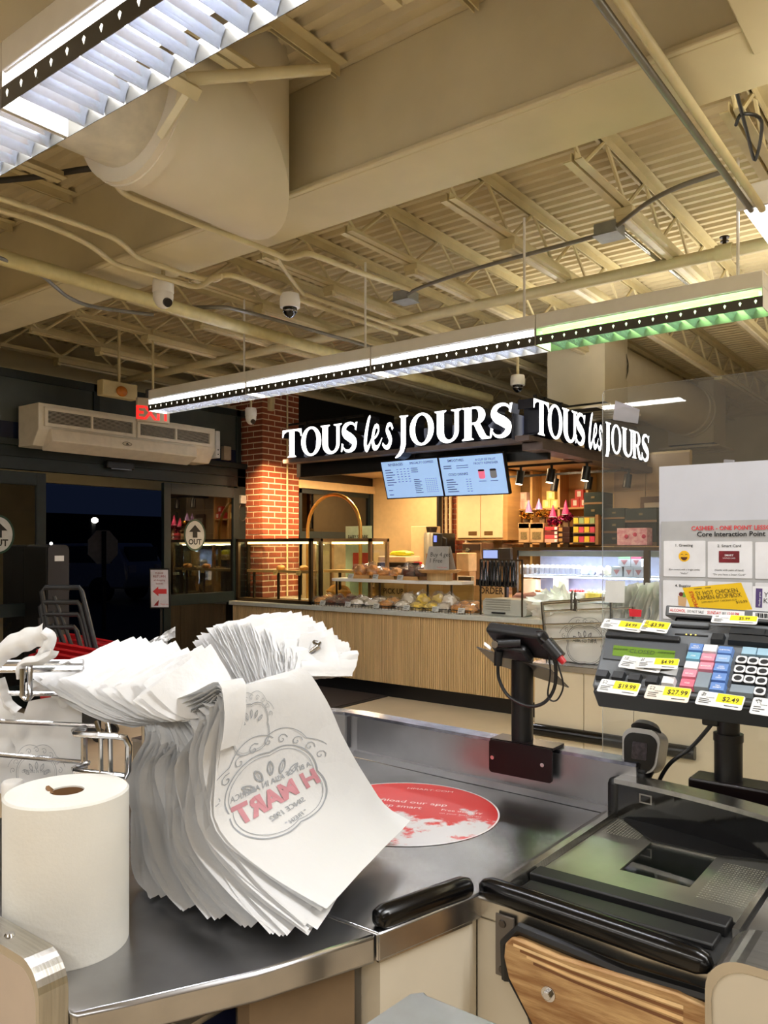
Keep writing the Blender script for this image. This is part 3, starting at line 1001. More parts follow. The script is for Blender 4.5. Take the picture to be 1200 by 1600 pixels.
def letter_shapes(ch):
    """Outlines (with holes) of one letter in a unit box."""
    if ch == 'T':
        return [([(.28, 0), (.72, 0), (.72, .025), (.635, .07), (.635, .93), (.76, .93), (.90, .86), (.945, .73), (1, .73), (.985, 1.0), (.015, 1.0), (0, .73), (.055, .73), (.10, .86), (.24, .93), (.365, .93), (.365, .07), (.28, .025)], [])]
    if ch == 'O':
        return [(ell(.5, .5, .5, .52), [ell(.5, .5, .27, .44)[::-1]])]
    if ch == 'U':
        return [([(0, 1), (0, .965), (.085, .925), (.085, .34)] + ell(.495, .34, .41, .36, 180, 360, 16)[1:] + [(.905, .925), (1, .965), (1, 1), (.62, 1), (.62, .965), (.745, .925), (.745, .34)] + ell(.55, .34, .195, .26, 0, -180, 14)[1:] + [(.355, .925), (.44, .965), (.44, 1)], [])]
    if ch == 'S':
        return [(stroke([(.86, .80), (.72, .93), (.50, .965), (.27, .88), (.20, .72), (.32, .585), (.56, .47), (.76, .33), (.74, .15), (.52, .035), (.28, .06), (.12, .20)], [.02, .04, .05, .09, .13, .15, .155, .14, .11, .06, .04, .02]), []),
                ([(.83, .98), (.80, .74), (.88, .70), (.94, .99)], []), ([(.03, .02), (.10, .02), (.17, .27), (.06, .31)], [])]
    if ch == 'J':
        return [([(.30, 1), (.30, .965), (.40, .925), (.40, .10), (.34, -.10), (.20, -.22), (0, -.32), (.02, -.36), (.34, -.30), (.60, -.16), (.74, .06), (.74, .925), (.9, .965), (.9, 1)], [])]
    if ch == 'R':
        return [([(0, 0), (.42, 0), (.42, .03), (.345, .07), (.345, .94), (.25, 1), (0, 1), (0, .965), (.085, .925), (.085, .07), (0, .03)], []),
                ([(.30, 1), (.52, 1)] + ell(.52, .73, .31, .27, 90, -90, 14)[1:] + [(.30, .46), (.30, .53), (.46, .53)] + ell(.46, .735, .13, .205, -90, 90, 10)[1:] + [(.30, .94)], []),
                ([(.40, .50), (.64, .48), (.86, .10), (1.02, .03), (1.02, 0), (.72, 0), (.62, .09)], [])]
    if ch == 'l':
        return [(stroke([(.80, 1.12), (.62, .98), (.40, .58), (.30, .22), (.42, .05), (.62, .10), (.92, .36)], [.045, .10, .14, .14, .12, .08, .03]), [])]
    if ch == 'e':
        return [(stroke([(.14, .34), (.46, .42), (.68, .58), (.66, .73), (.50, .77)], [.03, .045, .06, .075, .075]), []),
                (stroke([(.56, .785), (.36, .70), (.20, .40), (.26, .12), (.48, .05), (.72, .12), (1.0, .36)], [.06, .09, .115, .12, .085, .05, .02]), [])]
    if ch == 's':
        return [(stroke([(.88, .60), (.74, .76), (.52, .74), (.44, .58), (.60, .42), (.70, .24), (.56, .06), (.30, .04), (.08, .16)], [.06, .06, .08, .10, .12, .12, .09, .065, .05]), [])]
letter_face = EM('sign_letter_face', (255, 255, 255), 2.6)
letter_side = M('navy_letter_return', (16, 20, 42), .45, var=.1)
sign_rail = M('sign_rail', (104, 92, 92), .45, .3, var=.1)
def shop_sign(fr, spans, base, cap, depth, label, rail):
    t = thing('shop_sign', label, 'sign', fr.p((spans[0][1] + spans[-1][2]) / 2, base))
    for ch, x0, x1 in spans:
        mb = MB()
        hh = cap * (.62 if ch in 'es' else 1.0)
        for poly, holes in letter_shapes(ch):
            hh = cap
            P = ccw([(x0 + q[0] * (x1 - x0), base + q[1] * hh) for q in poly])
            Hs = [[(x0 + q[0] * (x1 - x0), base + q[1] * hh) for q in h] for h in holes]
            mb.prism(fr, P, -depth, 0, Hs, side=1)
        mb.build('letter', [letter_face, letter_side], t)
    a, b = spans[0][1], spans[-1][2]
    MB().fbox(fr, a - .02, base - .055, -depth - .02, b + .1, base - .012, -.03).build('base_rail', sign_rail, t)
    MB().fbox(fr, a - .02, base - .04, -depth - .05, b + .1, base + cap * .62, -depth - .03).build('back_panel', letter_side, t)
    MB().fbox(fr, rail[0], base + cap + rail[2], -depth * .7, rail[1], base + cap + rail[2] + .022, -depth * .5).build('top_rail', black_m, t)
    n = max(2, int((rail[1] - rail[0]) / .5))
    for i in range(n):
        x = rail[0] + (i + .5) * (rail[1] - rail[0]) / n
        MB().fbox(fr, x - .018, base + cap * .5, -depth * .8, x + .018, base + cap + rail[2] + .02, -depth * .4).build('hanger_clip', black_m, t)
    return t
YS = 6.3
fr1 = Frame((0, YS, 0), (1, 0, 0), (0, 0, 1))
sx_ = lambda px: at(px, 700, Y=YS).x
sp = [('T', 441, 471.5), ('O', 470.5, 502), ('U', 501, 534), ('S', 532, 560), ('l', 566, 582), ('e', 579, 597), ('s', 596, 616), ('J', 617.5, 640), ('O', 640, 678), ('U', 679, 721), ('R', 722, 766), ('S', 764, 803)]
shop_sign(fr1, [(c, sx_(a), sx_(b)) for c, a, b in sp], 2.487, .305, .15, 'lit white letter shop sign facing the checkouts over the bakery counter', (sx_(443), sx_(560), .06))
XS = -3.15
fr2 = Frame((XS, 0, 0), (0, 1, 0), (0, 0, 1))
sy_ = lambda px: at(px, 700, X=XS).y
sp = [('T', 833.5, 858), ('O', 856, 879), ('U', 878.5, 902), ('S', 898.5, 915.5), ('l', 918, 928), ('e', 926, 935), ('s', 933, 942), ('J', 942, 956), ('O', 955, 971), ('U', 971.5, 990), ('R', 988, 1003), ('S', 1002, 1015)]
shop_sign(fr2, [(c, sy_(a), sy_(b)) for c, a, b in sp], 2.487, .305, .15, 'second lit white letter shop sign running back along the bakery side', (sy_(850), sy_(900), .05))
struct(MB().box(-6.33, 6.62, 2.30, -3.2, 6.68, 2.50), 'trim_4', black_m)
struct(MB().box(-3.32, 6.36, 2.36, -3.12, 9.3, 2.425), 'trim_5', sign_rail)

# ------------------------------------------------------------------ bakery shell
YB = 9.2
oak_wall = M('oak_wall_panel', (190, 146, 88), .5, var=.10, scale=2, stretch=(1, 1, 9))
tile_wall = M('brown_wall_tile', (170, 142, 108), .45, var=.12, scale=2.5)
struct(MB().box(-6.86, YB, 0, -2.7, YB + .08, 2.60), 'wall_bakery_back', wall_beige)
mb = MB()
for i, (a, b) in enumerate(((-3.58, -3.2), (-3.195, -2.7))):
    for j in range(4):
        o = MB().box(a + .003, YB - .012, .9 + j * .42, b - .003, YB, .9 + (j + 1) * .42 - .006)
        o.build('wall_tile', tile_wall, bpy.data.objects['wall_bakery_back'])
struct(MB().box(-6.3, 6.68, 2.46, -3.2, 7.22, 2.52).box(-6.86, 7.22, 2.46, -3.2, YB, 2.52), 'ceiling_bakery', M('bakery_ceiling', (222, 200, 168), .6, var=.03))
struct(MB().box(-6.86, 8.7, 0, at(683, 800, Y=8.7).x, 8.76, 2.46), 'wall_bakery_panel', wall_beige)
t0 = at(683, 800, Y=8.7).x
struct(MB().box(t0, 8.69, .9, t0 + .035, 8.76, 2.46), 'trim_7', black_m)
# side window of the bakery
w = struct(MB().box(-6.9, 7.22, .9, -6.86, 7.27, 2.24).box(-6.9, 8.62, .6, -6.84, 8.69, 2.24).box(-6.9, 7.22, 1.60, -6.85, 8.69, 1.70).box(-6.9, 7.22, 2.18, -6.86, 8.69, 2.24), 'window_2', dark_green)
MB().box(-6.885, 7.27, 1.70, -6.88, 8.62, 2.18).build('pane', GLASS('dark_window_glass', (60, 62, 64), .22), w)
struct(MB().box(-6.92, 7.21, 2.24, -6.82, 8.7, 2.34), 'trim_8', wall_beige)
struct(MB().box(-6.95, 7.21, 0, -6.86, 8.7, 1.6), 'wall_bakery_side', M('grey_beige_wall', (150, 132, 100), .6))
struct(MB().box(-6.95, 7.21, 2.34, -6.86, YB, DECK - .3), 'wall_bakery_side_upper', black_m)
# pipes before brick between the panels
x_a, x_b = at(684, 800, Y=8.9).x, at(716, 800, Y=8.9).x
bw = struct(MB().box(x_a - .05, 8.95, .9, x_b + .1, 9.0, 2.46), 'wall_brick_strip', mortar)
k = 0
z = .92
while z < 2.42:
    xx = x_a - .02 - (0 if k % 2 else .1)
    while xx < x_b + .05:
        x1 = min(xx + .2, x_b + .1)
        MB().box(xx, 8.938, z, x1, 8.95, z + .058).build('brick', brick_m, bw)
        xx += .211
    z += .0685
    k += 1
for i, px in enumerate((690, 697, 704)):
    x = at(px, 800, Y=8.82).x
    o = MB().tube([(x, 8.82, .95), (x, 8.82, 2.45)], .022, 8).build('riser_pipe', M('cream_riser', (222, 200, 160), .5), smooth=True)
    tag(o, ('first', 'second', 'third')[i] + ' cream riser pipe from the beige panel, before the brick strip', 'pipe', 'cream riser pipes by the brick strip')

def px_box(px0, px1, py0, py1, Y, d):
    c = (px0 + px1) / 2
    return (at(px0, 855, Y=Y).x, Y, at(c, py1, Y=Y).z, at(px1, 855, Y=Y).x, Y + d, at(c, py0, Y=Y).z)

# wall cabinet
b = px_box(713, 793, 774, 844, 8.6, .34)
b = (b[0], b[1], b[2], b[3], b[4], 2.44)
t = thing('wall_cabinet', 'pale two door wall cabinet over the back counter of the bakery', 'cabinet', (b[0], b[1], b[2]))
MB().box(*b).build('body', oak_wall, t)
m_ = (b[0] + b[3]) / 2
for s, (xa, xb) in enumerate(((b[0] + .03, m_ - .004), (m_ + .004, b[3] - .06))):
    o = MB().box(xa, b[1] - .02, b[2] + .03, xb, b[1], b[5] - .02).build('door', M('cabinet_cream', (226, 204, 160), .45, var=.03), t)
    xh = xb - .17 if s == 0 else xa + .05
    MB().box(xh, b[1] - .023, b[2] + .06, xh + .12, b[1] - .019, b[2] + .11).build('handle', M('brass_dark', (120, 92, 52), .4, .5), o)

# open shelf unit
xs = [at(px, 855, Y=8.9).x for px in (783, 830, 873, 917)]
t = thing('open_shelf_unit', 'tall oak shelf unit holding small gift boxes behind the cake case', 'shelf', (xs[0], 8.9, 0))
zs = at(850, 794, Y=8.9).z
MB().box(xs[0], 9.16, .9, xs[-1], 9.19, 2.44).build('back_panel', oak_wall, t)
for x in xs:
    MB().box(x - .015, 8.9, .9, x + .015, 9.16, 2.44).build('upright', wood, t)
MB().box(xs[0], 8.9, zs - .02, xs[-1], 9.16, zs).build('shelf_board', wood_h, t)
zl = at(800, 848, Y=8.9).z
MB().box(xs[0], 8.9, zl - .02, xs[-1], 9.16, zl).build('shelf_board', wood_h, t)
for k, (pxa, cols, lb) in enumerate(((806, ((226, 190, 176), (232, 214, 200)), 'pink and white'), (849, ((232, 206, 120), (236, 222, 170)), 'yellow'), (893, ((200, 60, 52), (240, 226, 214)), 'red and white'))):
    x = at(pxa, 855, Y=8.95).x
    s = .105
    for q, (dx, dz) in enumerate(((0, 0), (s + .006, 0), (s / 2, s))):
        w_ = ('lower, cabinet side', 'lower, cake box side', 'top')[q]
        t = thing('gift_box', f'small {lb} gift box, {w_} of its shelf pile', 'box', (x + dx, 8.95, zs + dz), 'gift boxes on the oak shelf')
        MB().box(x + dx, 8.93, zs + dz, x + dx + s, 9.03, zs + dz + s * .98).build('carton', M('gift_' + lb.split()[0] + str(k), cols[0], .5), t)
        MB().box(x + dx + .03, 8.926, zs + dz + .02, x + dx + s - .03, 8.93, zs + dz + s * .8).build('front_label', M('gift_label' + str(k), cols[1], .5), t)

# ------------------------------------------------------------------ bakery counter
HC = .872
cx0, cx1, cy0, cy1 = -7.08, -3.11, 6.3, 7.15
slat_m = M('oak_slat_front', (202, 170, 122), .5, var=.14, scale=2, stretch=(22, 22, 1))
t = thing('bakery_counter', 'long oak slatted bakery counter on a black plinth', 'counter', ((cx0 + cx1) / 2, (cy0 + cy1) / 2, 0))
MB().box(cx0 + .02, cy0 + .02, .14, cx1 - .02, 6.57, HC - .045).box(-6.84, 6.57, .14, cx1 - .02, cy1, HC - .045).box(-3.7, cy1, .14, cx1 - .02, 7.9, HC - .045).build('carcass', slat_m, t)
MB().box(cx0 + .06, cy0 + .06, 0, cx1 - .06, 6.57, .14).box(-3.7, cy1, 0, cx1 - .06, 7.9, .14).build('plinth', black_m, t)
MB().prism(Frame((0, 0, 0), (1, 0, 0), (0, 1, 0)), [(cx0 - .02, cy0 - .025), (cx1 + .0, cy0 - .025), (cx1 + .03, cy0 + .01), (cx1 + .03, 7.9), (-3.75, 7.9), (-3.75, cy1), (-6.845, cy1), (-6.845, 6.575), (cx0 - .02, 6.575)], HC - .045, HC).build('worktop', M('grey_stone_top', (186, 188, 182), .4, var=.05, scale=20), t, bevel=.004)
seams = [cx0 + .02] + [at(px, 1000, Y=cy0).x for px in (444, 491, 542, 597, 657, 705, 758, 810)] + [cx1 - .02]
for a, b_ in zip(seams, seams[1:]):
    mb = MB()
    n = max(4, int((b_ - a) / .024))
    prof = []
    for i in range(n):
        x = a + .004 + i * (b_ - a - .008) / n
        w_ = (b_ - a - .008) / n
        prof += [(x, cy0 + .012), (x + w_ * .12, cy0 + .002), (x + w_ * .75, cy0 + .002), (x + w_ * .87, cy0 + .012)]
    prof.append((b_ - .004, cy0 + .012))
    vs = []
    for x, y in prof:
        vs += [(x, y, .145), (x, y, HC - .05)]
    mb.add(vs, [(2 * i, 2 * i + 2, 2 * i + 3, 2 * i + 1) for i in range(len(prof) - 1)])
    mb.add([(a + .004, cy0 + .012, .145), (b_ - .004, cy0 + .012, .145), (b_ - .004, cy0 + .02, .145), (a + .004, cy0 + .02, .145)], [(0, 1, 2, 3)])
    mb.build('front_panel', slat_m, t)
for j in range(2):
    mb = MB().box(cx1 - .02, cy0 + .03 + j * .8, .145, cx1 - .005, cy0 + .03 + (j + 1) * .8 - .006, HC - .05)
    mb.build('side_panel', slat_m, t)

# glass display cases
def glass_case(x0, x1, y0, y1, z0, z1, frame_m, label, shelf_z, posts):
    t = thing('display_case', label, 'display case', ((x0 + x1) / 2, (y0 + y1) / 2, z0))
    r = .018
    f = MB()
    for x in (x0, x1 - 2 * r):
        for y in (y0, y1 - 2 * r):
            f.box(x, y, z0, x + 2 * r, y + 2 * r, z1)
    for z in (z0, z1 - 2 * r):
        for y in (y0, y1 - 2 * r):
            f.box(x0, y, z, x1, y + 2 * r, z + 2 * r)
        for x in (x0, x1 - 2 * r):
            f.box(x, y0, z, x + 2 * r, y1, z + 2 * r)
    f.build('frame', frame_m, t)
    MB().box(x0 + .03, y0 + .014, z0 + .03, x1 - .03, y0 + .018, z1 - .03).build('pane', glass, t)
    MB().box(x0 + .014, y0 + .03, z0 + .03, x0 + .018, y1 - .03, z1 - .03).build('pane', glass, t)
    MB().box(x1 - .018, y0 + .03, z0 + .03, x1 - .014, y1 - .03, z1 - .03).build('pane', glass, t)
    MB().box(x0 + .03, y0 + .03, z1 - .022, x1 - .03, y1 - .03, z1 - .018).build('pane', glass, t)
    MB().box(x0 + .12, y0 + .06, shelf_z - .03, x1 - .05, y1 - .03, shelf_z).build('shelf_board', wood_h, t)
    MB().box(x0 + .05, y0 + .06, z0 + .005, x1 - .05, y1 - .06, z0 + .035).build('bottom_board', wood_h, t)
    for px in posts:
        MB().box(px - .012, y0 + .07, z0 + .03, px + .012, y0 + .094, shelf_z - .03).build('shelf_post', bronze, t)
    MB().box(x0 + .06, y1 - .07, z1 - .06, x1 - .05, y1 - .045, z1 - .035).build('light_bar', EM('warm_case_light', (255, 214, 150), 4), t)
    area('case_lamp_warm', ((x0 + x1) / 2, y1 - .06, z1 - .065), x1 - x0 - .2, 5, (1.0, .74, .42), (-.5, 0, 0), .03)
    return t
cA0, cA1 = at(369, 855, Y=6.38).x, at(486, 855, Y=6.38).x
YC2 = 6.80
cB0, cB1 = at(488, 855, Y=YC2).x, at(579, 855, Y=YC2).x
zc = at(486, 841, Y=6.38).z
glass_case(cA0, cA1, 6.38, 6.575, HC, zc, bronze, 'empty glass case with a dark frame at the column end of the counter', 1.24, (cA0 + .22, cA0 + .62, cA0 + .95))
glass_case(cB0, cB1, YC2, 7.14, HC, zc, M('tan_frame', (150, 120, 84), .4, .4), 'glass case with a tan frame before the brass arch', 1.24, (cB0 + .35,))
crust = M('golden_crust', (226, 160, 80), .5, var=.3, scale=10, bump=.3, bscale=40)
cream_cake = M('white_icing', (244, 238, 228), .45, var=.03)
choc = M('dark_bread', (112, 62, 40), .5, var=.3, scale=12)
icing_y = M('yellow_icing', (238, 206, 90), .45, var=.1)
wrap = GLASS('bread_wrapper', (244, 240, 232), .14, .12, .10)
def loaf(x, y, z, m, label, sx=.08, sy=.06, sz=.045, group=None, wrapped=False, cat='bread', name='bread_loaf'):
    t = thing(name, label, cat, (x, y, z), group)
    sd = random.uniform(0, 40)
    MB().ball((x, y, z + sz * .86), sx, sy, sz, 14, 9, None, .35, sd).build('crumb', m, t, smooth=True)
    if wrapped:
        MB().ball((x, y, z + sz * .98), sx * 1.12, sy * 1.12, sz * 1.12, 12, 8, None, .7, sd + 3).build('wrapper', wrap, t)
    return t
def price_tag(x, y, z, label, w=.07, h=.05, group=None, m=None):
    t = thing('price_card', label, 'price card', (x, y, z), group)
    fr = Frame((x, y, z), (1, 0, 0), (0, .35, 1))
    MB().fbox(fr, -w / 2, 0, 0, w / 2, h, .002).build('card', m or M('price_card_white', (206, 206, 200), .5), t)
    l = MB()
    for i in range(3):
        l.quad(fr, -w * .38, h * (.25 + i * .22), w * (.1 + .1 * i), h * (.25 + i * .22) + h * .07, .0028)
    l.build('printed_lines', ink, t, kind='stuff')
    return t
for k, (x, w_) in enumerate(((cA0 + .62, 'farther'), (cA0 + .98, 'nearer'))):
    loaf(x, 6.50, 1.24, crust, f'small pastry on the glass case shelf, the {w_} of two above the little tags', .06, .05, .03, None, False, 'pastry', 'pastry')
    price_tag(x - .02, 6.425, 1.185, f'tan price card clipped to the glass case shelf, {w_} of the two', .07, .055, None, M('tan_card', (222, 180, 110), .5))
loaf(at(530, 925, Y=6.95).x, 6.96, HC + .036, crust, 'large golden bread in the tan framed glass case', .17, .10, .085)

# brass arch
xa, xb = at(481, 855, Y=7.22).x, at(563, 855, Y=7.22).x
r = (xb - xa) / 2
zt_ = at(521, 773, Y=7.22).z
pts = [(xa, 7.22, HC - .6)] + [((xa + xb) / 2 - r * math.cos(math.pi * i / 20), 7.22, zt_ - r + r * math.sin(math.pi * i / 20)) for i in range(21)] + [(xb, 7.22, HC - .6)]
t = thing('brass_arch', 'tall brass tube arch rising behind the glass cases', 'arch', ((xa + xb) / 2, 7.22, 0))
MB().tube(pts, .021, 12).build('tube', gold, t, smooth=True)
MB().box(xa - .04, 7.17, 0, xb + .04, 7.27, HC - .58).build('base', slat_m, t)
p = at(560, 822, Y=7.6)
t = thing('standing_poster', 'pale teal poster standing in the corner behind the brass arch', 'poster', (p.x, 7.6, 0))
xa, xb = at(540, 855, Y=7.6).x, at(580, 855, Y=7.6).x
fr = Frame((xa, 7.6, 0), (1, 0, 0), (0, 0, 1))
MB().fbox(fr, 0, .9, -.012, xb - xa, p.z, 0).build('board', M('pale_teal_board', (150, 176, 156), .5), t)
MB().text(fr, 'BABY SHARK', (xb - xa) / 2, p.z - .16, .072, 'c', .002, .78, .02).build('lettering', ink, t)
MB().fbox(fr, .12, p.z - .55, .001, xb - xa - .02, p.z - .33, .003).build('red_block', M('poster_red', (160, 60, 44), .5), t)
MB().fbox(fr, .1, 0, -.3, xb - xa - .1, .9, -.012).build('stand', oak_wall, t)

# white shelf above the counter with trays of bread
zS = 1.135
sxa, sxb = at(527, 905, Y=6.55).x, at(722, 905, Y=6.55).x
t = thing('serving_shelf', 'white shelf on thin posts above the pastry trays', 'shelf', (sxa, 6.5, HC))
MB().prism(Frame((0, 0, 0), (1, 0, 0), (0, 1, 0)), [(sxa, 6.46), (sxb - .12, 6.46), (sxb, 6.54), (sxb, 6.77), (sxa, 6.77)], zS, zS + .032).build('board', white_m, t, bevel=.003)
for px in (531, 598, 673, 710):
    x = at(px, 905, Y=6.58).x
    MB().box(x - .008, 6.52, HC, x + .008, 6.536, zS).build('post', bronze, t)
MB().box(sxa, 6.762, HC + .02, sxb, 6.766, zS).build('back_pane', glass, t)
for k in range(3):
    x0 = at(548 + 38 * k, 905, Y=6.55).x
    x1 = at(583 + 38 * k, 905, Y=6.55).x
    ord_ = ('first', 'second', 'third')[k]
    t = thing('wooden_tray', f'{ord_} wooden bread tray on the white shelf, counted from the glass case', 'tray', ((x0 + x1) / 2, 6.75, zS + .032), 'wooden trays on the white shelf')
    MB().box(x0, 6.5, zS + .033, x1, 6.76, zS + .045).box(x0, 6.5, zS + .045, x1, 6.512, zS + .07).box(x0, 6.748, zS + .045, x1, 6.76, zS + .07).box(x0, 6.5, zS + .045, x0 + .012, 6.76, zS + .07).box(x1 - .012, 6.5, zS + .045, x1, 6.76, zS + .07).build('tray', wood_h, t)
    m_ = (crust, crust, choc)[k]
    for q in range(2):
        xx = x0 + (q + .5) * (x1 - x0) / 2
        loaf(xx, 6.62 + .02 * q, zS + .046, m_, f'{"paler" if q else "plump"} wrapped bread on the {ord_} wooden tray of the white shelf', .08, .065, .07 if k != 1 else .055, 'wrapped breads on the white shelf', True)
    price_tag(x0 + .06, 6.475, zS + .034, f'price card before the {ord_} wooden bread tray', group='price cards on the white shelf')
c = at(688, 905, Y=6.63)
t = thing('wooden_riser', 'half round wooden riser holding the discount sign', 'riser', (c.x, 6.62, zS + .032))
zr = at(688, 890, Y=6.63).z
MB().lathe((c.x, 6.62, zS + .033), [(.13, 0), (.13, zr - zS - .06)], 24).build('drum', slat_m, t, smooth=True)
MB().lathe((c.x, 6.62, zr - .03), [(.19, 0), (.22, .028)], 28).build('top', wood_h, t, smooth=True)
t = thing('discount_sign', 'grey tent sign reading Buy 4 get 1 Free on the wooden riser', 'sign', (c.x, 6.62, zr))
fr = Frame((c.x - .14, 6.55, zr), (1, 0, 0), (0, .18, 1))
h = at(688, 853, Y=6.7).z - zr
MB().prism(fr, [(0, 0), (.29, 0), (.26, h), (.03, h)], -.006, 0).build('front_face', M('grey_card', (184, 182, 178), .5), t)
fr3 = Frame((c.x - .14, 6.68, zr), (1, 0, 0), (0, -.22, 1))
MB().prism(fr3, [(0, 0), (.29, 0), (.26, h), (.03, h)], -.004, 0).build('back_face', M('grey_card', (184, 182, 178), .5), t)
mb = MB().text(fr, 'Buy 4 get', .06, h * .56, .062, 'l', .001).text(fr, '1 Free', .06, h * .30, .062, 'l', .001)
mb.build('lettering', ink, t)
MB().text(fr, 'tous les jours', .15, h * .08, .022, 'l', .001).build('red_lettering', red_ink, t)

# pastry trays along the counter front
tx = [at(px, 948, Y=6.5).x for px in (500, 536, 578, 624, 672, 712, 752)]
ordn = ['sixth', 'fifth', 'fourth', 'third', 'second', 'first']
cols = [(crust, choc), (choc, cream_cake), (cream_cake, crust), (cream_cake, icing_y), (icing_y, cream_cake), (crust, crust)]
for k in range(6):
    x0, x1 = tx[k] + .02, tx[k + 1] - .02
    t = thing('pastry_tray', f'{ordn[k]} black wire pastry tray from the tong rack', 'tray', ((x0 + x1) / 2, 6.5, HC), 'pastry trays along the counter')
    MB().box(x0, 6.34, HC + .001, x1, 6.60, HC + .008).build('plate', M('tray_paper', (222, 214, 196), .6), t)
    mb = MB()
    for y in (6.34, 6.60):
        mb.tube([(x0, y, HC + .035), (x1, y, HC + .035)], .004, 5)
    for x in (x0, x1):
        mb.tube([(x, 6.34, HC + .035), (x, 6.60, HC + .035)], .004, 5)
    for i in range(9):
        x = x0 + i * (x1 - x0) / 8
        mb.tube([(x, 6.34, HC), (x, 6.34, HC + .035)], .003, 4)
    mb.build('wire_rim', black_m, t)
    for q in range(4):
        xx = x0 + ((q % 2) + .5) * (x1 - x0) / 2
        yy = 6.41 + .12 * (q // 2)
        w_ = ('front row nearer the glass case', 'front row nearer the tong rack', 'back row nearer the glass case', 'back row nearer the tong rack')[q]
        loaf(xx, yy, HC + .008, cols[k][q % 2], f'wrapped pastry in the {w_} of the {ordn[k]} wire tray', .082, .06, .042 + .012 * (q // 2) + (.03 if k in (3, 4) and q > 1 else 0), 'wrapped pastries along the counter', True, 'pastry', 'pastry')
    price_tag((x0 + x1) / 2 + .03, 6.318, HC + .012, f'price card on the front of the {ordn[k]} wire pastry tray', .075, .05, 'price cards along the counter')

# wooden back partition with PICK UP and ORDER
YP = 7.08
xa, xb = at(585, 915, Y=YP).x, at(786, 915, Y=YP).x
zp = at(690, 913, Y=YP).z
t = thing('order_partition', 'oak partition along the back of the counter lettered PICK UP and ORDER', 'partition', ((xa + xb) / 2, YP, HC))
MB().box(xa, YP, HC, xb, YP + .03, zp).build('board', oak_wall, t)
fr = Frame((0, YP - .001, 0), (1, 0, 0), (0, 0, 1))
for px0, px1, word, size in ((600, 632, 'PICK UP', .085), (752, 786, 'ORDER', .095)):
    x0, x1 = at(px0, 920, Y=YP).x, at(px1, 920, Y=YP).x
    o = MB().fbox(fr, x0, HC + .02, 0, x1, zp - .01, .012).build('panel', M('oak_pale_panel', (206, 168, 112), .5, var=.08), t)
    MB().text(fr, word, (x0 + x1) / 2, at(px0, 927, Y=YP).z, size, 'c', .014, .9, .02).build('lettering', M('brown_lettering', (64, 40, 22), .5), o)
for px in (637, 690, 740):
    x = at(px, 920, Y=YP).x
    MB().box(x - .01, YP - .012, HC, x + .01, YP, zp).build('batten', wood, t)

# tong rack
xa, xb = at(751, 900, Y=6.42).x, at(816, 900, Y=6.42).x
zr = at(783, 874, Y=6.42).z
t = thing('tong_rack', 'thin bronze rack on two posts holding a row of black tongs', 'rack', ((xa + xb) / 2, 6.42, HC))
for x in (xa, xb):
    MB().box(x - .007, 6.413, HC, x + .007, 6.427, zr).build('post', bronze, t)
MB().box(xa, 6.413, zr - .014, xb, 6.427, zr).build('bar', bronze, t)
tong_m = M('black_tong', (24, 24, 26), .22, var=.1)
src = None
for k in range(9):
    x = xa + .03 + k * (xb - .1 - xa) / 8
    lab = f'black serving tongs, {["first", "second", "third", "fourth", "fifth", "sixth", "seventh", "eighth", "ninth"][k]} on the rack from the pastry trays'
    if src is None:
        src = thing('serving_tongs', lab, 'tongs', (0, 0, 0), 'tongs hanging on the rack')
        L = zr - at(783, 914, Y=6.42).z
        for s in (-1, 1):
            q = [V((s * .006, -.015, .0)), V((s * .010, -.018, -L * .35)), V((s * .014, -.02, -L * .7)), V((s * .017, -.022, -L * .9)), V((s * .012, -.022, -L))]
            MB().tube(q, [.007, .008, .010, .019, .010], 8).build('arm', tong_m, src, local=True, smooth=True)
        MB().cyl((0, -.016, -.01), (0, -.016, .006), .012, n=10).build('pivot', M('tong_pivot', (120, 120, 122), .25, .8), src, local=True)
        src.location = (x, 6.41, zr - .016)
    else:
        dup(src, (x, 6.41, zr - .016), random.uniform(-.3, .3), lab)
# pale bin below the tongs
xa, xb = at(754, 950, Y=6.42).x, at(823, 950, Y=6.42).x
zt_ = at(790, 937, Y=6.42).z
t = thing('tissue_bin', 'pale grey ribbed plastic box at the counter corner under the tongs', 'box', ((xa + xb) / 2, 6.6, HC))
bin_m = M('pale_grey_plastic', (186, 186, 176), .4, var=.03)
MB().prism(Frame((0, 6.42, 0), (1, 0, 0), (0, 0, 1)), rrect(xa, HC + .002, xb, zt_, .035), -.30, 0).build('shell', bin_m, t, bevel=.012)
mb = MB()
for i in range(5):
    o = MB().box(xa + .03, 6.408, HC + .06 + i * .022, xb - .16, 6.421, HC + .068 + i * .022).build('rib', bin_m, t)
MB().box(xa + .10, 6.409, HC + .018, xa + .24, 6.420, HC + .032).build('slot', ink, t)
loaf((xa + xb) / 2 + .05, 6.78, zt_ - .06, M('pink_cloth', (206, 150, 140), .6), 'pink folded cloth lying behind the pale grey box', .16, .06, .06, None, False, 'cloth', 'folded_cloth')

# equipment on the back counter of the bakery
YK = 8.2
t = thing('back_counter', 'low oak back counter along the wall of the bakery', 'counter', (-5.6, YK, 0))
MB().box(-6.7, YK, .02, -4.5, 8.6, .95).build('carcass', oak_wall, t)
MB().box(-6.72, YK - .02, .95, -4.48, 8.62, .98).build('worktop', M('brown_worktop', (126, 88, 58), .4), t)
def kit(name, label, cat, px0, px1, py0, py1, Y, d, m, bevel=.008):
    b = px_box(px0, px1, py0, py1, Y, d)
    t = thing(name, label, cat, ((b[0] + b[3]) / 2, Y + d / 2, b[2]))
    MB().box(*b).build('body', m, t, bevel=bevel)
    return t, b
t, b = kit('beige_locker', 'narrow beige cabinet standing beside the coffee grinder', 'cabinet', 642, 668, 822, 905, 8.28, .3, wall_beige)
t = thing('coffee_grinder', 'tall grey cylindrical coffee grinder with beans on top', 'coffee grinder', at(671, 905, Y=8.25))
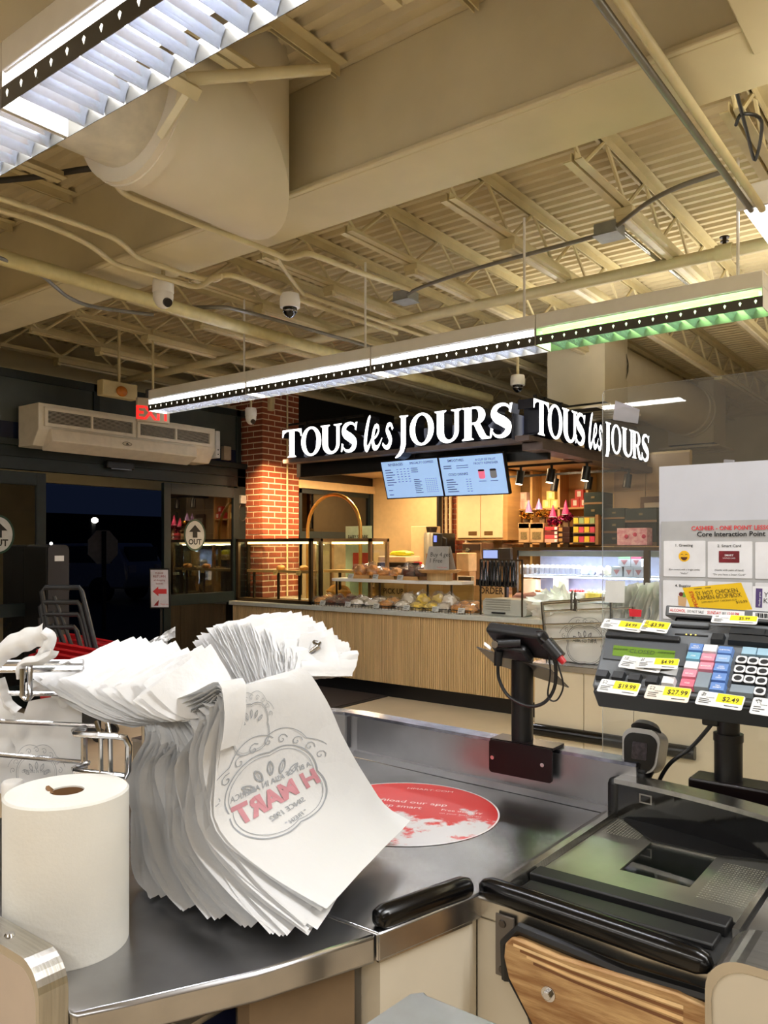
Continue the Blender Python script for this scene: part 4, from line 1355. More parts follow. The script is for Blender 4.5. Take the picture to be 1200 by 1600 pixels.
c = at(671, 905, Y=8.25)
zt_ = at(671, 832, Y=8.25).z
MB().lathe((c.x, 8.3, .98), [(.10, 0), (.10, zt_ - 1.0), (.085, zt_ - .98)], 20).build('body', M('grinder_grey', (146, 142, 128), .35, .3), t, smooth=True)
MB().lathe((c.x, 8.3, zt_), [(.06, 0), (.075, .07)], 16).build('bean_hopper', M('bean_brown', (36, 24, 18), .4), t, smooth=True)
t, b = kit('coffee_machine', 'black coffee machine with a small blue display', 'coffee machine', 676, 691, 833, 865, 8.2, .3, black_m)
MB().box(b[0] + .02, 8.195, b[5] - .11, b[0] + .06, 8.2, b[5] - .03).build('display', EM('blue_display', (90, 110, 230), 1.4), t)
MB().tube([(b[3], 8.22, b[5] - .05), (b[3] + .06, 8.2, b[5] - .07), (b[3] + .06, 8.2, b[5] - .18)], .015, 8).build('spout', black_m, t)
MB().box(b[0] - .1, 8.2, .98, b[3] + .1, 8.5, b[2]).build('base', M('brown_worktop', (126, 88, 58), .4), t)
t, b = kit('label_printer', 'low beige printer on a black stand behind the bread shelf', 'printer', 590, 634, 869, 878, 7.5, .3, M('printer_beige', (226, 200, 158), .5), .012)
MB().box(b[0] - .02, 7.52, b[2] - .10, b[3], 7.78, b[2] - .01).build('stand', black_m, t)
MB().box(b[0] + .3, 7.53, .4, b[3] - .3, 7.77, b[2] - .1).build('column', black_m, t)
b2 = at(626, 870, Y=7.62)
loaf(b2.x, 7.64, b[5], M('lime_bag', (206, 214, 40), .4), 'lime green packet lying on the beige printer', .17, .08, .035, None, False, 'packet', 'snack_packet')
t, b = kit('red_canister', 'small red canister beside the black printer stand', 'canister', 646, 654, 878, 892, 7.9, .08, M('red_can', (180, 30, 30), .4))
MB().box(b[0], 7.91, .5, b[3] + .3, 7.97, b[2]).build('ledge', M('brown_worktop', (126, 88, 58), .4), t)
t, b = kit('cup_dispenser', 'pale wooden cup holder beside the discount sign', 'cup holder', 713, 732, 864, 893, 7.6, .18, M('pale_maple', (222, 188, 136), .5))
MB().box(b[0], 7.62, .4, b[3], 7.76, b[2]).build('pedestal', oak_wall, t)
t, b = kit('card_terminal', 'cream card terminal with a dark screen behind the partition', 'card terminal', 714, 740, 900, 915, 7.13, .02, M('cream_plastic', (226, 210, 176), .4), .006)
MB().box(b[0] + .02, 7.124, b[2] + .015, b[3] - .03, 7.13, b[5] - .01).build('screen', M('terminal_screen', (60, 46, 34), .2), t)
MB().box(b[0] + .03, 7.15, .9, b[3] - .03, 7.17, b[2]).build('stand', black_m, t)
t, b = kit('order_tablet', 'tablet with a glowing pale blue screen above the tongs', 'tablet', 754, 779, 858, 874, 7.3, .015, black_m, .004)
MB().box(b[0] + .012, 7.296, b[2] + .012, b[3] - .012, 7.3, b[5] - .012).build('screen', EM('tablet_glow', (150, 170, 230), .9), t)
MB().box((b[0] + b[3]) / 2 - .03, 7.316, .87, (b[0] + b[3]) / 2 + .03, 7.33, b[2] + .05).build('stand', black_m, t)
t, b = kit('register_screen', 'grey back of a till screen beside the glowing tablet', 'monitor', 779, 798, 856, 885, 7.6, .05, M('dark_grey_plastic', (74, 68, 64), .4))
MB().box(b[0] + .05, 7.6, .87, b[3] - .05, 7.65, b[2]).build('stand', black_m, t)
t, b = kit('espresso_machine', 'steel espresso machine along the back counter', 'coffee machine', 722, 752, 848, 905, 8.24, .3, M('warm_steel', (150, 120, 90), .3, .7))
MB().cyl((b[0] + .1, 8.20, b[2] + .35), (b[0] + .1, 8.25, b[2] + .35), .03, n=12).build('group_head', chrome, t)
MB().box(b[0] + .02, 8.26, .975, b[3] - .02, 8.5, b[2]).build('feet', black_m, t)
MB().box(b[0] + .02, 8.22, b[5] - .09, b[3] - .02, 8.24, b[5] - .02).build('front_trim', M('dark_trim', (52, 36, 26), .4), t)

# menu screens
def menu_screen(c4, label, kind):
    """c4: photo corners tl, tr, br, bl on their tilted plane."""
    O = V((at(*c4[3], Y=6.62)))
    tl = at(*c4[0], Y=6.50)
    br = at(*c4[2], Y=6.62)
    tr = at(*c4[1], Y=6.50)
    ux = (br - O).normalized()
    up = ((tl - O) + (tr - br)) / 2
    up = up - ux * up.dot(ux)
    h = up.length
    w_ = (br - O).length
    fr = Frame(O, ux, up)
    t = thing('menu_screen', label, 'screen', O)
    MB().fbox(fr, -.012, -.012, -.045, w_ + .012, h + .012, -.002).build('casing', black_m, t)
    MB().quad(fr, 0, 0, w_, h, 0).build('display', EM('menu_blue', (156, 190, 236), .82), t)
    MI = M('menu_ink', (34, 50, 84), .5)
    li = MB()
    if kind == 0:
        MB().text(fr, 'BEVERAGES', w_ * .26, h * .88, .036, 'c', .002, 1, .01).build('lettering', MI, t)
        MB().text(fr, 'SPECIALTY COFFEES', w_ * .72, h * .89, .032, 'c', .002, 1, .01).build('lettering', MI, t)
        for i in range(7):
            li.quad(fr, w_ * .05, h * (.76 - i * .068), w_ * (.16 + .03 * (i % 3)), h * (.76 - i * .068) + h * .02, .002)
            for j in range(4):
                if i < 6:
                    li.quad(fr, w_ * (.26 + j * .065), h * (.77 - i * .068), w_ * (.29 + j * .065), h * (.77 - i * .068) + h * .014, .002)
        for i in range(3):
            li.quad(fr, w_ * .52, h * (.77 - i * .05), w_ * .64, h * (.77 - i * .05) + h * .018, .002)
        for i in range(8):
            li.quad(fr, w_ * .54, h * (.46 - i * .05), w_ * (.64 + .03 * (i % 2)), h * (.46 - i * .05) + h * .018, .002)
            for j in range(6):
                li.quad(fr, w_ * (.74 + j * .035), h * (.47 - i * .05), w_ * (.757 + j * .035), h * (.47 - i * .05) + h * .012, .002)
        for i in range(2):
            li.quad(fr, w_ * .05, h * (.20 - i * .12), w_ * .13, h * (.20 - i * .12) + h * .018, .002)
    else:
        MB().text(fr, 'SMOOTHIES', w_ * .26, h * .88, .034, 'c', .002, 1, .01).build('lettering', MI, t)
        MB().text(fr, 'COLD DRINKS', w_ * .27, h * .52, .034, 'c', .002, 1, .01).build('lettering', MI, t)
        MB().text(fr, 'A CUP OF FRUIT', w_ * .73, h * .86, .030, 'c', .002, 1, .0).build('lettering', MI, t)
        MB().text(fr, 'FROSTY REFRESHER', w_ * .73, h * .77, .030, 'c', .002, 1, .0).build('lettering', MI, t)
        for i in range(2):
            li.quad(fr, w_ * .05, h * (.76 - i * .055), w_ * .18, h * (.76 - i * .055) + h * .02, .002)
            li.quad(fr, w_ * .26, h * (.76 - i * .055), w_ * .45, h * (.76 - i * .055) + h * .014, .002)
        for i in range(6):
            li.quad(fr, w_ * .06, h * (.40 - i * .062), w_ * (.18 + .03 * (i % 3)), h * (.40 - i * .062) + h * .02, .002)
            for j in range(2):
                li.quad(fr, w_ * (.38 + j * .05), h * (.40 - i * .062), w_ * (.41 + j * .05), h * (.40 - i * .062) + h * .012, .002)
        for q, (xq, c) in enumerate(((.64, (226, 112, 140)), (.82, (112, 112, 112)))):
            MB().prism(fr, rrect(w_ * xq - .035, h * .40, w_ * xq + .035, h * .64, .02), .001, .002).build('drink_picture', EM('drink_col' + str(q), c, .8), t)
            MB().prism(fr, rrect(w_ * xq - .035, h * .59, w_ * xq + .035, h * .64, .012), .002, .003).build('drink_top', M('drink_dark', (40, 40, 44), .4), t)
            li.quad(fr, w_ * xq - .04, h * .33, w_ * xq + .04, h * .345, .002)
    li.build('menu_lines', M('menu_ink2', (70, 92, 134), .5), t, kind='stuff')
    MB().tube([fr.p(w_ / 2, h * .7, -.04), fr.p(w_ / 2, h * .8, -.08), V((fr.p(w_ / 2, h * .8, 0).x, 6.6, 2.45))], .016, 6).build('mount', black_m, t)
menu_screen(((598, 722), (688, 715.5), (693, 774.5), (606, 778.5)), 'menu screen with two columns of text, the one by the beige panel', 0)
menu_screen(((690, 715), (788, 708.5), (794.5, 770.5), (696, 774.5)), 'menu screen with two drink pictures beside the first one', 1)

# track lights under the bakery ceiling
def track(pa, pb, Y0, Y1, heads, label):
    a = at(*pa, Z=2.44)
    b = at(*pb, Z=2.44)
    return a, b
th = 0
for (pa, pb, hds, tl) in ((((790, 735)), ((925, 716)), (814, 862, 917), 'front'), (((790, 747)), ((985, 733)), (868, 921, 982), 'rear')):
    ya = 7.6 if tl == 'front' else 8.35
    za = at(pa[0], pa[1], Y=ya).z
    zb_ = at(pb[0], pb[1], Y=ya).z
    z = min((za + zb_) / 2, 2.44)
    xa, xb = at(pa[0], 700, Y=ya).x, at(pb[0], 700, Y=ya).x
    t = thing('light_track', f'{tl} black lighting track under the bakery ceiling', 'track', ((xa + xb) / 2, ya, z))
    MB().box(xa - 1.2, ya - .015, z - .01, xb, ya + .015, z + .015).build('rail', black_m, t)
    for x in (xa, xb - .1):
        MB().box(x, ya - .01, z + .015, x + .02, ya + .01, 2.46).build('stem', black_m, t)
    for k, px in enumerate(hds):
        x = at(px, 740, Y=ya).x
        th += 1
        o = thing('track_spotlight', f'{["first", "second", "third"][k]} black spotlight on the {tl} lighting track from the menu screens', 'spotlight', (x, ya, z), 'black spotlights on the bakery tracks')
        MB().cyl((x, ya, z - .01), (x, ya, z - .06), .015, n=8).build('stem', black_m, o)
        MB().cyl((x, ya, z - .05), (x - .015, ya - .02, z - .19), .042, n=16).build('barrel', black_m, o, smooth=True)
        if tl == 'front':
            MB().cyl((x - .0152, ya - .0202, z - .191), (x - .0155, ya - .0205, z - .194), .037, n=16).build('lens', EM('spot_lens', (255, 236, 204), 9), o)
c = at(889, 722, Y=7.3)
t = thing('ceiling_speaker', 'small dark cone speaker under the bakery ceiling', 'speaker', (c.x, 7.3, 2.4))
MB().lathe((c.x, 7.3, 2.36), [(.06, 0), (.085, .1)], 16).build('cone', M('dark_cone', (52, 44, 40), .5), t, smooth=True)
for x, y, p in ((-6.0, 7.5, 26), (-4.9, 7.6, 26), (-3.9, 7.7, 22), (-4.4, 8.45, 9), (-5.9, 8.2, 11)):
    area('bakery_downlight', (x, y, 2.43), .22, p, (1.0, .72, .42))
area('column_fill_warm', (-6.25, 6.15, 2.75), .06, 22, (1.0, .62, .30), Vector((-.50, .72, -1.0)).to_track_quat('-Z', 'Y').to_euler(), spread=math.radians(70))  # added warm fill on the column and glass case, no track head here

# ------------------------------------------------------------------ cake case
YC = 8.0
b = px_box(803, 1032, 853, 1010, YC, .7)
x0, x1 = b[0], b[3]
ZT = 1.5
t = thing('cake_case', 'brightly lit glass cake case with two shelves behind the counter', 'display case', ((x0 + x1) / 2, YC, 0))
MB().box(x0, YC, 0, x1, YC + .7, .72).build('base', oak_wall, t)
MB().box(x0, YC + .66, .72, x1, YC + .7, ZT).build('back_panel', M('case_grey_back', (150, 152, 176), .4), t)
MB().box(x0 - .02, YC - .01, ZT - .035, x1 + .02, YC + .72, ZT).build('top_board', bronze, t)
xp = at(1006, 880, Y=YC).x
mb = MB()
for nm, x in (('a', x0 - .015), ('b', xp)):
    MB().box(x, YC - .012, .72, x + .06, YC + .03, ZT - .03).build('corner_post', bronze, t)
z1_, z2_ = at(900, 899, Y=YC + .2).z, at(900, 938, Y=YC + .2).z
case_white = M('case_white', (232, 234, 244), .3, var=.02)
MB().box(x0 + .03, YC + .14, z1_ - .012, x1 - .01, YC + .62, z1_).build('shelf_board', case_white, t)
MB().box(x0 + .03, YC + .08, z2_ - .012, x1 - .01, YC + .62, z2_).build('shelf_board', case_white, t)
MB().box(x0 + .03, YC + .04, ZT - .10, x1 - .01, YC + .14, ZT - .04).build('light_cover', case_white, t)
MB().box(x0 + .05, YC + .15, ZT - .075, x1 - .03, YC + .20, ZT - .05).build('light_bar', EM('case_light', (236, 238, 255), 9), t)
MB().box(x0 + .05, YC + .15, z1_ - .03, x1 - .03, YC + .18, z1_ - .014).build('light_bar', EM('case_light', (236, 238, 255), 9), t)
MB().box(x0 + .045, YC + .001, .74, x1 - .005, YC + .005, ZT - .04).build('pane', glass, t)
area('case_lamp', ((x0 + x1) / 2, YC + .3, ZT - .06), x1 - x0 - .2, 18, (.92, .93, 1.0), (0, 0, 0), .12)
area('case_lamp', ((x0 + x1) / 2, YC + .3, z1_ - .03), x1 - x0 - .2, 16, (.92, .93, 1.0), (0, 0, 0), .12)
ordl = ['first', 'second', 'third', 'fourth', 'fifth', 'sixth', 'seventh', 'eighth', 'ninth', 'tenth', 'eleventh', 'twelfth']
xcup0, xcup1 = at(818, 890, Y=YC + .3).x, at(905, 890, Y=YC + .3).x
src = None
for k in range(12):
    x = xcup0 + k * (xcup1 - xcup0) / 11
    lab = f'white cream cup, {ordl[k]} from the counter end of the upper cake shelf'
    if src is None:
        src = thing('cream_cup', lab, 'dessert', (0, 0, 0), 'cream cups on the upper cake shelf')
        MB().lathe((0, 0, 0), [(.026, 0), (.034, .075)], 12).build('cup', GLASS('dessert_cup', (236, 236, 250), .15, .05, .35), src, local=True, smooth=True)
        MB().ball((0, 0, .08), .036, .036, .032, 10, 6).build('cream', cream_cake, src, local=True, smooth=True)
        src.location = (x, YC + .28, z1_)
    else:
        dup(src, (x, YC + .28, z1_), 0, lab)
for k, (px, c, lb) in enumerate(((914, (238, 236, 240), 'white'), (925, (206, 214, 236), 'pale blue'), (938, (238, 226, 234), 'pinkish white'), (950, (226, 214, 190), 'cream'))):
    x = at(px, 890, Y=YC + .3).x
    loaf(x, YC + .3, z1_, M('small_cake_' + str(k), c, .45), f'small {lb} cake beyond the cream cups on the upper shelf', .05, .05, .055, None, False, 'cake', 'small_cake')
for k, (px0, px1, py0, py1, lid) in enumerate(((955, 972, 878, 893, (230, 232, 236)), (975, 990, 879, 894, (232, 230, 234)), (989, 1006, 880, 895, (232, 234, 236)), (966, 985, 866, 877, (150, 190, 150)), (986, 1002, 867, 878, (220, 100, 130)))):
    bb = px_box(px0, px1, py0, py1, YC + .2, .12)
    dz = 0
    zb_ = z1_ if k < 3 else z1_ + .105
    hh = .10
    where = ('lower row nearest the cream cups', 'lower row, middle', 'lower row by the case post', 'upper row with a green lid', 'upper row with a pink lid')[k]
    t = thing('cake_carton', f'small white carton with a window, {where}, in the cake case', 'box', (bb[0], YC + .2, zb_), 'cartons in the cake case')
    MB().box(bb[0], YC + .2, zb_, bb[3], YC + .32, zb_ + hh).build('carton', M('carton_white', (232, 232, 236), .45), t)
    w_ = bb[3] - bb[0]
    fr = Frame((bb[0], YC + .199, zb_), (1, 0, 0), (0, 0, 1))
    MB().add([fr.p(w_ * .2, .07, .001), fr.p(w_ * .5, .015, .001), fr.p(w_ * .8, .07, .001)], [(0, 1, 2)]).build('window_mark', M('carton_pink', (206, 140, 140), .4), t)
    MB().box(bb[0], YC + .198, zb_ + hh - .018, bb[3], YC + .322, zb_ + hh + .002).build('lid', M('carton_lid' + str(k), lid, .45), t)
def cake(px, py, m_side, m_top, label, r=.10, h=.09, deco=None):
    x = at(px, py, Y=YC + .25).x
    t = thing('round_cake', label, 'cake', (x, YC + .25, z2_))
    MB().lathe((x, YC + .25, z2_ + .001), [(r * 1.25, 0), (r * 1.25, .006)], 24).build('board', case_white, t)
    MB().lathe((x, YC + .25, z2_ + .007), [(r, 0), (r, h * .92), (r * .93, h)], 24).build('sponge', m_side, t, smooth=True)
    for i in range(9):
        a = i * 2 * math.pi / 9
        MB().ball((x + r * .68 * math.cos(a), YC + .25 + r * .68 * math.sin(a), z2_ + h + .016), .019, .019, .018, 8, 6).build('topping', deco or m_top, t, smooth=True)
    MB().lathe((x, YC + .25, z2_ + h + .007), [(r * .5, 0), (r * .42, .02)], 16).build('centre', m_top, t, smooth=True)
red_i = M('red_icing', (214, 36, 50), .4)
cake(846, 928, cream_cake, cream_cake, 'white cake with orange fruit on the lower case shelf', .08, .07, M('orange_fruit', (230, 140, 70), .4))
cake(874, 928, red_i, cream_cake, 'red sided cake on the lower case shelf', .10, .085, M('pink_icing', (232, 150, 150), .4))
cake(902, 928, cream_cake, red_i, 'white cake heaped with red berries on the lower shelf', .10, .085, red_i)
cake(929, 928, icing_y, cream_cake, 'yellow cake on the lower case shelf', .10, .085, cream_cake)
cake(955, 925, cream_cake, cream_cake, 'plain white cake behind the white card on the acrylic screen', .10, .085)
cake(985, 925, cream_cake, crust, 'white cake with golden fruit beside the case post', .10, .085, icing_y)
bb = px_box(815, 835, 902, 925, YC + .35, .1)
t, b3 = kit('cake_stand_card', 'peach coloured box at the counter end of the lower cake shelf', 'box', 816, 838, 905, 930, YC + .42, .12, M('peach_card', (236, 206, 176), .5))
t, b3 = kit('cake_stand_card', 'pale card box in the middle of the lower cake shelf', 'box', 864, 882, 902, 925, YC + .46, .12, M('pale_card', (222, 214, 204), .5))

# goods standing on the cake case
green_box = M('dark_green_carton', (24, 38, 34), .45, var=.1)
kraft = M('kraft_band', (120, 92, 60), .55)
def gbox(px0, px1, py0, py1, Y, d, label):
    t, b = kit('cake_box', label, 'box', px0, px1, py0, py1, Y, d, green_box, .004)
    t['group'] = 'dark green cake boxes on the case'
    MB().box(b[0] - .002, Y - .003, b[2], b[3] + .002, Y + .002, b[2] + (b[5] - b[2]) * .16).build('kraft_band', kraft, t)
    cx = (b[0] + b[3]) / 2
    MB().box(cx - .02, Y - .003, b[2] + (b[5] - b[2]) * .5, cx + .02, Y, b[2] + (b[5] - b[2]) * .66).build('emblem', M('emblem_gold', (112, 98, 66), .5), t)
    return t
gbox(912, 941, 769, 788, 8.1, .3, 'topmost dark green cake box of the tall stack')
gbox(912, 941, 788, 811, 8.1, .3, 'second dark green cake box of the tall stack, under the topmost')
gbox(912, 941, 811, 832, 8.12, .3, 'third dark green cake box of the tall stack')
gbox(912, 941, 832, 853, 8.12, .3, 'bottom dark green cake box of the tall stack')
gbox(943, 976, 794, 811, 8.14, .3, 'top dark green cake box of the middle stack')
gbox(943, 976, 811, 833, 8.14, .3, 'second dark green cake box of the middle stack')
gbox(943, 976, 833, 853, 8.14, .3, 'bottom dark green cake box of the middle stack')
gbox(977, 1026, 794, 816, 8.1, .3, 'wide dark green cake box over the pink one')
gbox(977, 1026, 816, 853, 8.2, .3, 'tall dark green cake box behind the pink one')
t, b = kit('pink_cake_box', 'pink flowered cake box on the case below the green ones', 'box', 964, 1011, 825, 852, 8.02, .16, M('pink_flower_carton', (214, 140, 156), .5, scale=30, rgb2=(236, 190, 196)), .004)
for q in range(3):
    MB().ball((b[0] + .1 + q * .09, 8.018, b[2] + .09 + .02 * (q % 2)), .022, .003, .022, 10, 6).build('flower', M('flower_red', (196, 50, 90), .5), t, smooth=True)
def paper_bag(px0, px1, py0, label):
    t, b = kit('paper_bag', label, 'bag', px0, px1, py0, 848, 8.08, .1, M('kraft_paper_bag', (196, 160, 116), .6, var=.12, scale=12), .006)
    MB().box(b[0] + .03, 8.076, b[2] + .04, b[3] - .03, 8.08, b[2] + .12).build('print', M('bag_print', (130, 110, 70), .6, var=.3, scale=60), t)
    MB().box(b[0] - .004, 8.08, b[5] - .06, b[3] + .004, 8.18, b[5]).build('folded_top', M('kraft_paper_bag', (196, 160, 116), .6), t)
paper_bag(810, 827, 817, 'brown paper bag with green print at the end of the case top')
paper_bag(828, 849, 817, 'second brown paper bag along the case top')
gold_t = M('gold_tinsel', (206, 150, 60), .2, .9, var=.4, scale=40)
mag_t = M('magenta_tinsel', (150, 40, 80), .2, .8, var=.4, scale=40)
def tinsel(px, py, r, m, label):
    c = at(px, py, Y=8.14)
    t = thing('tinsel_bunch', label, 'decoration', (c.x, 8.14, c.z - r))
    mb = MB()
    for i in range(90):
        d = V((random.gauss(0, 1), random.gauss(0, 1), random.gauss(0, 1))).normalized()
        p = c + V((d.x * r * 1.25, d.y * r * .9, d.z * r * .75)) * random.uniform(.5, 1)
        q = V((random.gauss(0, 1), random.gauss(0, 1), random.gauss(0, 1))).normalized() * .016
        s = q.orthogonal().normalized() * .012
        mb.add([p - q - s, p + q - s, p + q + s, p - q + s], [(0, 1, 2, 3)])
    mb.build('foil_strips', m, t, kind='stuff')
    MB().box(c.x - .03, 8.12, 1.5, c.x + .03, 8.16, c.z).build('stick', kraft, t)
tinsel(823, 806, .075, gold_t, 'gold tinsel bunch over the first paper bag')
tinsel(848, 803, .075, gold_t, 'gold tinsel bunch over the second paper bag')
tinsel(866, 816, .07, mag_t, 'dark magenta tinsel bunch beside the gold ones')
tinsel(885, 808, .07, mag_t, 'magenta tinsel bunch beside the tall green stack')
lil = M('lilac_hat', (140, 110, 170), .4)
pnk = M('pink_hat', (206, 50, 112), .4)
for k, (px, pyt, pyb, m, lb) in enumerate(((826, 781, 801, lil, 'lilac party hat on the gold tinsel by the menu screens'), (842, 779, 796, lil, 'second lilac party hat on the gold tinsel'), (864, 789, 808, pnk, 'smaller pink party hat on the magenta tinsel'), (884, 781, 804, pnk, 'taller pink party hat on the magenta tinsel'))):
    a, b_ = at(px, pyt, Y=8.14), at(px, pyb, Y=8.14)
    t = thing('party_hat', lb, 'party hat', (b_.x, 8.14, b_.z), 'party hats on the cake case')
    MB().cyl((b_.x, 8.14, b_.z), (b_.x, 8.14, a.z), .045, .003, 16).build('cone', m, t, smooth=True)
    MB().tube([(b_.x + .045 * math.cos(i * .524), 8.14 + .045 * math.sin(i * .524), b_.z) for i in range(13)], .004, 5).build('rim', M('hat_rim', (226, 190, 206), .4), t)
for k, (y0_, y1_, c, lb) in enumerate(((823, 829, (206, 60, 70), 'top'), (830, 836, (120, 40, 40), 'second'), (836, 842, (214, 80, 90), 'third'), (842, 848, (222, 170, 150), 'bottom'))):
    t, b = kit('candle_packet', f'{lb} flat red packet in the little stack by the paper bags', 'packet', 851, 871, y0_, y1_ - .3, 8.06, .1, M('packet' + str(k), c, .45), .002)
    MB().box(b[3] - .035, 8.057, b[2] + .006, b[3] - .003, 8.06, b[5] - .004).build('white_label', paper, t)
for k, (y0_, y1_) in enumerate(((823, 832), (832, 840), (840, 848))):
    t, b = kit('chocolate_box', f'{("top", "middle", "bottom")[k]} dark brown box of the stack beside the red packets', 'box', 872, 890, y0_, y1_ - .3, 8.08, .12, M('dark_brown_box', (58, 32, 26), .4), .002)
    MB().box(b[0] + .01, 8.077, b[2] + .01, b[0] + .05, 8.08, b[5] - .01).build('label', M('gold_label', (196, 150, 90), .4), t)
t, b = kit('candle_stand', 'small tiered rack of candle packs beside the green boxes', 'rack', 895, 932, 807, 850, 8.1, .1, M('rack_back', (58, 46, 40), .5), .002)
for r_, (cols_, py0_, py1_) in enumerate((((150, 170, 120), 809, 818), ((206, 80, 100), 823, 832), ((206, 70, 96), 838, 847))):
    for q in range(4):
        bb = px_box(896 + q * 8.5, 903.5 + q * 8.5, py0_, py1_, 8.06, .04)
        MB().box(*bb).build('candle_pack', M(f'pack{r_}{q % 2}', cols_ if q % 2 else (222, 190, 70), .4), t)
    bb = px_box(895, 931, py1_, py1_ + 1.5, 8.05, .06)
    MB().box(*bb).build('tier', kraft, t)
bb = px_box(930, 935, 804, 851, 8.04, .12)
MB().box(*bb).build('end_board', M('wood_end', (150, 110, 70), .5), t)
p0, p1 = at(952, 830, Y=8.0), at(1028, 826, Y=8.0)
t, b = kit('framed_picture', 'brown framed picture with two pale bands on the tiled wall', 'picture', 1000, 1034, 776, 812, 9.15, .03, M('brown_frame', (104, 76, 54), .5))
MB().box(b[0] + .05, 9.145, b[5] - .14, b[3], 9.15, b[5] - .07).build('upper_band', M('picture_band', (206, 190, 170), .4), t)
MB().box(b[0] + .06, 9.145, b[2] + .03, b[3], 9.15, b[2] + .14).build('lower_band', M('picture_band', (206, 190, 170), .4), t)
MB().cyl((b[0] + .17, 9.144, b[2] + .085), (b[0] + .17, 9.145, b[2] + .085), .04, n=16).build('emblem', M('brown_emblem', (96, 50, 40), .5), t)

def atd(px, py, D):
    u = (px - 600) / F_PX
    v = (HORIZON - py) / F_PX
    return V((D * (-.608 + .794 * u), D * (.794 + .608 * u), EYE + D * v))

# ------------------------------------------------------------------ floor mat, things by the doors
mx = at(538, 1103, Z=0).x
t = thing('floor_mat', 'dark brown floor mat before the bakery counter', 'mat', (mx - 1, 5.4, 0))
MB().box(-7.1, 4.4, 0.001, mx, 6.34, .012).build('pile', M('brown_mat', (48, 36, 30), .9, var=.25, scale=80), t)
MB().box(mx, 4.4, .001, mx + .05, 6.34, .008).build('edge_trim', M('mat_edge', (30, 24, 22), .6), t)

c = at(75, 855, X=-6.75)
t = thing('security_gate_post', 'tall black cabinet with a rounded grey side by the entrance doors', 'cabinet', (c.x - .3, c.y, 0))
zt_ = at(75, 851, X=-6.75).z
y1 = at(108, 855, X=-6.75).y
fr = Frame((-6.75, 0, 0), (0, 1, 0), (0, 0, 1))
MB().prism(fr, [(c.y, .0), (y1, 0)] + arc(y1 - .05, zt_ - .05, .05, 0, math.pi / 2, 6) + arc(c.y + .05, zt_ - .05, .05, math.pi / 2, math.pi, 6), -.62, 0, side=0).build('cabinet', M('charcoal_plastic', (52, 50, 54), .45, var=.05), t)
MB().box(-7.37, c.y - .012, 0, -6.76, c.y - .002, zt_ - .02).build('side_panel', black_m, t)
MB().fbox(fr, (c.y + y1) / 2 - .04, zt_ - .15, 0, (c.y + y1) / 2 + .05, zt_ - .1, .004).build('white_label', paper, t)
MB().ball((-6.75, c.y + .03, zt_ + .01), .014).build('indicator_lamp', EM('indicator_white', (255, 255, 250), 3), t, smooth=True)

# nested red rolling baskets
red_p = M('red_plastic', (176, 18, 26), .35, var=.06)
handle_m = M('dark_grey_handle', (50, 54, 60), .45, var=.08)
base = at(112, 950, X=-6.2)
for k, (hx, hy) in enumerate(((124, 918), (122, 941), (122, 960), (116, 980))):
    D = 6.25 - .0 * k
    p = atd(hx, hy, 6.3)
    lab = f'red rolling basket with a dark handle, {["tallest handle", "second handle down", "third handle down", "lowest handle"][k]} of the nested four'
    t = thing('rolling_basket', lab, 'basket', (p.x, p.y, 0), 'nested red rolling baskets')
    back = V((-.608, .794, 0))
    rt = V((.794, .608, 0))
    z = p.z
    a = p - rt * .30
    b = p + rt * .02
    hd = [a + V((0, 0, -.75)) + rt * .12, a + V((0, 0, -.03)), a + V((0, 0, 0)) + rt * .03, b - rt * .02, b + V((0, 0, -.03)), b + V((0, 0, -.6)) + rt * .14]
    hd = [hd[0], hd[1], hd[2], hd[3], hd[4], hd[5]]
    MB().tube(hd, .020, 8).build('handle', handle_m, t, smooth=True)
    MB().tube([hd[1] + rt * .10 + V((0, 0, -.04)), hd[0] + rt * .22], .016, 8).build('handle_brace', handle_m, t, smooth=True)
    zb = .30 + .085 * (3 - k) * .5
    zr = .78 - .03 * k
    q = p + rt * .10 - back * .06 * k
    lo = [q + rt * s * .20 + back * u * .17 + V((0, 0, zb - p.z)) for s, u in ((-1, -1), (1, -1), (1, 1), (-1, 1))]
    hi = [q + rt * (s * .27 + (.14 if s > 0 else 0)) + back * u * .23 + V((0, 0, zr - p.z - (.12 if s > 0 else 0))) for s, u in ((-1, -1), (1, -1), (1, 1), (-1, 1))]
    mb = MB().add(lo + hi, [(0, 1, 5, 4), (1, 2, 6, 5), (2, 3, 7, 6), (3, 0, 4, 7), (3, 2, 1, 0)])
    mb.build('shell', red_p, t, solid=.012)
    MB().tube(hi + [hi[0]], .014, 6).build('rim', red_p, t, smooth=True)
    if k in (0, 3):
        for s in (-1, 1):
            w_ = q + rt * s * .16 + V((0, 0, .05 - q.z))
            MB().cyl(w_ - back * .02, w_ + back * .02, .05, n=14).build('wheel', black_m, t)
    MB().box(q.x - .05, q.y - .05, .04, q.x + .05, q.y + .05, zb + .02).build('undercarriage', handle_m, t)

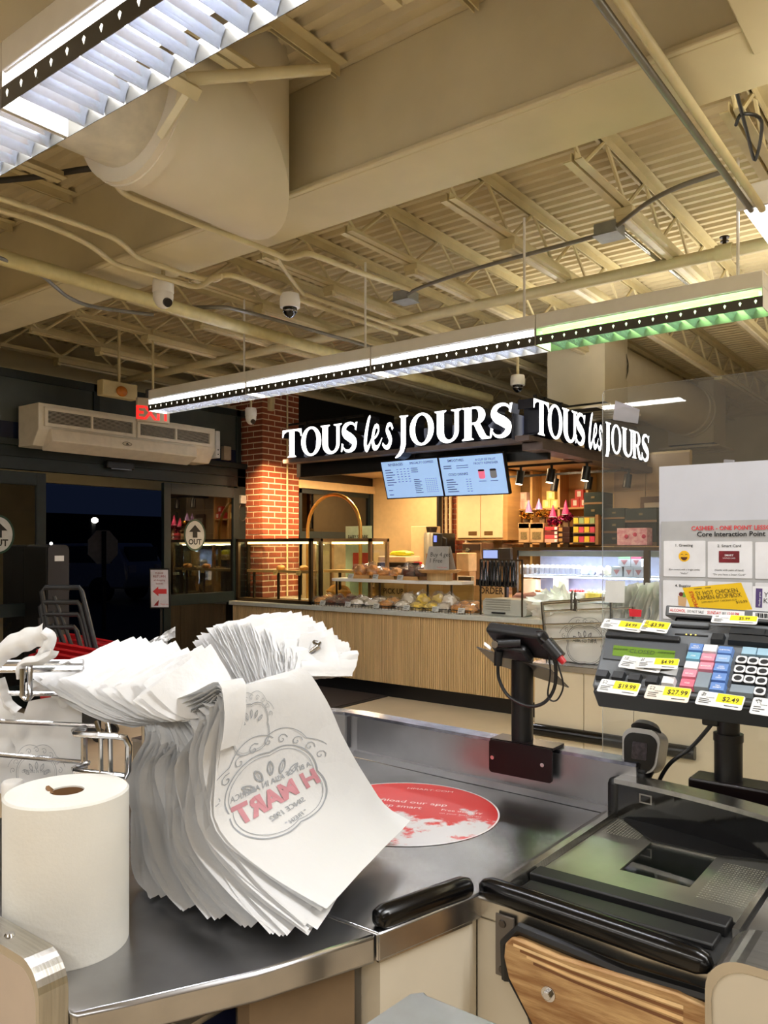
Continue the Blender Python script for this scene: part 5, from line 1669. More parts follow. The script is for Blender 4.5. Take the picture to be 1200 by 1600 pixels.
# standing notice by the OUT door
D = 8.2
c0_, c1_ = atd(234, 951, D), atd(266, 951, D)
t = thing('notice_stand', 'black framed standing notice with a red arrow beside the OUT door', 'sign stand', ((c0_.x + c1_.x) / 2, (c0_.y + c1_.y) / 2, 0))
h = (951 - 888) / F_PX * D
fr = Frame(c0_, (c1_ - c0_), (.06 * .6, -.06 * .8, 1))
w_ = (c1_ - c0_).length
MB().fbox(fr, 0, 0, -.025, w_, h, 0).build('frame', black_m, t, bevel=.006)
MB().quad(fr, .015, .015, w_ - .015, h - .015, .002).build('sheet', M('notice_white', (222, 216, 222), .5), t)
mb = MB()
for i, (s, wd) in enumerate(zip((.028, .036, .026, .026), ('PLEASE', 'RETURN', 'all shopping', 'baskets'))):
    mb.text(fr, wd, w_ / 2, h * (.86 - i * .085), s, 'c', .003, .95, .01)
mb.build('lettering', M('notice_red_ink', (150, 60, 66), .5), t)
ay = h * .43
MB().add([fr.p(*q, .003) for q in ((w_ * .16, ay), (w_ * .44, ay + .05), (w_ * .44, ay + .025), (w_ * .84, ay + .025), (w_ * .84, ay - .025), (w_ * .44, ay - .025), (w_ * .44, ay - .05))], [(0, 6, 5, 2, 1), (2, 5, 4, 3)]).build('arrow', red_ink, t)
MB().prism(fr, [(w_ * .2, .03), (w_ * .42, .03), (w_ * .46, h * .22), (w_ * .3, h * .14)], .002, .003).build('basket_mark', M('notice_dark_red', (150, 20, 30), .5), t)
MB().text(fr, 'Thank you', w_ * .72, .04, .02, 'c', .003).build('thanks', red_ink, t)
m_ = (c0_ + c1_) / 2
MB().cyl((m_.x - .02, m_.y + .02, 0), (m_.x - .01, m_.y + .02, m_.z), .016, n=10).build('pole', black_m, t, smooth=True)
MB().lathe((m_.x - .02, m_.y + .02, 0), [(.14, 0), (.14, .015), (.03, .03)], 20).build('foot', black_m, t, smooth=True)

# gumball machines reflected colours by the left door
c = atd(6, 985, 8.3)
t = thing('gumball_machine', 'clear drum full of coloured gumballs by the entrance doors', 'gumball machine', (c.x, c.y, 0))
MB().box(c.x - .16, c.y - .16, 0, c.x + .16, c.y + .16, c.z - .12).build('pedestal', black_m, t)
gm = [M('gum' + str(i), q, .3) for i, q in enumerate(((190, 40, 40), (210, 180, 50), (60, 130, 70), (60, 90, 170), (220, 210, 200)))]
mb = MB()
for i in range(150):
    mb.mat(i % 5)
    mb.ball((c.x + random.uniform(-.13, .13), c.y + random.uniform(-.13, .13), c.z - .10 + .028 * (i // 20)), .022, nu=6, nv=4)
mb.build('gumballs', gm, t, kind='stuff')
MB().box(c.x - .16, c.y - .16, c.z + .14, c.x + .16, c.y + .16, c.z + .18).build('lid', chrome, t)

# ------------------------------------------------------------------ next lane: counter, bags on a wire rack
LY = 3.8
lx = at(835, 1100, Y=LY).x
t = thing('next_lane_counter', 'cream checkout counter of the next lane with a black bumper strip', 'checkout counter', (.2, LY + .4, 0))
MB().box(lx + .1, LY + .02, .06, 1.6, LY + .8, .86).build('carcass', cream, t)
sx = [lx] + [at(px, 1100, Y=LY).x for px in (912, 990)] + [-.6, .2, 1.0, 1.6]
for a, b in zip(sx, sx[1:]):
    MB().box(a + .002, LY, .08, b - .002, LY + .02, .86).build('side_panel', cream, t)
MB().box(lx - .02, LY - .015, .862, 1.62, LY + .82, .895).build('steel_top', steel_top, t, bevel=.004)
zb = at(900, 1148, Y=LY).z
xe = at(1088, 1168, Y=LY).x
MB().tube([(lx - .01, LY - .014, zb), (xe, LY - .014, zb)], .032, 12).build('bumper', black_gloss, t, smooth=True)
MB().box(lx + .02, LY - .002, 0, lx + .16, LY + .10, zb - .06).build('kick_board', M('ochre_board', (176, 128, 62), .6, var=.1), t)
MB().box(lx + .1, LY + .02, 0, 1.6, LY + .06, .08).build('plinth', black_m, t)

film_w = FILM('white_plastic_film', (232, 233, 234), .12)
film_far = FILM('white_plastic_film_far', (240, 240, 236), .10)
RY = 3.86
t = thing('wire_bag_rack', 'chrome wire bag rack standing on the next lane counter', 'rack', (at(905, 990, Y=RY).x, RY, .895), None)
def bar(px0, py0, px1, py1, r=.006, Y=RY, nm='wire'):
    return MB().cyl(at(px0, py0, Y=Y), at(px1, py1, Y=Y), r, n=8).build(nm, chrome, t, smooth=True)
for a in ((846, 942, 960, 933), (846, 945, 960, 936), (848, 955, 990, 950), (851, 976, 990, 972), (853, 999, 990, 995)):
    bar(*a)
for a in ((847, 941, 856, 1036), (955, 934, 957, 1040), (990, 948, 990, 1040)):
    bar(*a, r=.009, nm='upright')
MB().tube([at(898, 955, Y=RY - .02), at(899, 926, Y=RY - .02), at(895, 923, Y=RY - .02), at(893, 928, Y=RY - .02), at(893, 953, Y=RY - .02), at(900, 955, Y=RY - .02), at(901, 938, Y=RY - .02)], .006, 8).build('hook', chrome, t, smooth=True)

def wavy(x0, x1, z0, z1, y, amp, seed, nu=18, nv=12, cut=None):
    def f(u, v):
        x = x0 + (x1 - x0) * u
        z = z0 + (z1 - z0) * v
        d = noise.noise(V((u * 3.1 + seed, v * 4.3, seed))) * amp
        e = noise.noise(V((u * 9 + seed, v * 2, seed + 3))) * amp * .5
        return (x + e * .6, y + d + e, z + .35 * d * (1 if v > .9 else 0))
    return f
print_m = M('grey_bag_print', (158, 163, 170), .6, var=.1)
print_dark = M('dark_bag_print', (86, 88, 94), .6, var=.1)
def emblem(mb, fn, words, sc=1.0, mirror=True):
    """A round floral emblem drawn as thin strips through fn(x, y) -> point; mirrored, as seen through the film."""
    s = -1 if mirror else 1
    def loop(pts, w):
        n = len(pts)
        for i in range(n - 1):
            a, b = V((*pts[i], 0)), V((*pts[i + 1], 0))
            d = (b - a)
            if d.length < 1e-6:
                continue
            q = V((-d.y, d.x, 0)).normalized() * w
            mb.add([fn(s * (a.x - q.x), a.y - q.y), fn(s * (b.x - q.x), b.y - q.y), fn(s * (b.x + q.x), b.y + q.y), fn(s * (a.x + q.x), a.y + q.y)], [(0, 1, 2, 3)])
    def cusp(R, k, e, n=96, a0=0, a1=2 * math.pi):
        return [((R * (1 + e * abs(math.sin(k * t_ / 2)))) * math.cos(t_), (R * (1 + e * abs(math.sin(k * t_ / 2)))) * math.sin(t_)) for t_ in [a0 + (a1 - a0) * i / n for i in range(n + 1)]]
    loop(cusp(.78 * sc, 4, .16), .012 * sc)
    loop(cusp(.72 * sc, 4, .16), .006 * sc)
    loop(cusp(1.12 * sc, 8, .10, 96, .35, math.pi - .35), .008 * sc)
    for i in range(9):
        a = math.pi * (.1 + .8 * i / 8)
        r = 1.0 * sc
        cx, cy = r * math.cos(a), r * math.sin(a)
        loop([(cx + (.008 + .011 * q) * sc * math.cos(a + q * .75), cy + (.008 + .011 * q) * sc * math.sin(a + q * .75)) for q in range(11)], .008 * sc)
    for i in range(5):
        a = math.pi * (.2 + .6 * i / 4)
        cx, cy = .5 * sc * math.cos(a), .52 * sc * math.sin(a) - .05 * sc
        loop([(cx + sc * (.14 * math.cos(q * math.pi / 6) * math.cos(a) - .055 * math.sin(q * math.pi / 6) * abs(math.sin(q * math.pi / 6)) * math.sin(a)), cy + sc * (.14 * math.cos(q * math.pi / 6) * math.sin(a) + .055 * math.sin(q * math.pi / 6) * abs(math.sin(q * math.pi / 6)) * math.cos(a))) for q in range(13)], .012 * sc)
        loop([(cx - .12 * sc * math.cos(a), cy - .12 * sc * math.sin(a)), (cx + .12 * sc * math.cos(a), cy + .12 * sc * math.sin(a))], .006 * sc)
    for body, y, size, sx, bold in words:
        vs, fs, (a, b) = glyphs(body, bold)
        w_ = (b - a) * size * sx * sc
        mb.add([fn(s * ((v[0] - a) * size * sx * sc - w_ / 2), (v[1] * size + y) * sc) for v in vs], fs)

t2 = thing('plastic_bag_stack', 'stack of white carrier bags with a grey emblem hung on the next lane wire rack', 'bags', at(905, 1035, Y=RY + .1))
x0, x1 = at(850, 1000, Y=RY).x, at(960, 1000, Y=RY).x
zt_, zb_ = at(905, 945, Y=RY).z, .90
for k in range(6):
    MB().grid(wavy(x0 - .02 + .02 * random.random(), x1 + .03 * random.random(), zb_, zt_ + .0, RY + .035 + k * .02, .022, k * 3.3), 14, 10).build('plastic_bag', film_far, t2, smooth=True)
cx_, cz_ = at(912, 1008, Y=RY).x, at(912, 1008, Y=RY).z
mb = MB()
emblem(mb, lambda x, y: (cx_ + x * .12, RY + .012, cz_ + y * .12), (('A BIT OF ASIA', .1, .22, .8, .01),))
mb.build('printed_emblem', print_dark, t2)
def puff(px, py, rx, ry, rz, seed, label, Y=RY + .12, parent=None):
    c = at(px, py, Y=Y)
    for k in range(5):
        MB().ball((c.x + .012 * k, c.y - .03 + .03 * k, c.z), rx, ry, rz, 22, 14, Matrix.Rotation(.3 * k, 3, 'Y'), .8, seed + k).build('bag_handle', film_far, parent, smooth=True)
puff(856, 948, .10, .05, .055, 3.1, '', RY + .1, t2)
t3 = thing('plastic_bag_stack', 'pleated stack of white carrier bag handles behind the acrylic beside the lesson poster', 'bags', at(1000, 960, Y=RY + .15))
c0_, c1_ = at(955, 935, Y=RY + .1), at(1040, 935, Y=RY + .1)
for k in range(14):
    u = k / 13
    xx = c0_.x + (c1_.x - c0_.x) * u
    zz0, zz1 = at(1000, 972, Y=RY).z, at(1000, 906 + 14 * (1 - u) + random.uniform(-3, 3), Y=RY).z
    def f(a, b, xx=xx, zz0=zz0, zz1=zz1, k=k):
        n_ = noise.noise(V((a * 2 + k, b * 3, k * 1.7)))
        return (xx + .05 * b - .02 + .03 * n_, RY + .02 + .14 * a, zz0 + (zz1 - zz0) * b + .012 * n_)
    MB().grid(f, 6, 8).build('bag_handle', film_far, t3, smooth=True)
MB().box(c0_.x, RY + .05, .895, c1_.x, RY + .12, zz0 + .01).build('hanging_bags', film_far, t3)

# ------------------------------------------------------------------ our lane: steel counters
CT = .90
wood_panel = M('cream_panel', (204, 196, 178), .45, var=.04, scale=4)
brown_panel = M('tan_side_panel', (120, 100, 76), .5, var=.08)
pts = [(-.985, .566), (-.936, .566), (-.90, .632), (-.824, .779), (-.756, .968), (-1.75, .968), (-1.75, .566)]
t = thing('towel_counter', 'low steel topped counter wing carrying the paper towel roll', 'counter', (-1.3, .77, 0))
XYF = Frame((0, 0, 0), (1, 0, 0), (0, 1, 0))
MB().prism(XYF, pts, CT - .045, CT).build('steel_top', steel_top, t, bevel=.006)
inn = [(-.815, .82), (-.782, .962), (-.80, .962), (-.835, .83)]
MB().prism(XYF, [(-.86, .80), (-.795, .962), (-1.7, .962), (-1.7, .945), (-.83, .945), (-.885, .80)], .05, CT - .046).build('side_panel', brown_panel, t)
MB().box(-1.7, .57, .60, -.87, .945, .62).build('under_shelf', brown_panel, t)
MB().box(-1.72, .57, .02, -1.70, .962, CT - .046).build('end_panel', brown_panel, t)
# things on the shelf under the counter
c = at(333, 1580, Z=.77)
t = thing('carton', 'white carton with a navy 50 label on the shelf under the towel roll', 'box', (-.96, .74, .62))
MB().box(-1.14, .76, .622, -.96, .90, .78).build('carton', M('off_white_carton', (196, 186, 170), .6), t)
fr = Frame((-.958, .76, .622), (0, 1, 0), (0, 0, 1))
MB().fbox(fr, .03, .06, 0, .10, .15, .002).build('navy_label', M('navy_label', (26, 32, 70), .5), t)
MB().text(fr, '50', .065, .105, .035, 'c', .003, 1, .02).text(fr, 'CT', .065, .075, .022, 'c', .003, 1, .02).build('lettering', paper, t)
for k, (x, y, r) in enumerate(((-1.02, .68, .07), (-1.13, .68, .075))):
    loaf(x, y, .622, film_far, f'crumpled white bag on the shelf below the counter, {"nearer" if k == 0 else "farther from"} the carton', r, .07, .07, None, False, 'bag', 'crumpled_bag')
# guard slab at the end of the counter
t = thing('end_guard', 'beige guard panel edged in rounded steel at the cashier end of the counter', 'panel', (-1.3, .545, 0))
fr = Frame((0, .527, 0), (1, 0, 0), (0, 0, 1))
top_ = .975
prof = [(-1.8, .3), (-.945, .3)] + arc(-.945 - .045, top_ - .045, .045, 0, math.pi / 2, 8) + [(-1.8, top_)]
inner_ = [(-1.8, .3), (-.953, .3)] + arc(-.953 - .04, top_ - .052, .04, 0, math.pi / 2, 8) + [(-1.8, top_ - .007)]
MB().prism(fr, inner_, -.033, -.003).build('panel', M('pinkish_beige', (180, 164, 148), .5, var=.03), t)
n = len(prof)
mb = MB()
for i in range(1, n - 1):
    a, b, ai, bi = prof[i], prof[i + 1], inner_[i], inner_[i + 1]
    vs = [fr.p(*a, .002), fr.p(*b, .002), fr.p(*bi, .002), fr.p(*ai, .002), fr.p(*a, -.038), fr.p(*b, -.038), fr.p(*bi, -.038), fr.p(*ai, -.038)]
    mb.add(vs, [(3, 2, 1, 0), (0, 1, 5, 4), (4, 5, 6, 7), (7, 6, 2, 3)])
mb.build('steel_edge', steel, t, smooth=True)
c = at(25, 1457, Z=top_)
MB().lathe((c.x, .545, top_), [(.007, 0), (.005, .003)], 14).build('screw', chrome, t, smooth=True)

# bagging well
t = thing('bagging_counter', 'steel bagging counter with a raised back wall and round red decal', 'counter', (-1.15, 1.4, 0))
wl = [(-.756, .972), (-.735, 1.06), (-.708, 1.178), (-.700, 1.215), (-.682, 1.75), (-1.62, 1.75), (-1.70, 1.70), (-1.75, 1.6), (-1.75, .972)]
MB().prism(XYF, wl, CT - .045, CT).build('steel_top', steel_top, t, bevel=.004)
rim = [(-.625, 1.735)] + [(-.82, 1.742), (-1.08, 1.748), (-1.45, 1.766)] + [(-1.45 - .22 * math.sin(a), 1.766 - .22 * (1 - math.cos(a))) for a in [i * math.pi / 16 for i in range(1, 9)]] + [(-1.67, 1.2)]
def wall_strip(path, z0, z1, th):
    mb = MB()
    k = len(path)
    vs = []
    for i, p_ in enumerate(path):
        a, b = V((*path[max(i - 1, 0)], 0)), V((*path[min(i + 1, k - 1)], 0))
        d = (b - a).normalized()
        nn = V((d.y, -d.x, 0))
        for off, z in ((0, z0), (0, z1), (th, z1), (th, z0)):
            vs.append((p_[0] + nn.x * off, p_[1] + nn.y * off, z))
    for i in range(k - 1):
        for j in range(4):
            j2 = (j + 1) % 4
            mb.add([vs[i * 4 + j], vs[i * 4 + j2], vs[(i + 1) * 4 + j2], vs[(i + 1) * 4 + j]], [(0, 1, 2, 3)])
    mb.add(vs[:4], [(0, 1, 2, 3)]).add(vs[-4:], [(3, 2, 1, 0)])
    return mb
wall_m = M('dull_steel_wall', (164, 164, 166), .34, 1.0, var=.12, scale=5, bump=.03, bscale=14)
wall_strip(rim, CT, 1.012, .045).build('back_wall', wall_m, t, smooth=True)
wall_strip([(x, y) for x, y in rim], 1.012, 1.020, .05).build('rim_cap', M('blue_worn_steel', (164, 168, 184), .22, 1.0, var=.3, scale=30), t, smooth=True)
wall_strip([(p_[0], p_[1] - .0) for p_ in rim[:4]], CT + .001, CT + .018, -.016).build('wall_fillet', wall_m, t, smooth=True)
xs_ = at(545, 1150, Y=1.76).x
MB().box(xs_ - .0012, 1.752, CT + .02, xs_ + .0012, 1.766, 1.012).build('wall_seam', M('seam_dark', (70, 70, 72), .4), t)
# lip against the scanner bed
mb = MB()
mb.add([(-.706, 1.225, CT + .001), (-.682, 1.222, CT + .016), (-.668, 1.222, CT + .016), (-.664, 1.222, CT), (-.70, 1.735, CT + .001), (-.672, 1.735, CT + .016), (-.658, 1.735, CT + .016), (-.654, 1.735, CT)], [(0, 1, 5, 4), (1, 2, 6, 5), (2, 3, 7, 6), (0, 3, 2, 1), (4, 5, 6, 7)])
mb.build('divider_lip', steel, t)
# front panel and bumper along the cashier side
MB().prism(XYF, [(-.762, .985), (-.716, 1.178), (-.716, 1.20), (-.76, 1.20), (-.80, .985)], .05, CT - .046).build('front_panel', wood_panel, t)
MB().prism(XYF, [(-.757, .975), (-.709, 1.176), (-.715, 1.178), (-.763, .977)], CT - .047, CT - .006).build('steel_band', steel, t)
bp = [V((-.768, .988, CT + .013)), V((-.765, 1.0, CT + .015)), V((-.738, 1.11, CT + .015)), V((-.722, 1.165, CT + .015)), V((-.718, 1.176, CT + .013))]
MB().tube([bp[0] + (bp[0] - bp[1]) * .6] + bp + [bp[-1] + (bp[-1] - bp[-2]) * .6], [.006, .016, .019, .019, .019, .016, .006], 16).build('bumper', black_gloss, t, smooth=True)
MB().box(-1.74, 1.0, .02, -.80, 1.74, CT - .046).build('carcass', wood_panel, t)

# round decal
DC, DRr = V((-1.06, 1.46, CT + .0008)), .215
m = bpy.data.materials.new('worn_red_decal')
m.use_nodes = True
nt = m.node_tree
b = nt.nodes['Principled BSDF']
b.inputs['Roughness'].default_value = .32
tc = nt.nodes.new('ShaderNodeTexCoord')
n1 = nt.nodes.new('ShaderNodeTexNoise')
n1.inputs['Scale'].default_value = 9
n1.inputs['Detail'].default_value = 9
n1.inputs['Roughness'].default_value = .66
sp_ = nt.nodes.new('ShaderNodeSeparateXYZ')
ad = nt.nodes.new('ShaderNodeMath')
ad.operation = 'MULTIPLY_ADD'
ad.inputs[1].default_value = -2.6
ad.inputs[2].default_value = -.03
ad2 = nt.nodes.new('ShaderNodeMath')
ad2.operation = 'MULTIPLY_ADD'
ad2.inputs[1].default_value = -.0
sm = nt.nodes.new('ShaderNodeMath')
sm.operation = 'ADD'
rp = nt.nodes.new('ShaderNodeValToRGB')
rp.color_ramp.elements[0].position = .545
rp.color_ramp.elements[0].color = (*lin((206, 48, 46)), 1)
rp.color_ramp.elements[1].position = .60
rp.color_ramp.elements[1].color = (*lin((206, 204, 204)), 1)
nt.links.new(tc.outputs['Object'], n1.inputs[0])
nt.links.new(tc.outputs['Object'], sp_.inputs[0])
# more worn toward the cashier side, where bags are dragged over it
mv = nt.nodes.new('ShaderNodeVectorMath')
mv.operation = 'DOT_PRODUCT'
mv.inputs[1].default_value = (.42, -.56, 0)
nt.links.new(tc.outputs['Object'], mv.inputs[0])
nt.links.new(mv.outputs['Value'], sm.inputs[0])
nt.links.new(n1.outputs[0], sm.inputs[1])
nt.links.new(sm.outputs[0], rp.inputs[0])
nt.links.new(rp.outputs[0], b.inputs['Base Color'])
fr = Frame(DC, (.794, .608, 0), (-.608, .794, 0))
o = MB().disc(fr, 0, 0, DRr, 0, 64).build('decal', m, None, smooth=False)
for v in o.data.vertices:
    v.co -= DC
o.location = DC
tag(o, 'round red worn decal stuck to the steel bagging counter', 'decal')
mb = MB()
for i in range(64):
    a0, a1 = 2 * math.pi * i / 64, 2 * math.pi * (i + 1) / 64
    mb.add([fr.p(r * math.cos(a), r * math.sin(a), .0004) for r, a in ((DRr - .004, a0), (DRr - .004, a1), (DRr, a1), (DRr, a0))], [(0, 3, 2, 1)])
e = mb.build('white_border', M('decal_white', (226, 222, 222), .4), None)
for v in e.data.vertices:
    v.co -= DC
e.parent = o
mb = MB()
frd = Frame(DC, (.93, .36, 0), (-.36, .93, 0))
mb.text(frd, 'HMART.COM', -.035, .160, .018, 'l', .0005, 1.1)
mb.text(frd, 'Download our app', -.13, .055, .026, 'l', .0005, 1.1, .01).text(frd, 'and shop smart', -.125, .020, .026, 'l', .0005, .98, .01)
mb.text(frd, 'Free delivery', .080, .024, .018, 'l', .0005, 1.0, .01).text(frd, 'on your first order', .080, .004, .0115, 'l', .0005, 1.1)
e = mb.build('pale_lettering', M('decal_letters', (232, 214, 210), .45), None)
for v in e.data.vertices:
    v.co -= DC
e.parent = o

# ------------------------------------------------------------------ scanner lane
t = thing('scanner_counter', 'cream scanner counter with a steel bed and long black bumper', 'checkout counter', (-.2, 1.5, 0))
FY = 1.205
MB().box(-.712, FY + .014, .02, .5, 1.74, CT - .03).build('carcass', wood_panel, t)
MB().box(-.716, FY, .02, -.318, FY + .014, CT - .044).build('front_panel', wood_panel, t)
MB().box(-.716, FY - .008, CT - .046, -.318, FY + .012, CT - .006).build('steel_band', steel, t, bevel=.006)
MB().box(-.716, FY, CT - .03, .5, 1.90, CT - .004).build('bed', M('bed_grey', (70, 70, 70), .4, .6), t)
q0, q1 = V((-.692, FY + .004, CT + .006)), V((-.335, FY - .024, CT + .006))
dd = (q1 - q0).normalized()
MB().tube([q0 - dd * .022, q0 - dd * .014, q0, q0 + dd * .06, q1 - dd * .05, q1, q1 + dd * .014, q1 + dd * .02], [.005, .014, .019, .0205, .0205, .019, .014, .005], 18).build('bumper', black_gloss, t, smooth=True)
rub = M('black_rubber_rail', (20, 20, 21), .42, var=.12)
MB().box(-.655, FY + .035, CT - .004, -.33, FY + .082, CT + .006).build('front_rail', rub, t, bevel=.003)
MB().box(-.662, FY + .09, CT - .004, -.325, FY + .132, CT + .014).build('rear_rail', rub, t, bevel=.003)
plate = M('etched_scanner_plate', (190, 190, 180), .32, 1.0, var=.12, scale=5, bump=.05, bscale=240)
pl = [(-.662, 1.340), (-.322, 1.340), (-.322, 1.70), (-.655, 1.70)]
MB().prism(XYF, pl, CT, CT + .004, [[(-.546, 1.43), (-.546, 1.60), (-.42, 1.60), (-.42, 1.43)]]).build('scanner_plate', plate, t)
MB().box(-.56, 1.42, CT - .07, -.41, 1.61, CT - .066).build('well_floor', black_m, t)
MB().add([(-.546, 1.43, CT), (-.42, 1.43, CT), (-.42, 1.52, CT - .05), (-.546, 1.52, CT - .05)], [(0, 1, 2, 3)]).build('well_mirror', M('well_mirror', (120, 112, 100), .08, 1.0), t)
MB().box(-.546, 1.43, CT - .001, -.42, 1.60, CT + .001).build('scanner_window', GLASS('scanner_glass', (210, 216, 214), .1), t)
dots = MB()
for i in range(16):
    for j in range(14):
        x = -.65 + i * .0062 + j * .0
        yv = 1.60 + j * .0068
        if x < -.655 + .10 - (1.70 - yv) * .2:
            dots.box(x, yv, CT + .0038, x + .003, yv + .003, CT + .0046)
for i in range(16):
    for j in range(20):
        x = -.40 + i * .0052
        yv = 1.40 + j * .0095
        dots.box(x, yv, CT + .0038, x + .0026, yv + .0026, CT + .0046)
dots.build('embossed_dots', M('dot_steel', (168, 168, 160), .3, 1.0), t, kind='stuff')
MB().box(-.318, 1.30, CT - .003, -.308, 1.72, CT + .012).build('right_rail', steel, t)
MB().box(-.302, 1.25, CT - .004, .5, 1.72, CT + .006).build('belt_bed', steel_top, t)
# upright scanner head
arcp = [(-.655 + .045 * i, 1.752 - .002 * i - .0009 * i * i) for i in range(0, 17)]
wall_strip([(x, y) for x, y in reversed(arcp)], CT + .004, CT + .082, -.05).build('head_window', M('black_glass', (10, 10, 12), .10, var=.05, coat=.5), t, smooth=True)
wall_strip([(x, y - .004) for x, y in reversed(arcp)], CT + .082, CT + .092, -.058).build('head_cap', steel, t, smooth=True)
MB().prism(XYF, [(-.546, 1.604), (-.42, 1.604), (-.325, 1.640), (-.325, 1.70), (-.645, 1.712), (-.636, 1.690)], CT + .004, CT + .0075).build('head_apron', M('matte_black', (14, 14, 15), .5), t)
fr = Frame((-.648, 1.70, CT + .045), (.9, -.1, 0), (0, 0, 1))
MB().fbox(fr, -.035, -.044, -.045, .0, .044, .002).build('head_end', rub, t, bevel=.014)
gr = MB()
for j in range(9):
    gr.fbox(Frame((-.52, 1.6945, 0), (1, -.15, 0), (0, 0, 1)), 0, CT + .026 + j * .0058, -.004, .075, CT + .0292 + j * .0058, .0012)
gr.build('speaker_slots', M('slot_grey', (44, 44, 46), .4), t, kind='stuff')
for x, yv, kx in ((-.605, 1.6995, -.08), (-.392, 1.6655, -.27)):
    f2 = Frame((x, yv, CT + .048), (1, kx, 0), (0, 0, 1))
    MB().prism(f2, [(0, 0), (.028, 0), (.028, .02), (0, .02)], 0, .002, [[(.003, .003), (.003, .017), (.025, .017), (.025, .003)]]).build('lens_frame', M('lens_frame', (150, 146, 140), .3, .6), t)
# cream housing with steel trim
t = thing('belt_housing', 'cream end housing with a rounded steel edge beside the scanner bed', 'housing', (.1, 1.1, 0))
hx, hz = -.312, CT + .045
prof = [(.5, .3), (.5, hz)] + arc(hx + .05, hz - .05, .05, math.pi / 2, math.pi, 8) + [(hx, .80)]
outl = [(.5, .3), (.5, hz)] + arc(hx + .05, hz - .05, .05, math.pi / 2, math.pi, 8) + [(hx, .815), (hx + .004, .3)]
fr = Frame((0, 1.135, 0), (1, 0, 0), (0, 0, 1))
inn_ = [(.5, .3), (.5, hz - .012)] + arc(hx + .058, hz - .062, .05, math.pi / 2, math.pi, 8) + [(hx + .01, .815), (hx + .012, .3)]
MB().prism(fr, ccw(inn_), -.10, .0).build('panel', wood_panel, t)
mb = MB()
for i in range(1, len(outl) - 2):
    a, b, ai, bi = outl[i], outl[i + 1], inn_[i], inn_[i + 1]
    vs = [fr.p(*a, .004), fr.p(*b, .004), fr.p(*bi, .004), fr.p(*ai, .004), fr.p(*a, -.11), fr.p(*b, -.11), fr.p(*bi, -.11), fr.p(*ai, -.11)]
    mb.add(vs, [(0, 1, 2, 3), (4, 5, 1, 0), (7, 6, 5, 4), (3, 2, 6, 7)])
mb.build('steel_edge', steel, t, smooth=True)
# wooden bumper board
t = thing('wooden_bumper', 'worn plywood bumper board bolted to the scanner counter front', 'bumper', (-.5, FY, .7))
fy = FY - .012
p_ = lambda px, py: at(px, py, Y=fy - .03)
tl, tr_ = p_(800, 1472), p_(1075, 1580)
x0 = p_(788, 1500).x
xe = -.300
zt0, zt1 = p_(805, 1468).z, p_(1060, 1565).z
zb0 = zt0 - .125
out = [(x0 + .012, zt0), (x0 + .002, zt0 - .012), (x0, zt0 - .035), (x0 + .008, zt0 - .065), (x0 + .07, zb0 - .03), (xe, zb0 - .09), (xe, zt1 - .02), (xe - .02, zt1 + .006), (xe - .06, zt1 + .012), (x0 + .10, zt0 - .004), (x0 + .03, zt0 + .002)]
fr = Frame((0, fy, 0), (1, 0, 0), (0, 0, 1))
ply = M('worn_plywood', (198, 162, 112), .55, var=.3, scale=3.5, stretch=(3, 3, 22), rgb2=(146, 104, 62), bump=.2, bscale=12)
MB().prism(fr, ccw(out), 0, .032).build('board', ply, t, bevel=.005)
for k, (c1, dz) in enumerate(((( 232, 200, 150), 0), ((120, 78, 44), .006), ((226, 190, 138), .0125), ((112, 72, 42), .019))):
    MB().add([fr.p(x0 + .018 + .012 * k, zt0 - .006 - dz, .0326), fr.p(x0 + .12, zt0 - .012 - dz, .0326), fr.p(xe - .05, zt1 - .002 - dz * 1.3, .0326), fr.p(xe - .05, zt1 - .0075 - dz * 1.3, .0326), fr.p(x0 + .12, zt0 - .0165 - dz, .0326), fr.p(x0 + .018 + .012 * k, zt0 - .0105 - dz, .0326)], [(0, 5, 4, 1), (1, 4, 3, 2)]).build('ply_layer', M('ply_layer' + str(k), c1, .6, var=.15), t)
MB().tube([fr.p(x0 - .004, zt0 - .08, .012), fr.p(x0 - .006, zt0 - .02, .014), fr.p(x0 + .02, zt0 + .012, .014), fr.p(x0 + .2, zt0 - .002, .014), fr.p(xe + .02, zt1 + .012, .012)], .010, 8).build('rubber_edge', rub, t, smooth=True)
MB().add([fr.p(x0 - .008, zt0 - .03, .002), fr.p(x0 + .01, zt0 - .07, .034), fr.p(x0 + .08, zb0 - .04, .034), fr.p(x0 + .05, zb0 - .08, .002)], [(0, 3, 2, 1)]).build('torn_rubber', rub, t)
f3 = Frame(fr.p(x0 - .032, zt0 - .085, 0), (1, 0, 0), (0, 0, 1))
o = MB().fbox(f3, 0, 0, 0, .036, .105, .004).build('bracket', M('grey_bracket', (110, 104, 98), .45, .5), t, bevel=.003)
for zz in (.012, .09):
    MB().lathe(None, [(.007, .004), (.006, .0065)], 14, Frame(f3.p(.014, zz, 0), f3.ux, f3.uy)).build('screw', M('dark_screw', (84, 78, 74), .4, .7), o, smooth=True)
c = p_(858, 1552)
fb = Frame((c.x, fy - .032, c.z), (1, 0, 0), (0, 0, 1))
o = MB().lathe(None, [(.012, 0), (.012, .002)], 16, fb).build('washer', chrome, t, smooth=True)
MB().lathe(None, [(.0075, .002), (.0075, .008), (.006, .009)], 6, fb).build('bolt', chrome, o)

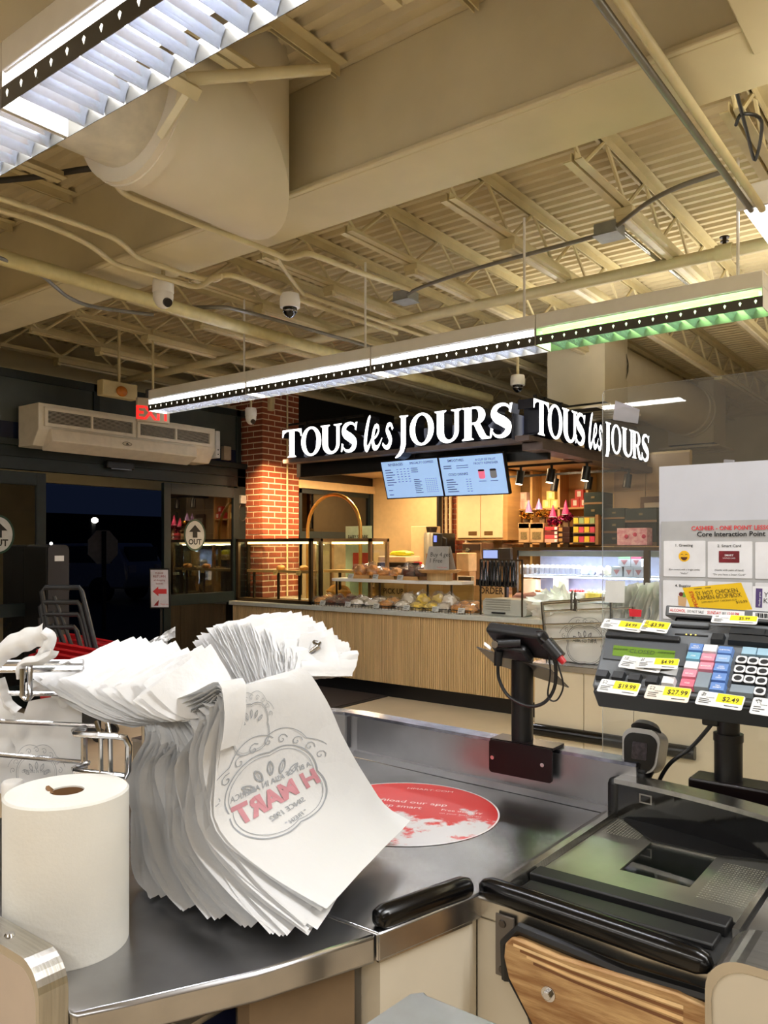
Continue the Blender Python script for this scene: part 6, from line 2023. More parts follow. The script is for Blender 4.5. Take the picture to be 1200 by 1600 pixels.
# small steel shelf before the cashier
c = at(650, 1553, Z=.875)
t = thing('steel_ledge', 'corner of a low steel ledge in front of the cream panels', 'ledge', (-.55, .8, 0))
pl = [at(x, y, Z=.875) for x, y in ((570, 1600), (640, 1553), (662, 1552), (782, 1600))]
ext = [(pl[0].x, pl[0].y), (pl[3].x, pl[3].y), (pl[2].x, pl[2].y), (pl[1].x, pl[1].y)]
far = [V((-.49, .52, 0))]
poly = [(pl[0].x + (pl[0].x - pl[1].x) * .6, pl[0].y + (pl[0].y - pl[1].y) * .6), (pl[3].x + (pl[3].x - pl[2].x) * .3, pl[3].y + (pl[3].y - pl[2].y) * .3), (pl[2].x + .006, pl[2].y), (pl[2].x, pl[2].y + .004), (pl[1].x, pl[1].y)]
MB().prism(XYF, ccw(poly), .835, .875).build('top', M('dull_ledge_steel', (196, 202, 206), .35, .9, var=.08), t, bevel=.008, seg=3)
ctr = V((sum(q[0] for q in poly) / len(poly), sum(q[1] for q in poly) / len(poly), 0))
MB().box(ctr.x - .02, ctr.y - .02, 0, ctr.x + .02, ctr.y + .02, .836).build('post', grey_metal, t)
MB().lathe((ctr.x, ctr.y, 0), [(.12, 0), (.12, .015), (.03, .03)], 20).build('foot', grey_metal, t, smooth=True)

# ------------------------------------------------------------------ paper towel roll
RC = V((-1.114, .664, CT))
t = thing('paper_towel_roll', 'large white paper towel roll standing on the steel counter', 'paper towel roll', RC)
R_, Hh = .0895, .232
towel = M('towel_paper', (222, 221, 214), .85, var=.02, bump=.05, bscale=160)
mb = MB()
prof = [(.024, .004), (R_ - .001, .0), (R_, .003), (R_, Hh - .003), (R_ - .003, Hh), (.0245, Hh - .001), (.0235, Hh - .03), (.0235, .004)]
n = 56
vs, fs = [], []
for r, h in prof:
    for j in range(n):
        a = 2 * math.pi * j / n
        vs.append((RC.x + r * math.cos(a), RC.y + r * math.sin(a), RC.z + h))
for i in range(len(prof) - 1):
    for j in range(n):
        fs.append((i * n + j, i * n + (j + 1) % n, (i + 1) * n + (j + 1) % n, (i + 1) * n + j))
mb.add(vs, fs).build('roll', towel, t, smooth=True)
core = M('brown_card_core', (122, 88, 54), .7, var=.1)
mb = MB()
for r in (.0235, .0215):
    mb.add(*tube_between(lambda a, r=r: (RC.x + r * math.cos(a), RC.y + r * math.sin(a), RC.z + .004), lambda a, r=r: (RC.x + r * math.cos(a), RC.y + r * math.sin(a), RC.z + Hh - .003), 28))
mb.build('core', core, t, smooth=True)
MB().tube([(RC.x - .022, RC.y - .012, RC.z + Hh - .004), (RC.x - .026, RC.y - .016, RC.z + Hh + .002), (RC.x - .014, RC.y - .018, RC.z + Hh - .006)], .004, 6).build('torn_edge', core, t, smooth=True)
c = atd(20, 1232, 1.42)
t = thing('small_jar', 'small white lidded jar half hidden behind the paper towel roll', 'jar', (c.x, c.y, CT))
MB().lathe((c.x, c.y, CT + .001), [(.014, 0), (.017, .01), (.017, c.z - CT - .02)], 18).build('body', white_m, t, smooth=True)
MB().lathe((c.x, c.y, c.z - .02), [(.019, 0), (.019, .03), (.016, .034)], 18).build('lid', white_m, t, smooth=True)

# ------------------------------------------------------------------ bag bundle on its rack
random.seed(11)
NB = 50
t = thing('carrier_bag_bundle', 'thick bundle of white carrier bags hung on the wire rack, spilling onto the steel counter', 'bags', (-1.05, 1.0, CT), None)
def lerp(a, b, u):
    return a + (b - a) * u
def poly_at(P, u):
    """Point at share u of a polyline given as (share, tuple) pairs, eased."""
    for (u0, a), (u1, b) in zip(P, P[1:]):
        if u <= u1 or u1 >= 1:
            k = (u - u0) / (u1 - u0)
            k = max(0, min(1, k))
            return tuple(x + (y - x) * k for x, y in zip(a, b))
def spline(P, n):
    pts = smooth_path([V(p) for p in P], 5)
    L = [0]
    for a, b in zip(pts, pts[1:]):
        L.append(L[-1] + (b - a).length)
    return pts, L
def at_len(sp, u):
    pts, L = sp
    d = u * L[-1]
    for i in range(len(L) - 1):
        if d <= L[i + 1] or i == len(L) - 2:
            k = (d - L[i]) / max(1e-9, L[i + 1] - L[i])
            return pts[i] + (pts[i + 1] - pts[i]) * min(1, k)
def bag_edges(i):
    """Near edge and far edge of bag i as smooth lines, from the neck to the hem."""
    s = i / (NB - 1)
    r = random.uniform
    j = lambda a: r(-a, a)
    clump = .010 * math.sin(i * 1.15) + .006 * math.sin(i * 2.9 + 1)
    xk = lerp(-1.225, -.985, s)
    zk = lerp(.955, 1.055, s)
    front = max(0, (s - .62) / .38)
    neck = V((lerp(-1.225, -1.055, s), lerp(.875, .862, s) + j(.006), lerp(1.185, 1.225, s)))
    arch = V((lerp(-1.205, -.988, s) + j(.004), .864 + j(.008), lerp(1.165, 1.268, front ** .6) if front > 0 else 1.160 + j(.01)))
    mid = V((xk - .012 + j(.006) + clump, .862 + j(.016) + .8 * clump, lerp(1.08, 1.16, s)))
    knee = V((xk + j(.004) + .6 * clump, .858 + j(.014), zk))
    s8 = min(1, s / .8)
    e8 = max(0, (s - .8) / .2)
    hem = V((lerp(-1.165, -.805, s8) - .012 * e8 + j(.012), lerp(.838, .848, s8) + .058 * e8 + j(.012), CT + .006 + .022 * s8 * s8 + .024 * e8 + j(.002)))
    hem += V((.012 * math.sin(i * .8), .010 * math.sin(i * .8 + 1), 0))
    kk = knee.lerp(hem, .5) + V((-.010, 0, -.014))
    near = [neck, arch, mid, knee, kk, hem]
    fneck = V((neck.x + .02, 1.055 + j(.008), lerp(1.20, 1.262, s)))
    farch = V((lerp(-1.19, -.995, s), 1.065 + j(.01), lerp(1.18, 1.272, front ** .6) if front > 0 else 1.175))
    fmid = V((xk + .004 + j(.006), lerp(1.12, 1.165, s), lerp(1.06, 1.12, s)))
    fknee = V((xk - .005 + .022 * s, lerp(1.20, 1.225, s), lerp(.965, 1.03, s)))
    fhem = V((lerp(-1.23, -.925, s) + j(.006), lerp(1.26, 1.290, s) + j(.007), CT + .008 + .046 * s * s + j(.002)))
    fkk = fknee.lerp(fhem, .5) + V((-.006, 0, -.010))
    far = [fneck, farch, fmid, fknee, fkk, fhem]
    return spline(near, 5), spline(far, 5)
def bag_fn(i, E=None):
    ne, fe = E or bag_edges(i)
    sd = i * 2.37
    s = i / (NB - 1)
    amp = .006 if i < NB - 1 else .0035
    def f(u, v):
        a, b = at_len(ne, v), at_len(fe, v)
        p = a.lerp(b, u)
        w = noise.noise(V((u * 4 + sd, v * 5, sd))) * amp + noise.noise(V((u * 11, v * 3 + sd, sd * .3))) * amp * .5
        sag = -.012 * math.sin(math.pi * u) * (1 - v) * (1 if i < NB - 1 else .6)
        z = max(p.z + w * .3, CT + .003)
        return V((p.x + w * 1.2 + sag, p.y, z))
    return f
E_last = None
for i in range(NB):
    E_ = bag_edges(i)
    if i == NB - 1:
        E_last = E_
    MB().grid(bag_fn(i, E_), 8, 22).build('plastic_bag', film_w, t, smooth=True, label='topmost bag, showing the mirrored print' if i == NB - 1 else None)
FRONT = bag_fn(NB - 1, E_last)
# print on the topmost bag, seen mirrored through the film
def pr_map(cu, cv, su, sv, rot=0.0, lift=.0016):
    c_, s_ = math.cos(rot), math.sin(rot)
    def g(x, y):
        u = cu + (x * c_ - y * s_) * su
        v = cv - (x * s_ + y * c_) * sv
        u = max(0.0, min(1, u))
        v = max(0, min(1, v))
        e = .01
        p = FRONT(u, v)
        q = FRONT(min(1, u + e), v) - FRONT(max(0, u - e), v)
        w = FRONT(u, min(1, v + e)) - FRONT(u, max(0, v - e))
        n_ = q.cross(w)
        n_ = n_.normalized() if n_.length > 1e-9 else V((1, 0, 0))
        if n_.x < 0:
            n_ = -n_
        return p + n_ * lift
    return g
G = pr_map(.40, .56, .40, .19, 0.0)
front_bag = [c for c in t.children][-1]
mb = MB()
emblem(mb, G, (('A BIT OF ASIA IN AMERICA', .16, .155, .78, .008), ('SINCE 1982', -.47, .15, .9, .01), ('" FRESH "', -.70, .12, .9, .01)), 1.0)
emblem(mb, pr_map(.26, .30, .22, .12), (), .9)
mb.build('printed_emblem', print_m, front_bag)
mb = MB()
vs, fs, (a_, b_) = glyphs('H MART', .045)
w_ = (b_ - a_) * .46 * .88
mb.add([G(-((v[0] - a_) * .46 * .88 - w_ / 2), v[1] * .46 - .24) for v in vs], fs)
mb.build('printed_name', M('faded_red_print', (198, 138, 148), .6, var=.1), front_bag)

# handles: two fans of straps threaded on the rack arms
def strap(i, n, side):
    s = i / (n - 1)
    r = random.uniform
    if side == 'near':
        nt_ = V((lerp(-1.52, -1.115, s) + r(-.004, .004), lerp(.825, .812, s) + r(-.016, .012), lerp(1.243, 1.256, s) + r(-.012, .012)))
        ft_ = V((lerp(-1.50, -1.095, s) + r(-.008, .008), lerp(1.015, .925, s) + r(-.01, .01), lerp(1.302, 1.322, s) + r(-.013, .010)))
        nb_ = V((lerp(-1.245, -1.06, s), .872, lerp(1.170, 1.212, s)))
        fb_ = V((lerp(-1.235, -1.05, s), .955, lerp(1.190, 1.225, s)))
    else:
        arch = math.sin(math.pi * (.15 + .75 * s))
        nt_ = V((lerp(-1.36, -1.045, s) + r(-.004, .004), lerp(1.10, 1.105, s), 1.262 + .085 * arch + r(-.006, .006)))
        ft_ = V((lerp(-1.36, -1.00, s) + r(-.004, .004), lerp(1.215, 1.225, s), 1.262 + .098 * arch + r(-.008, .008)))
        nb_ = V((lerp(-1.20, -1.02, s), 1.065, lerp(1.215, 1.262, s)))
        fb_ = V((lerp(-1.20, -.985, s), 1.185, lerp(1.215, 1.250, s)))
    sd = i * 1.91 + (50 if side == 'near' else 0)
    last = i == n - 1
    def f(u, v):
        a = nb_.lerp(nt_, v)
        b = fb_.lerp(ft_, v)
        p = a.lerp(b, u)
        w = noise.noise(V((u * 5 + sd, v * 3, sd))) * .011 * (.4 if last else 1)
        w2 = noise.noise(V((u * 14 + sd, v * 5, sd))) * .006 * (.4 if last else 1)
        bul = .018 * math.sin(math.pi * v) * (1 if side == 'near' else .6)
        return V((p.x + w + bul * .4, p.y + .3 * w2, p.z + w2 * (v if v > .8 else .4) - (bul if side == 'near' and u < .5 else 0) * (1 - 2 * u if u < .5 else 0)))
    return f
NS = 46
for side in ('near', 'far'):
    for i in range(NS):
        MB().grid(strap(i, NS, side), 8, 7).build('bag_handle', film_w, t, smooth=True)
# the foremost straps folded over the bundle
for k in range(5):
    y0_ = .872 - .004 * k
    P = [V((-1.16 + .004 * k, y0_, 1.205 + .006 * k)), V((-1.10, y0_, 1.208 + .008 * k)), V((-1.04 + .004 * k, y0_, 1.235 + .009 * k)), V((-1.008 + .006 * k, y0_, 1.258 + .006 * k)), V((-.988 + .004 * k, y0_, 1.250)), V((-.982 + .003 * k, y0_, 1.225)), V((-.990 + .002 * k, y0_ + .002, 1.175))]
    spn = spline(P, 5)
    def f(u, v, spn=spn, k=k):
        p = at_len(spn, v)
        w = noise.noise(V((u * 3 + k, v * 6, k * 3.1))) * .004
        return V((p.x + w, p.y + u * (.085 - .055 * v) - .006, p.z + w))
    MB().grid(f, 4, 22).build('folded_strap', film_w, t, smooth=True)
# foremost far strap, a plain flat band
P0, P1, P2, P3 = atd(466, 1062, 1.50), atd(532, 1046, 1.53), atd(520, 990, 1.555), atd(488, 1003, 1.54)
MB().grid(lambda u, v: P0.lerp(P1, u).lerp(P3.lerp(P2, u), v) + V((.006 * math.sin(3 * u), 0, .003 * math.sin(7 * v))), 6, 6).build('bag_handle', film_w, t, smooth=True)
for k in range(7):
    P4, P5, P6 = atd(455 - 4 * k, 1066 - 2 * k, 1.51 + .01 * k), atd(531 - 5 * k, 1050 - 5 * k, 1.54 + .01 * k), atd(515 - 7 * k, 985 - 1.5 * k, 1.565 + .012 * k)
    MB().grid(lambda u, v: P4.lerp(P5, u).lerp(atd(470 - 6 * k, 992, 1.55 + .012 * k).lerp(P6, u), v) + V((.008 * math.sin(3 * u + k), 0, .004 * math.sin(9 * v + k))), 6, 6).build('bag_handle', film_w, t, smooth=True)

# wire rack of our lane
t = thing('wire_bag_rack', 'chrome wire bag rack behind the paper towel roll holding the big bag bundle', 'rack', atd(160, 1250, 1.45), None)
def wire(pts, r=.0045, nm='wire', sub=0):
    return MB().tube(smooth_path(pts, sub) if sub else pts, r, 8).build(nm, chrome, t, smooth=True)
wire([atd(-30, 1037, 1.52), atd(130, 1035, 1.52)], .006, 'top_rail')
wire([atd(-30, 1047, 1.50), atd(130, 1045, 1.50)], .006, 'top_rail')
wire([atd(-30, 1083, 1.52), atd(130, 1085, 1.52)])
wire([atd(-30, 1126, 1.50), atd(150, 1134, 1.50)])
wire([atd(-30, 1177, 1.50), atd(140, 1192, 1.50)])
wire([atd(35, 1045, 1.47), atd(35, 1088, 1.46), atd(40, 1092, 1.46), atd(45, 1092, 1.46), atd(47, 1086, 1.46), atd(47, 1040, 1.48)], .005, 'hook')
wire([atd(132, 1137, 1.40), atd(116, 1142, 1.36), atd(118, 1147, 1.33), atd(180, 1150, 1.30), atd(196, 1153, 1.30), atd(201, 1165, 1.30), atd(200, 1205, 1.31), atd(197, 1213, 1.31), atd(118, 1205, 1.34), atd(116, 1201, 1.36), atd(134, 1194, 1.40)], .0055, 'end_loop')
wire([atd(150, 1128, 1.33), atd(157, 1148, 1.315), atd(158, 1208, 1.325)], .004)
wire([atd(168, 1132, 1.33), atd(172, 1150, 1.31), atd(173, 1209, 1.32)], .004)
wire([atd(131, 1135, 1.42), atd(132, 1215, 1.42), atd(132, 1400, 1.42)], .006, 'upright')
wire([V((-1.30, 1.16, 1.30)), V((-1.22, 1.155, 1.300)), V((-1.045, 1.165, 1.292)), atd(487, 1018, 1.53), atd(498, 1010, 1.53), atd(499, 1006, 1.535), atd(492, 1004, 1.54), V((-1.08, 1.18, 1.305))], .0055, 'far_arm')
wire([V((-1.34, .93, 1.25)), V((-1.08, .92, 1.25))], .0055, 'near_arm')
for yv in (.93, 1.16):
    wire([V((-1.29, yv, 1.26)), V((-1.29, yv, CT + .004))], .006, 'upright')
wire([V((-1.29, .93, CT + .006)), V((-1.29, 1.16, CT + .006))], .006, 'foot_bar')
# bag hung on the back of the rack
t = thing('hung_carrier_bag', 'single white carrier bag with a grey floral emblem hung behind the rack wires', 'bag', atd(60, 1240, 1.6))
def f(u, v):
    px = lerp(-25, 128, u)
    py = lerp(1240, 1098 - 22 * abs(u - .42) ** .7 + (18 if .28 < u < .42 else 0), v)
    n_ = noise.noise(V((u * 4, v * 4, 7))) * .012
    return atd(px, py, 1.585 + n_)
MB().grid(f, 22, 14).build('bag_body', film_w, t, smooth=True)
mb = MB()
def G2(x, y):
    p = atd(57 + x * 42, 1218 - y * 50, 1.565)
    return p
emblem(mb, G2, (('OVERSEAS IN THE USA', .22, .16, .72, .006),), .92, False)
mb.build('printed_emblem', print_m, t)
def ribbon(pts, w, nm, D):
    spn = spline([atd(x, y, D) for x, y in pts], 5)
    def g(u, v):
        p = at_len(spn, v)
        q = at_len(spn, min(1, v + .02)) - at_len(spn, max(0, v - .02))
        s_ = q.cross(V((-.608, .794, 0))).normalized()
        tw = noise.noise(V((v * 5, 3, u)))
        return p + s_ * (u - .5) * w * (1 + .4 * tw) + V((.608, -.794, 0)) * (.012 * math.sin(math.pi * u) + .006 * tw)
    MB().grid(g, 6, 30).build(nm, film_w, t, smooth=True)
ribbon([(-20, 1036), (20, 1010), (50, 996), (72, 989)], .040, 'bag_handle', 1.50)
ribbon([(68, 988), (80, 996), (74, 1012), (60, 1036)], .022, 'bag_handle', 1.495)
ribbon([(33, 1060), (33, 1042), (42, 1034), (62, 1032), (80, 1022), (86, 1014)], .018, 'bag_handle', 1.48)
ribbon([(0, 1060), (8, 1085), (14, 1100), (30, 1112)], .02, 'bag_handle', 1.52)
ribbon([(40, 1085), (52, 1074), (80, 1072), (110, 1100)], .03, 'bag_handle', 1.56)
t = thing('loose_bag_tuft', 'crumpled white bag end sticking up between the two handle fans', 'bag', atd(255, 1005, 1.66))
MB().grid(lambda u, v: atd(lerp(228, 274, v), lerp(1010, 990, v) + lerp(-5 - 6 * v, 6, u) + 4 * noise.noise(V((u * 5, v * 5, 1))), 1.66 + .02 * noise.noise(V((u * 3, v * 6, 4)))), 8, 14).build('film', film_w, t, smooth=True)
MB().grid(lambda u, v: atd(lerp(230, 262, v), lerp(1012, 1000, v) + lerp(-4, 8, u) + 4 * noise.noise(V((u * 5, v * 5, 9))), 1.65 + .02 * noise.noise(V((u * 3, v * 6, 14)))), 8, 14).build('film', film_w, t, smooth=True)
MB().tube([atd(244, 1012, 1.66), atd(246, 1030, 1.66)], .01, 6).build('stem', film_w, t)

# ------------------------------------------------------------------ customer card terminal on its post
PY = 1.735
t = thing('card_terminal', 'black customer card terminal seen from behind on a post over the steel wall', 'card terminal', (at(815, 1200, Y=PY).x, PY, 1.02))
xa, xb = at(766, 1180, Y=PY - .012).x, at(864, 1180, Y=PY - .012).x
za = at(815, 1198, Y=PY - .012).z
fr = Frame((0, PY - .012, 0), (1, 0, 0), (0, 0, 1))
brm = M('maroon_black_bracket', (22, 12, 14), .3, .3, var=.1)
o = MB().prism(fr, rrect(xa, .945, xb, 1.025, .008), 0, .006).build('bracket', brm, t)
MB().box(xa, PY - .012, 1.021, xb, PY + .05, 1.027).build('bracket_flange', brm, t)
for px in (770, 848):
    c = at(px, 1183 if px < 800 else 1195, Y=PY - .018)
    MB().lathe(None, [(.006, 0), (.005, .004)], 12, Frame(c, (1, 0, 0), (0, 0, 1))).build('screw', chrome, o, smooth=True)
xp = at(816, 1100, Y=PY + .02).x
zt_ = at(816, 1015, Y=PY + .02).z
MB().cyl((xp, PY + .02, 1.02), (xp, PY + .02, zt_), .0265, n=28).build('post', black_m, t, smooth=True)
fT = Frame(at(757, 982, Y=1.70), (1, .02, -.055), (.22, .62, -.74))
MB().fbox(fT, 0, 0, -.005, .145, .085, .028).build('terminal_body', black_m, t, bevel=.008)
MB().fbox(fT, .01, .03, -.03, .10, .075, -.004).build('back_box', black_m, t, bevel=.008)
fP = Frame(at(745, 1010, Y=1.72), (1, .10, -.22), (.1, .75, -.5))
MB().fbox(fP, 0, 0, -.003, .20, .09, 0).build('tray_plate', M('grey_plate', (92, 88, 84), .4, .4), t)
c = at(776, 1006, Y=1.69)
MB().cyl(c, c + V((.055, .02, .004)), .011, n=14).build('swivel_arm', black_m, t, smooth=True)
MB().lathe(None, [(.009, -.004), (.009, .004)], 14, Frame(c + V((.002, -.01, 0)), (1, 0, 0), (0, 0, 1))).build('swivel_bolt', chrome, t, smooth=True)
MB().cyl(at(779, 1018, Y=1.70), at(778, 1040, Y=1.70), .010, n=12).build('cable_plug', black_m, t, smooth=True)
MB().tube(smooth_path([at(x, y, Y=1.705) for x, y in ((778, 1040), (780, 1062), (795, 1088), (825, 1103), (850, 1098), (866, 1075), (868, 1040), (858, 1010), (845, 998))]), .0042, 8).build('thick_cable', black_m, t, smooth=True)
MB().tube(smooth_path([at(x, y, Y=1.70) for x, y in ((838, 986), (852, 988), (862, 1010), (874, 1045), (880, 1072), (872, 1092), (862, 1095), (856, 1084), (860, 1050), (856, 1015))]), .002, 6).build('thin_cable', black_m, t, smooth=True)
c0_, c1_ = at(854, 1003, Y=1.70), at(882, 1036, Y=1.70)
MB().cyl(c0_, c0_.lerp(c1_, .75), .016, n=14).build('reader_block', black_m, t, smooth=True)
MB().cyl(c0_.lerp(c1_, .72), c1_, .009, .007, 12).build('red_tip', M('red_plastic_tip', (196, 20, 30), .3), t, smooth=True)
MB().fbox(Frame(at(756, 1008, Y=1.70), (1, 0, -.6), (0, .6, 1)), 0, 0, 0, .022, .008, .003).build('white_slip', paper, t)

# ------------------------------------------------------------------ acrylic screen
SY = 1.87
x0 = at(941, 800, Y=SY).x
zt_ = at(941, 610, Y=SY).z
t = thing('acrylic_screen', 'clear acrylic screen standing behind the cash register', 'screen', (.2, SY, 1.0))
MB().prism(Frame((0, SY + .005, 0), (1, 0, 0), (0, 0, 1)), [(x0, .92), (.6, .92), (.6, zt_)] + arc(x0 + .012, zt_ - .012, .012, math.pi / 2, math.pi, 5), 0, .005, side=1).build('sheet', [plexi, GLASS('acrylic_edge', (214, 220, 218), .25, .1, .35)], t)
MB().box(x0 + .02, SY - .012, .9, .6, SY - .002, .93).build('foot_rail', black_m, t)
fr = Frame((0, SY - .001, 0), (1, 0, 0), (0, 0, 1))
def on_screen(px, py):
    p = at(px, py, Y=SY)
    return p.x, p.z
def flat_quad(name, label, cat, corners, m, z=.001):
    P = [on_screen(*c) for c in corners]
    c = (sum(p[0] for p in P) / 4, sum(p[1] for p in P) / 4)
    o = MB().prism(fr, ccw(P), z - .001, z).build(name, m)
    return tag(o, label, cat)
flat_quad('clear_tape', 'strip of clear tape across the upper edge of the acrylic screen', 'tape', ((958, 656), (962, 626), (1000, 640), (997, 662)), GLASS('clear_tape', (210, 206, 216), .1, .3, .22))
flat_quad('white_card', 'blank white card taped to the acrylic edge by the far bags', 'card', ((945, 941), (947, 907), (977, 908), (976, 942)), M('card_white', (214, 214, 208), .5))
flat_quad('red_sticker', 'small red sticker on the acrylic above the register', 'sticker', ((984, 963), (983, 951), (1003, 953), (1002, 964)), M('red_sticker', (214, 36, 50), .4))
# lesson poster in a plastic sleeve
P0, P1 = on_screen(1030, 729), on_screen(1036, 990)
xl = on_screen(1031, 800)[0]
zt_ = on_screen(1040, 729)[1]
t = thing('lesson_poster', 'grey cashier lesson poster in a clear sleeve on the acrylic screen', 'poster', (xl + .15, SY, 1.3))
xr = xl + .36
zbm = 1.15
fr = Frame((0, SY - .004, 0), (1, 0, 0), (0, 0, 1))
zg = on_screen(1040, 815)[1]
MB().grid(lambda u, v: fr.p(lerp(xl, xr, u), lerp(zbm, zt_, v), .0012 * math.sin(9 * v) * math.sin(4 * u) + .001), 10, 16).build('sleeve', M('white_sleeve', (196, 198, 206), .3, var=.02), t, smooth=True)
gl_ = on_screen(1035, 850)[0]
MB().prism(fr, [(gl_, zbm + .005), (xr - .01, zbm + .005), (xr - .01, zg), (gl_, zg)], .003, .0042).build('grey_sheet', M('poster_grey', (172, 172, 172), .5), t)
def zz(py, px=1100):
    return on_screen(px, py)[1]
def xx(px):
    return on_screen(px, 850)[0]
wp = M('poster_white', (226, 226, 228), .5)
for nm, px0, px1, py0, py1 in (('one', 1039, 1104, 845, 901), ('two', 1107.5, 1177, 846, 903), ('three', 1181.5, 1255, 847, 905), ('four', 1038, 1104, 907, 968), ('five', 1107.5, 1177, 909, 968), ('six', 1181.5, 1255, 911, 968)):
    pm = (px0 + px1) / 2
    MB().prism(fr, rrect(xx(px0), zz(py1, pm), xx(px1), zz(py0, pm), .002, 2), .0045, .0052).build('panel', wp, t)
MB().text(fr, 'Core Interaction Point', xx(1143), zz(838, 1143), .0155, 'c', .0056, 1, .02).build('lettering', ink, t)
MB().text(fr, '1. Greeting', xx(1071), zz(854, 1071), .0088, 'c', .0056, 1, .01).build('lettering', ink, t)
MB().text(fr, '2. Smart Card', xx(1141), zz(855, 1141), .0088, 'c', .0056, 1, .01).build('lettering', ink, t)
MB().text(fr, '3. Scanning', xx(1222), zz(857, 1222), .0088, 'c', .0056, 1, .01).build('lettering', ink, t)
MB().text(fr, '4. Bagging', xx(1069), zz(917, 1069), .0088, 'c', .0056, 1, .01).build('lettering', ink, t)
MB().text(fr, '(Eye contact with a bright smile)', xx(1071), zz(891, 1071), .0058, 'c', .0056, .92).build('lettering', ink, t)
MB().text(fr, '"Hello!"', xx(1071), zz(897, 1071), .0058, 'c', .0056).build('lettering', ink, t)
MB().text(fr, '(Guide with palm of hand)', xx(1141), zz(892, 1141), .0058, 'c', .0056).build('lettering', ink, t)
MB().text(fr, '"Do you have a Smart Card?"', xx(1141), zz(899, 1141), .0058, 'c', .0056).build('lettering', ink, t)
MB().text(fr, 'Separate the items', xx(1220), zz(892, 1220), .0058, 'c', .0056).build('lettering', ink, t)
MB().text(fr, 'First scan', xx(1215), zz(898, 1215), .0058, 'c', .0056).build('lettering', ink, t)
MB().text(fr, 'CASHIER - ONE POINT LESSON', xx(1146), zz(828, 1146), .0135, 'c', .0056, .94, .02).build('red_lettering', red_ink, t)
c = (xx(1071), zz(869, 1071))
o = MB().disc(fr, *c, .0125, .0056, 24).build('smiling_face', M('smile_yellow', (246, 190, 30), .5), t)
mb = MB()
for s in (-1, 1):
    q = arc(c[0] + s * .005, c[1] + .0015, .003, .2, math.pi - .2, 6)
    for a, b in zip(q, q[1:]):
        mb.add([fr.p(a[0], a[1] - .0005, .006), fr.p(b[0], b[1] - .0005, .006), fr.p(b[0], b[1] + .0008, .006), fr.p(a[0], a[1] + .0008, .006)], [(0, 1, 2, 3)])
mb.add([fr.p(x, y, .006) for x, y in arc(c[0], c[1] - .002, .0075, math.pi, 2 * math.pi, 8)], [tuple(range(9))])
mb.build('face_lines', M('smile_brown', (84, 42, 16), .5), o)
MB().prism(fr, rrect(xx(1125), zz(879, 1141), xx(1157), zz(861, 1141), .001, 2), .0053, .0058).build('card_picture', M('card_maroon', (120, 22, 36), .4, var=.3, scale=40), t)
MB().text(fr, 'SMART', xx(1141), zz(869, 1141), .006, 'c', .0061, 1, .01).text(fr, 'SAVINGS CARD', xx(1141), zz(873, 1141), .0038, 'c', .0061).build('card_lettering', paper, t)
c = (xx(1069), zz(935, 1069))
MB().prism(fr, [(c[0] - .010, c[1] - .016), (c[0] + .006, c[1] - .018), (c[0] + .009, c[1] + .004), (c[0] - .011, c[1] + .006)], .0053, .0058).build('bag_picture', M('picture_bag', (206, 166, 120), .5), t)
MB().disc(fr, c[0] + .003, c[1] + .009, .006, .006, 12).build('greens_picture', M('picture_green', (110, 160, 70), .5), t)
MB().disc(fr, c[0] - .004, c[1] + .010, .005, .0061, 12).build('bread_picture', M('picture_dark_red', (110, 30, 34), .5), t)
flat_quad('tape_tab', 'tab of clear tape above the lesson poster', 'tape', ((1131, 728), (1132, 718), (1149, 719), (1148, 727)), GLASS('clear_tape', (210, 206, 216), .1, .3, .22))

# ------------------------------------------------------------------ cash register on its pole
O = V((-.6, 1.42, 1.23))
uyR = V((0, .777, .63)).normalized()
nR = V((0, -uyR.z, uyR.y))
fR = Frame(O, (1, 0, 0), uyR)
def rp_(zx, zy):
    """Coordinates on the register's face of a pixel in a crop that starts at 920,940 and is 4.2857 times enlarged."""
    p = on_plane(920 + zx / 4.2857, 940 + zy / 4.2857, O, nR)
    d = p - O
    return d.dot(fR.ux), d.dot(fR.uy)
t = thing('cash_register', 'dark grey cash register keyboard with a green display on a black pole', 'cash register', (-.4, 1.62, CT))
reg_m = M('dark_grey_register', (104, 108, 112), .5, var=.05, bump=.05, bscale=300)
reg_d = M('register_dark', (30, 31, 33), .5, var=.05)
TL, BL_ = rp_(140, 105), rp_(20, 560)
wR = .52
body = [(BL_[0], BL_[1]), (wR, BL_[1] - .0), (wR, TL[1]), (TL[0], TL[1])]
MB().prism(fR, body, -.035, 0).build('body', reg_m, t, bevel=.004)
MB().prism(fR, [(BL_[0] + .002, BL_[1] - .008), (wR, BL_[1] - .008), (wR, BL_[1] + .06), (BL_[0] + .005, BL_[1] + .06)], -.05, -.008).build('base_tray', reg_d, t, bevel=.003)
# display
q = [rp_(*c) for c in ((97, 385), (645, 440), (665, 290), (120, 250))]
MB().prism(fR, ccw(q), 0, .003).build('display_bezel', M('bezel_grey', (80, 84, 88), .4), t)
q = [rp_(*c) for c in ((160, 368), (572, 412), (582, 340), (170, 300))]
o = MB().prism(fR, ccw(q), .003, .0036).build('display', M('green_lcd', (104, 138, 44), .25, var=.04), t)
MB().text(fR, '***** CLOSED ******', (q[0][0] + q[2][0]) / 2, q[2][1] - .014, .014, 'c', .0042, .95).build('display_text', M('lcd_ink', (44, 62, 20), .4), o)
a, b = rp_(120, 235), rp_(612, 280)
MB().fbox(fR, a[0], a[1] - .006, 0, b[0], a[1] + .006, .010).build('visor', reg_d, t, bevel=.002)
a, b = rp_(555, 140), rp_(805, 185)
MB().fbox(fR, a[0], b[1] + .002, 0, b[0], a[1], .006).build('top_cover', reg_m, t, bevel=.002)
MB().fbox(fR, a[0] + .004, b[1] - .002, 0, b[0], b[1] + .002, .004).build('cover_slot', ink, t)
a, b = rp_(580, 215), rp_(798, 238)
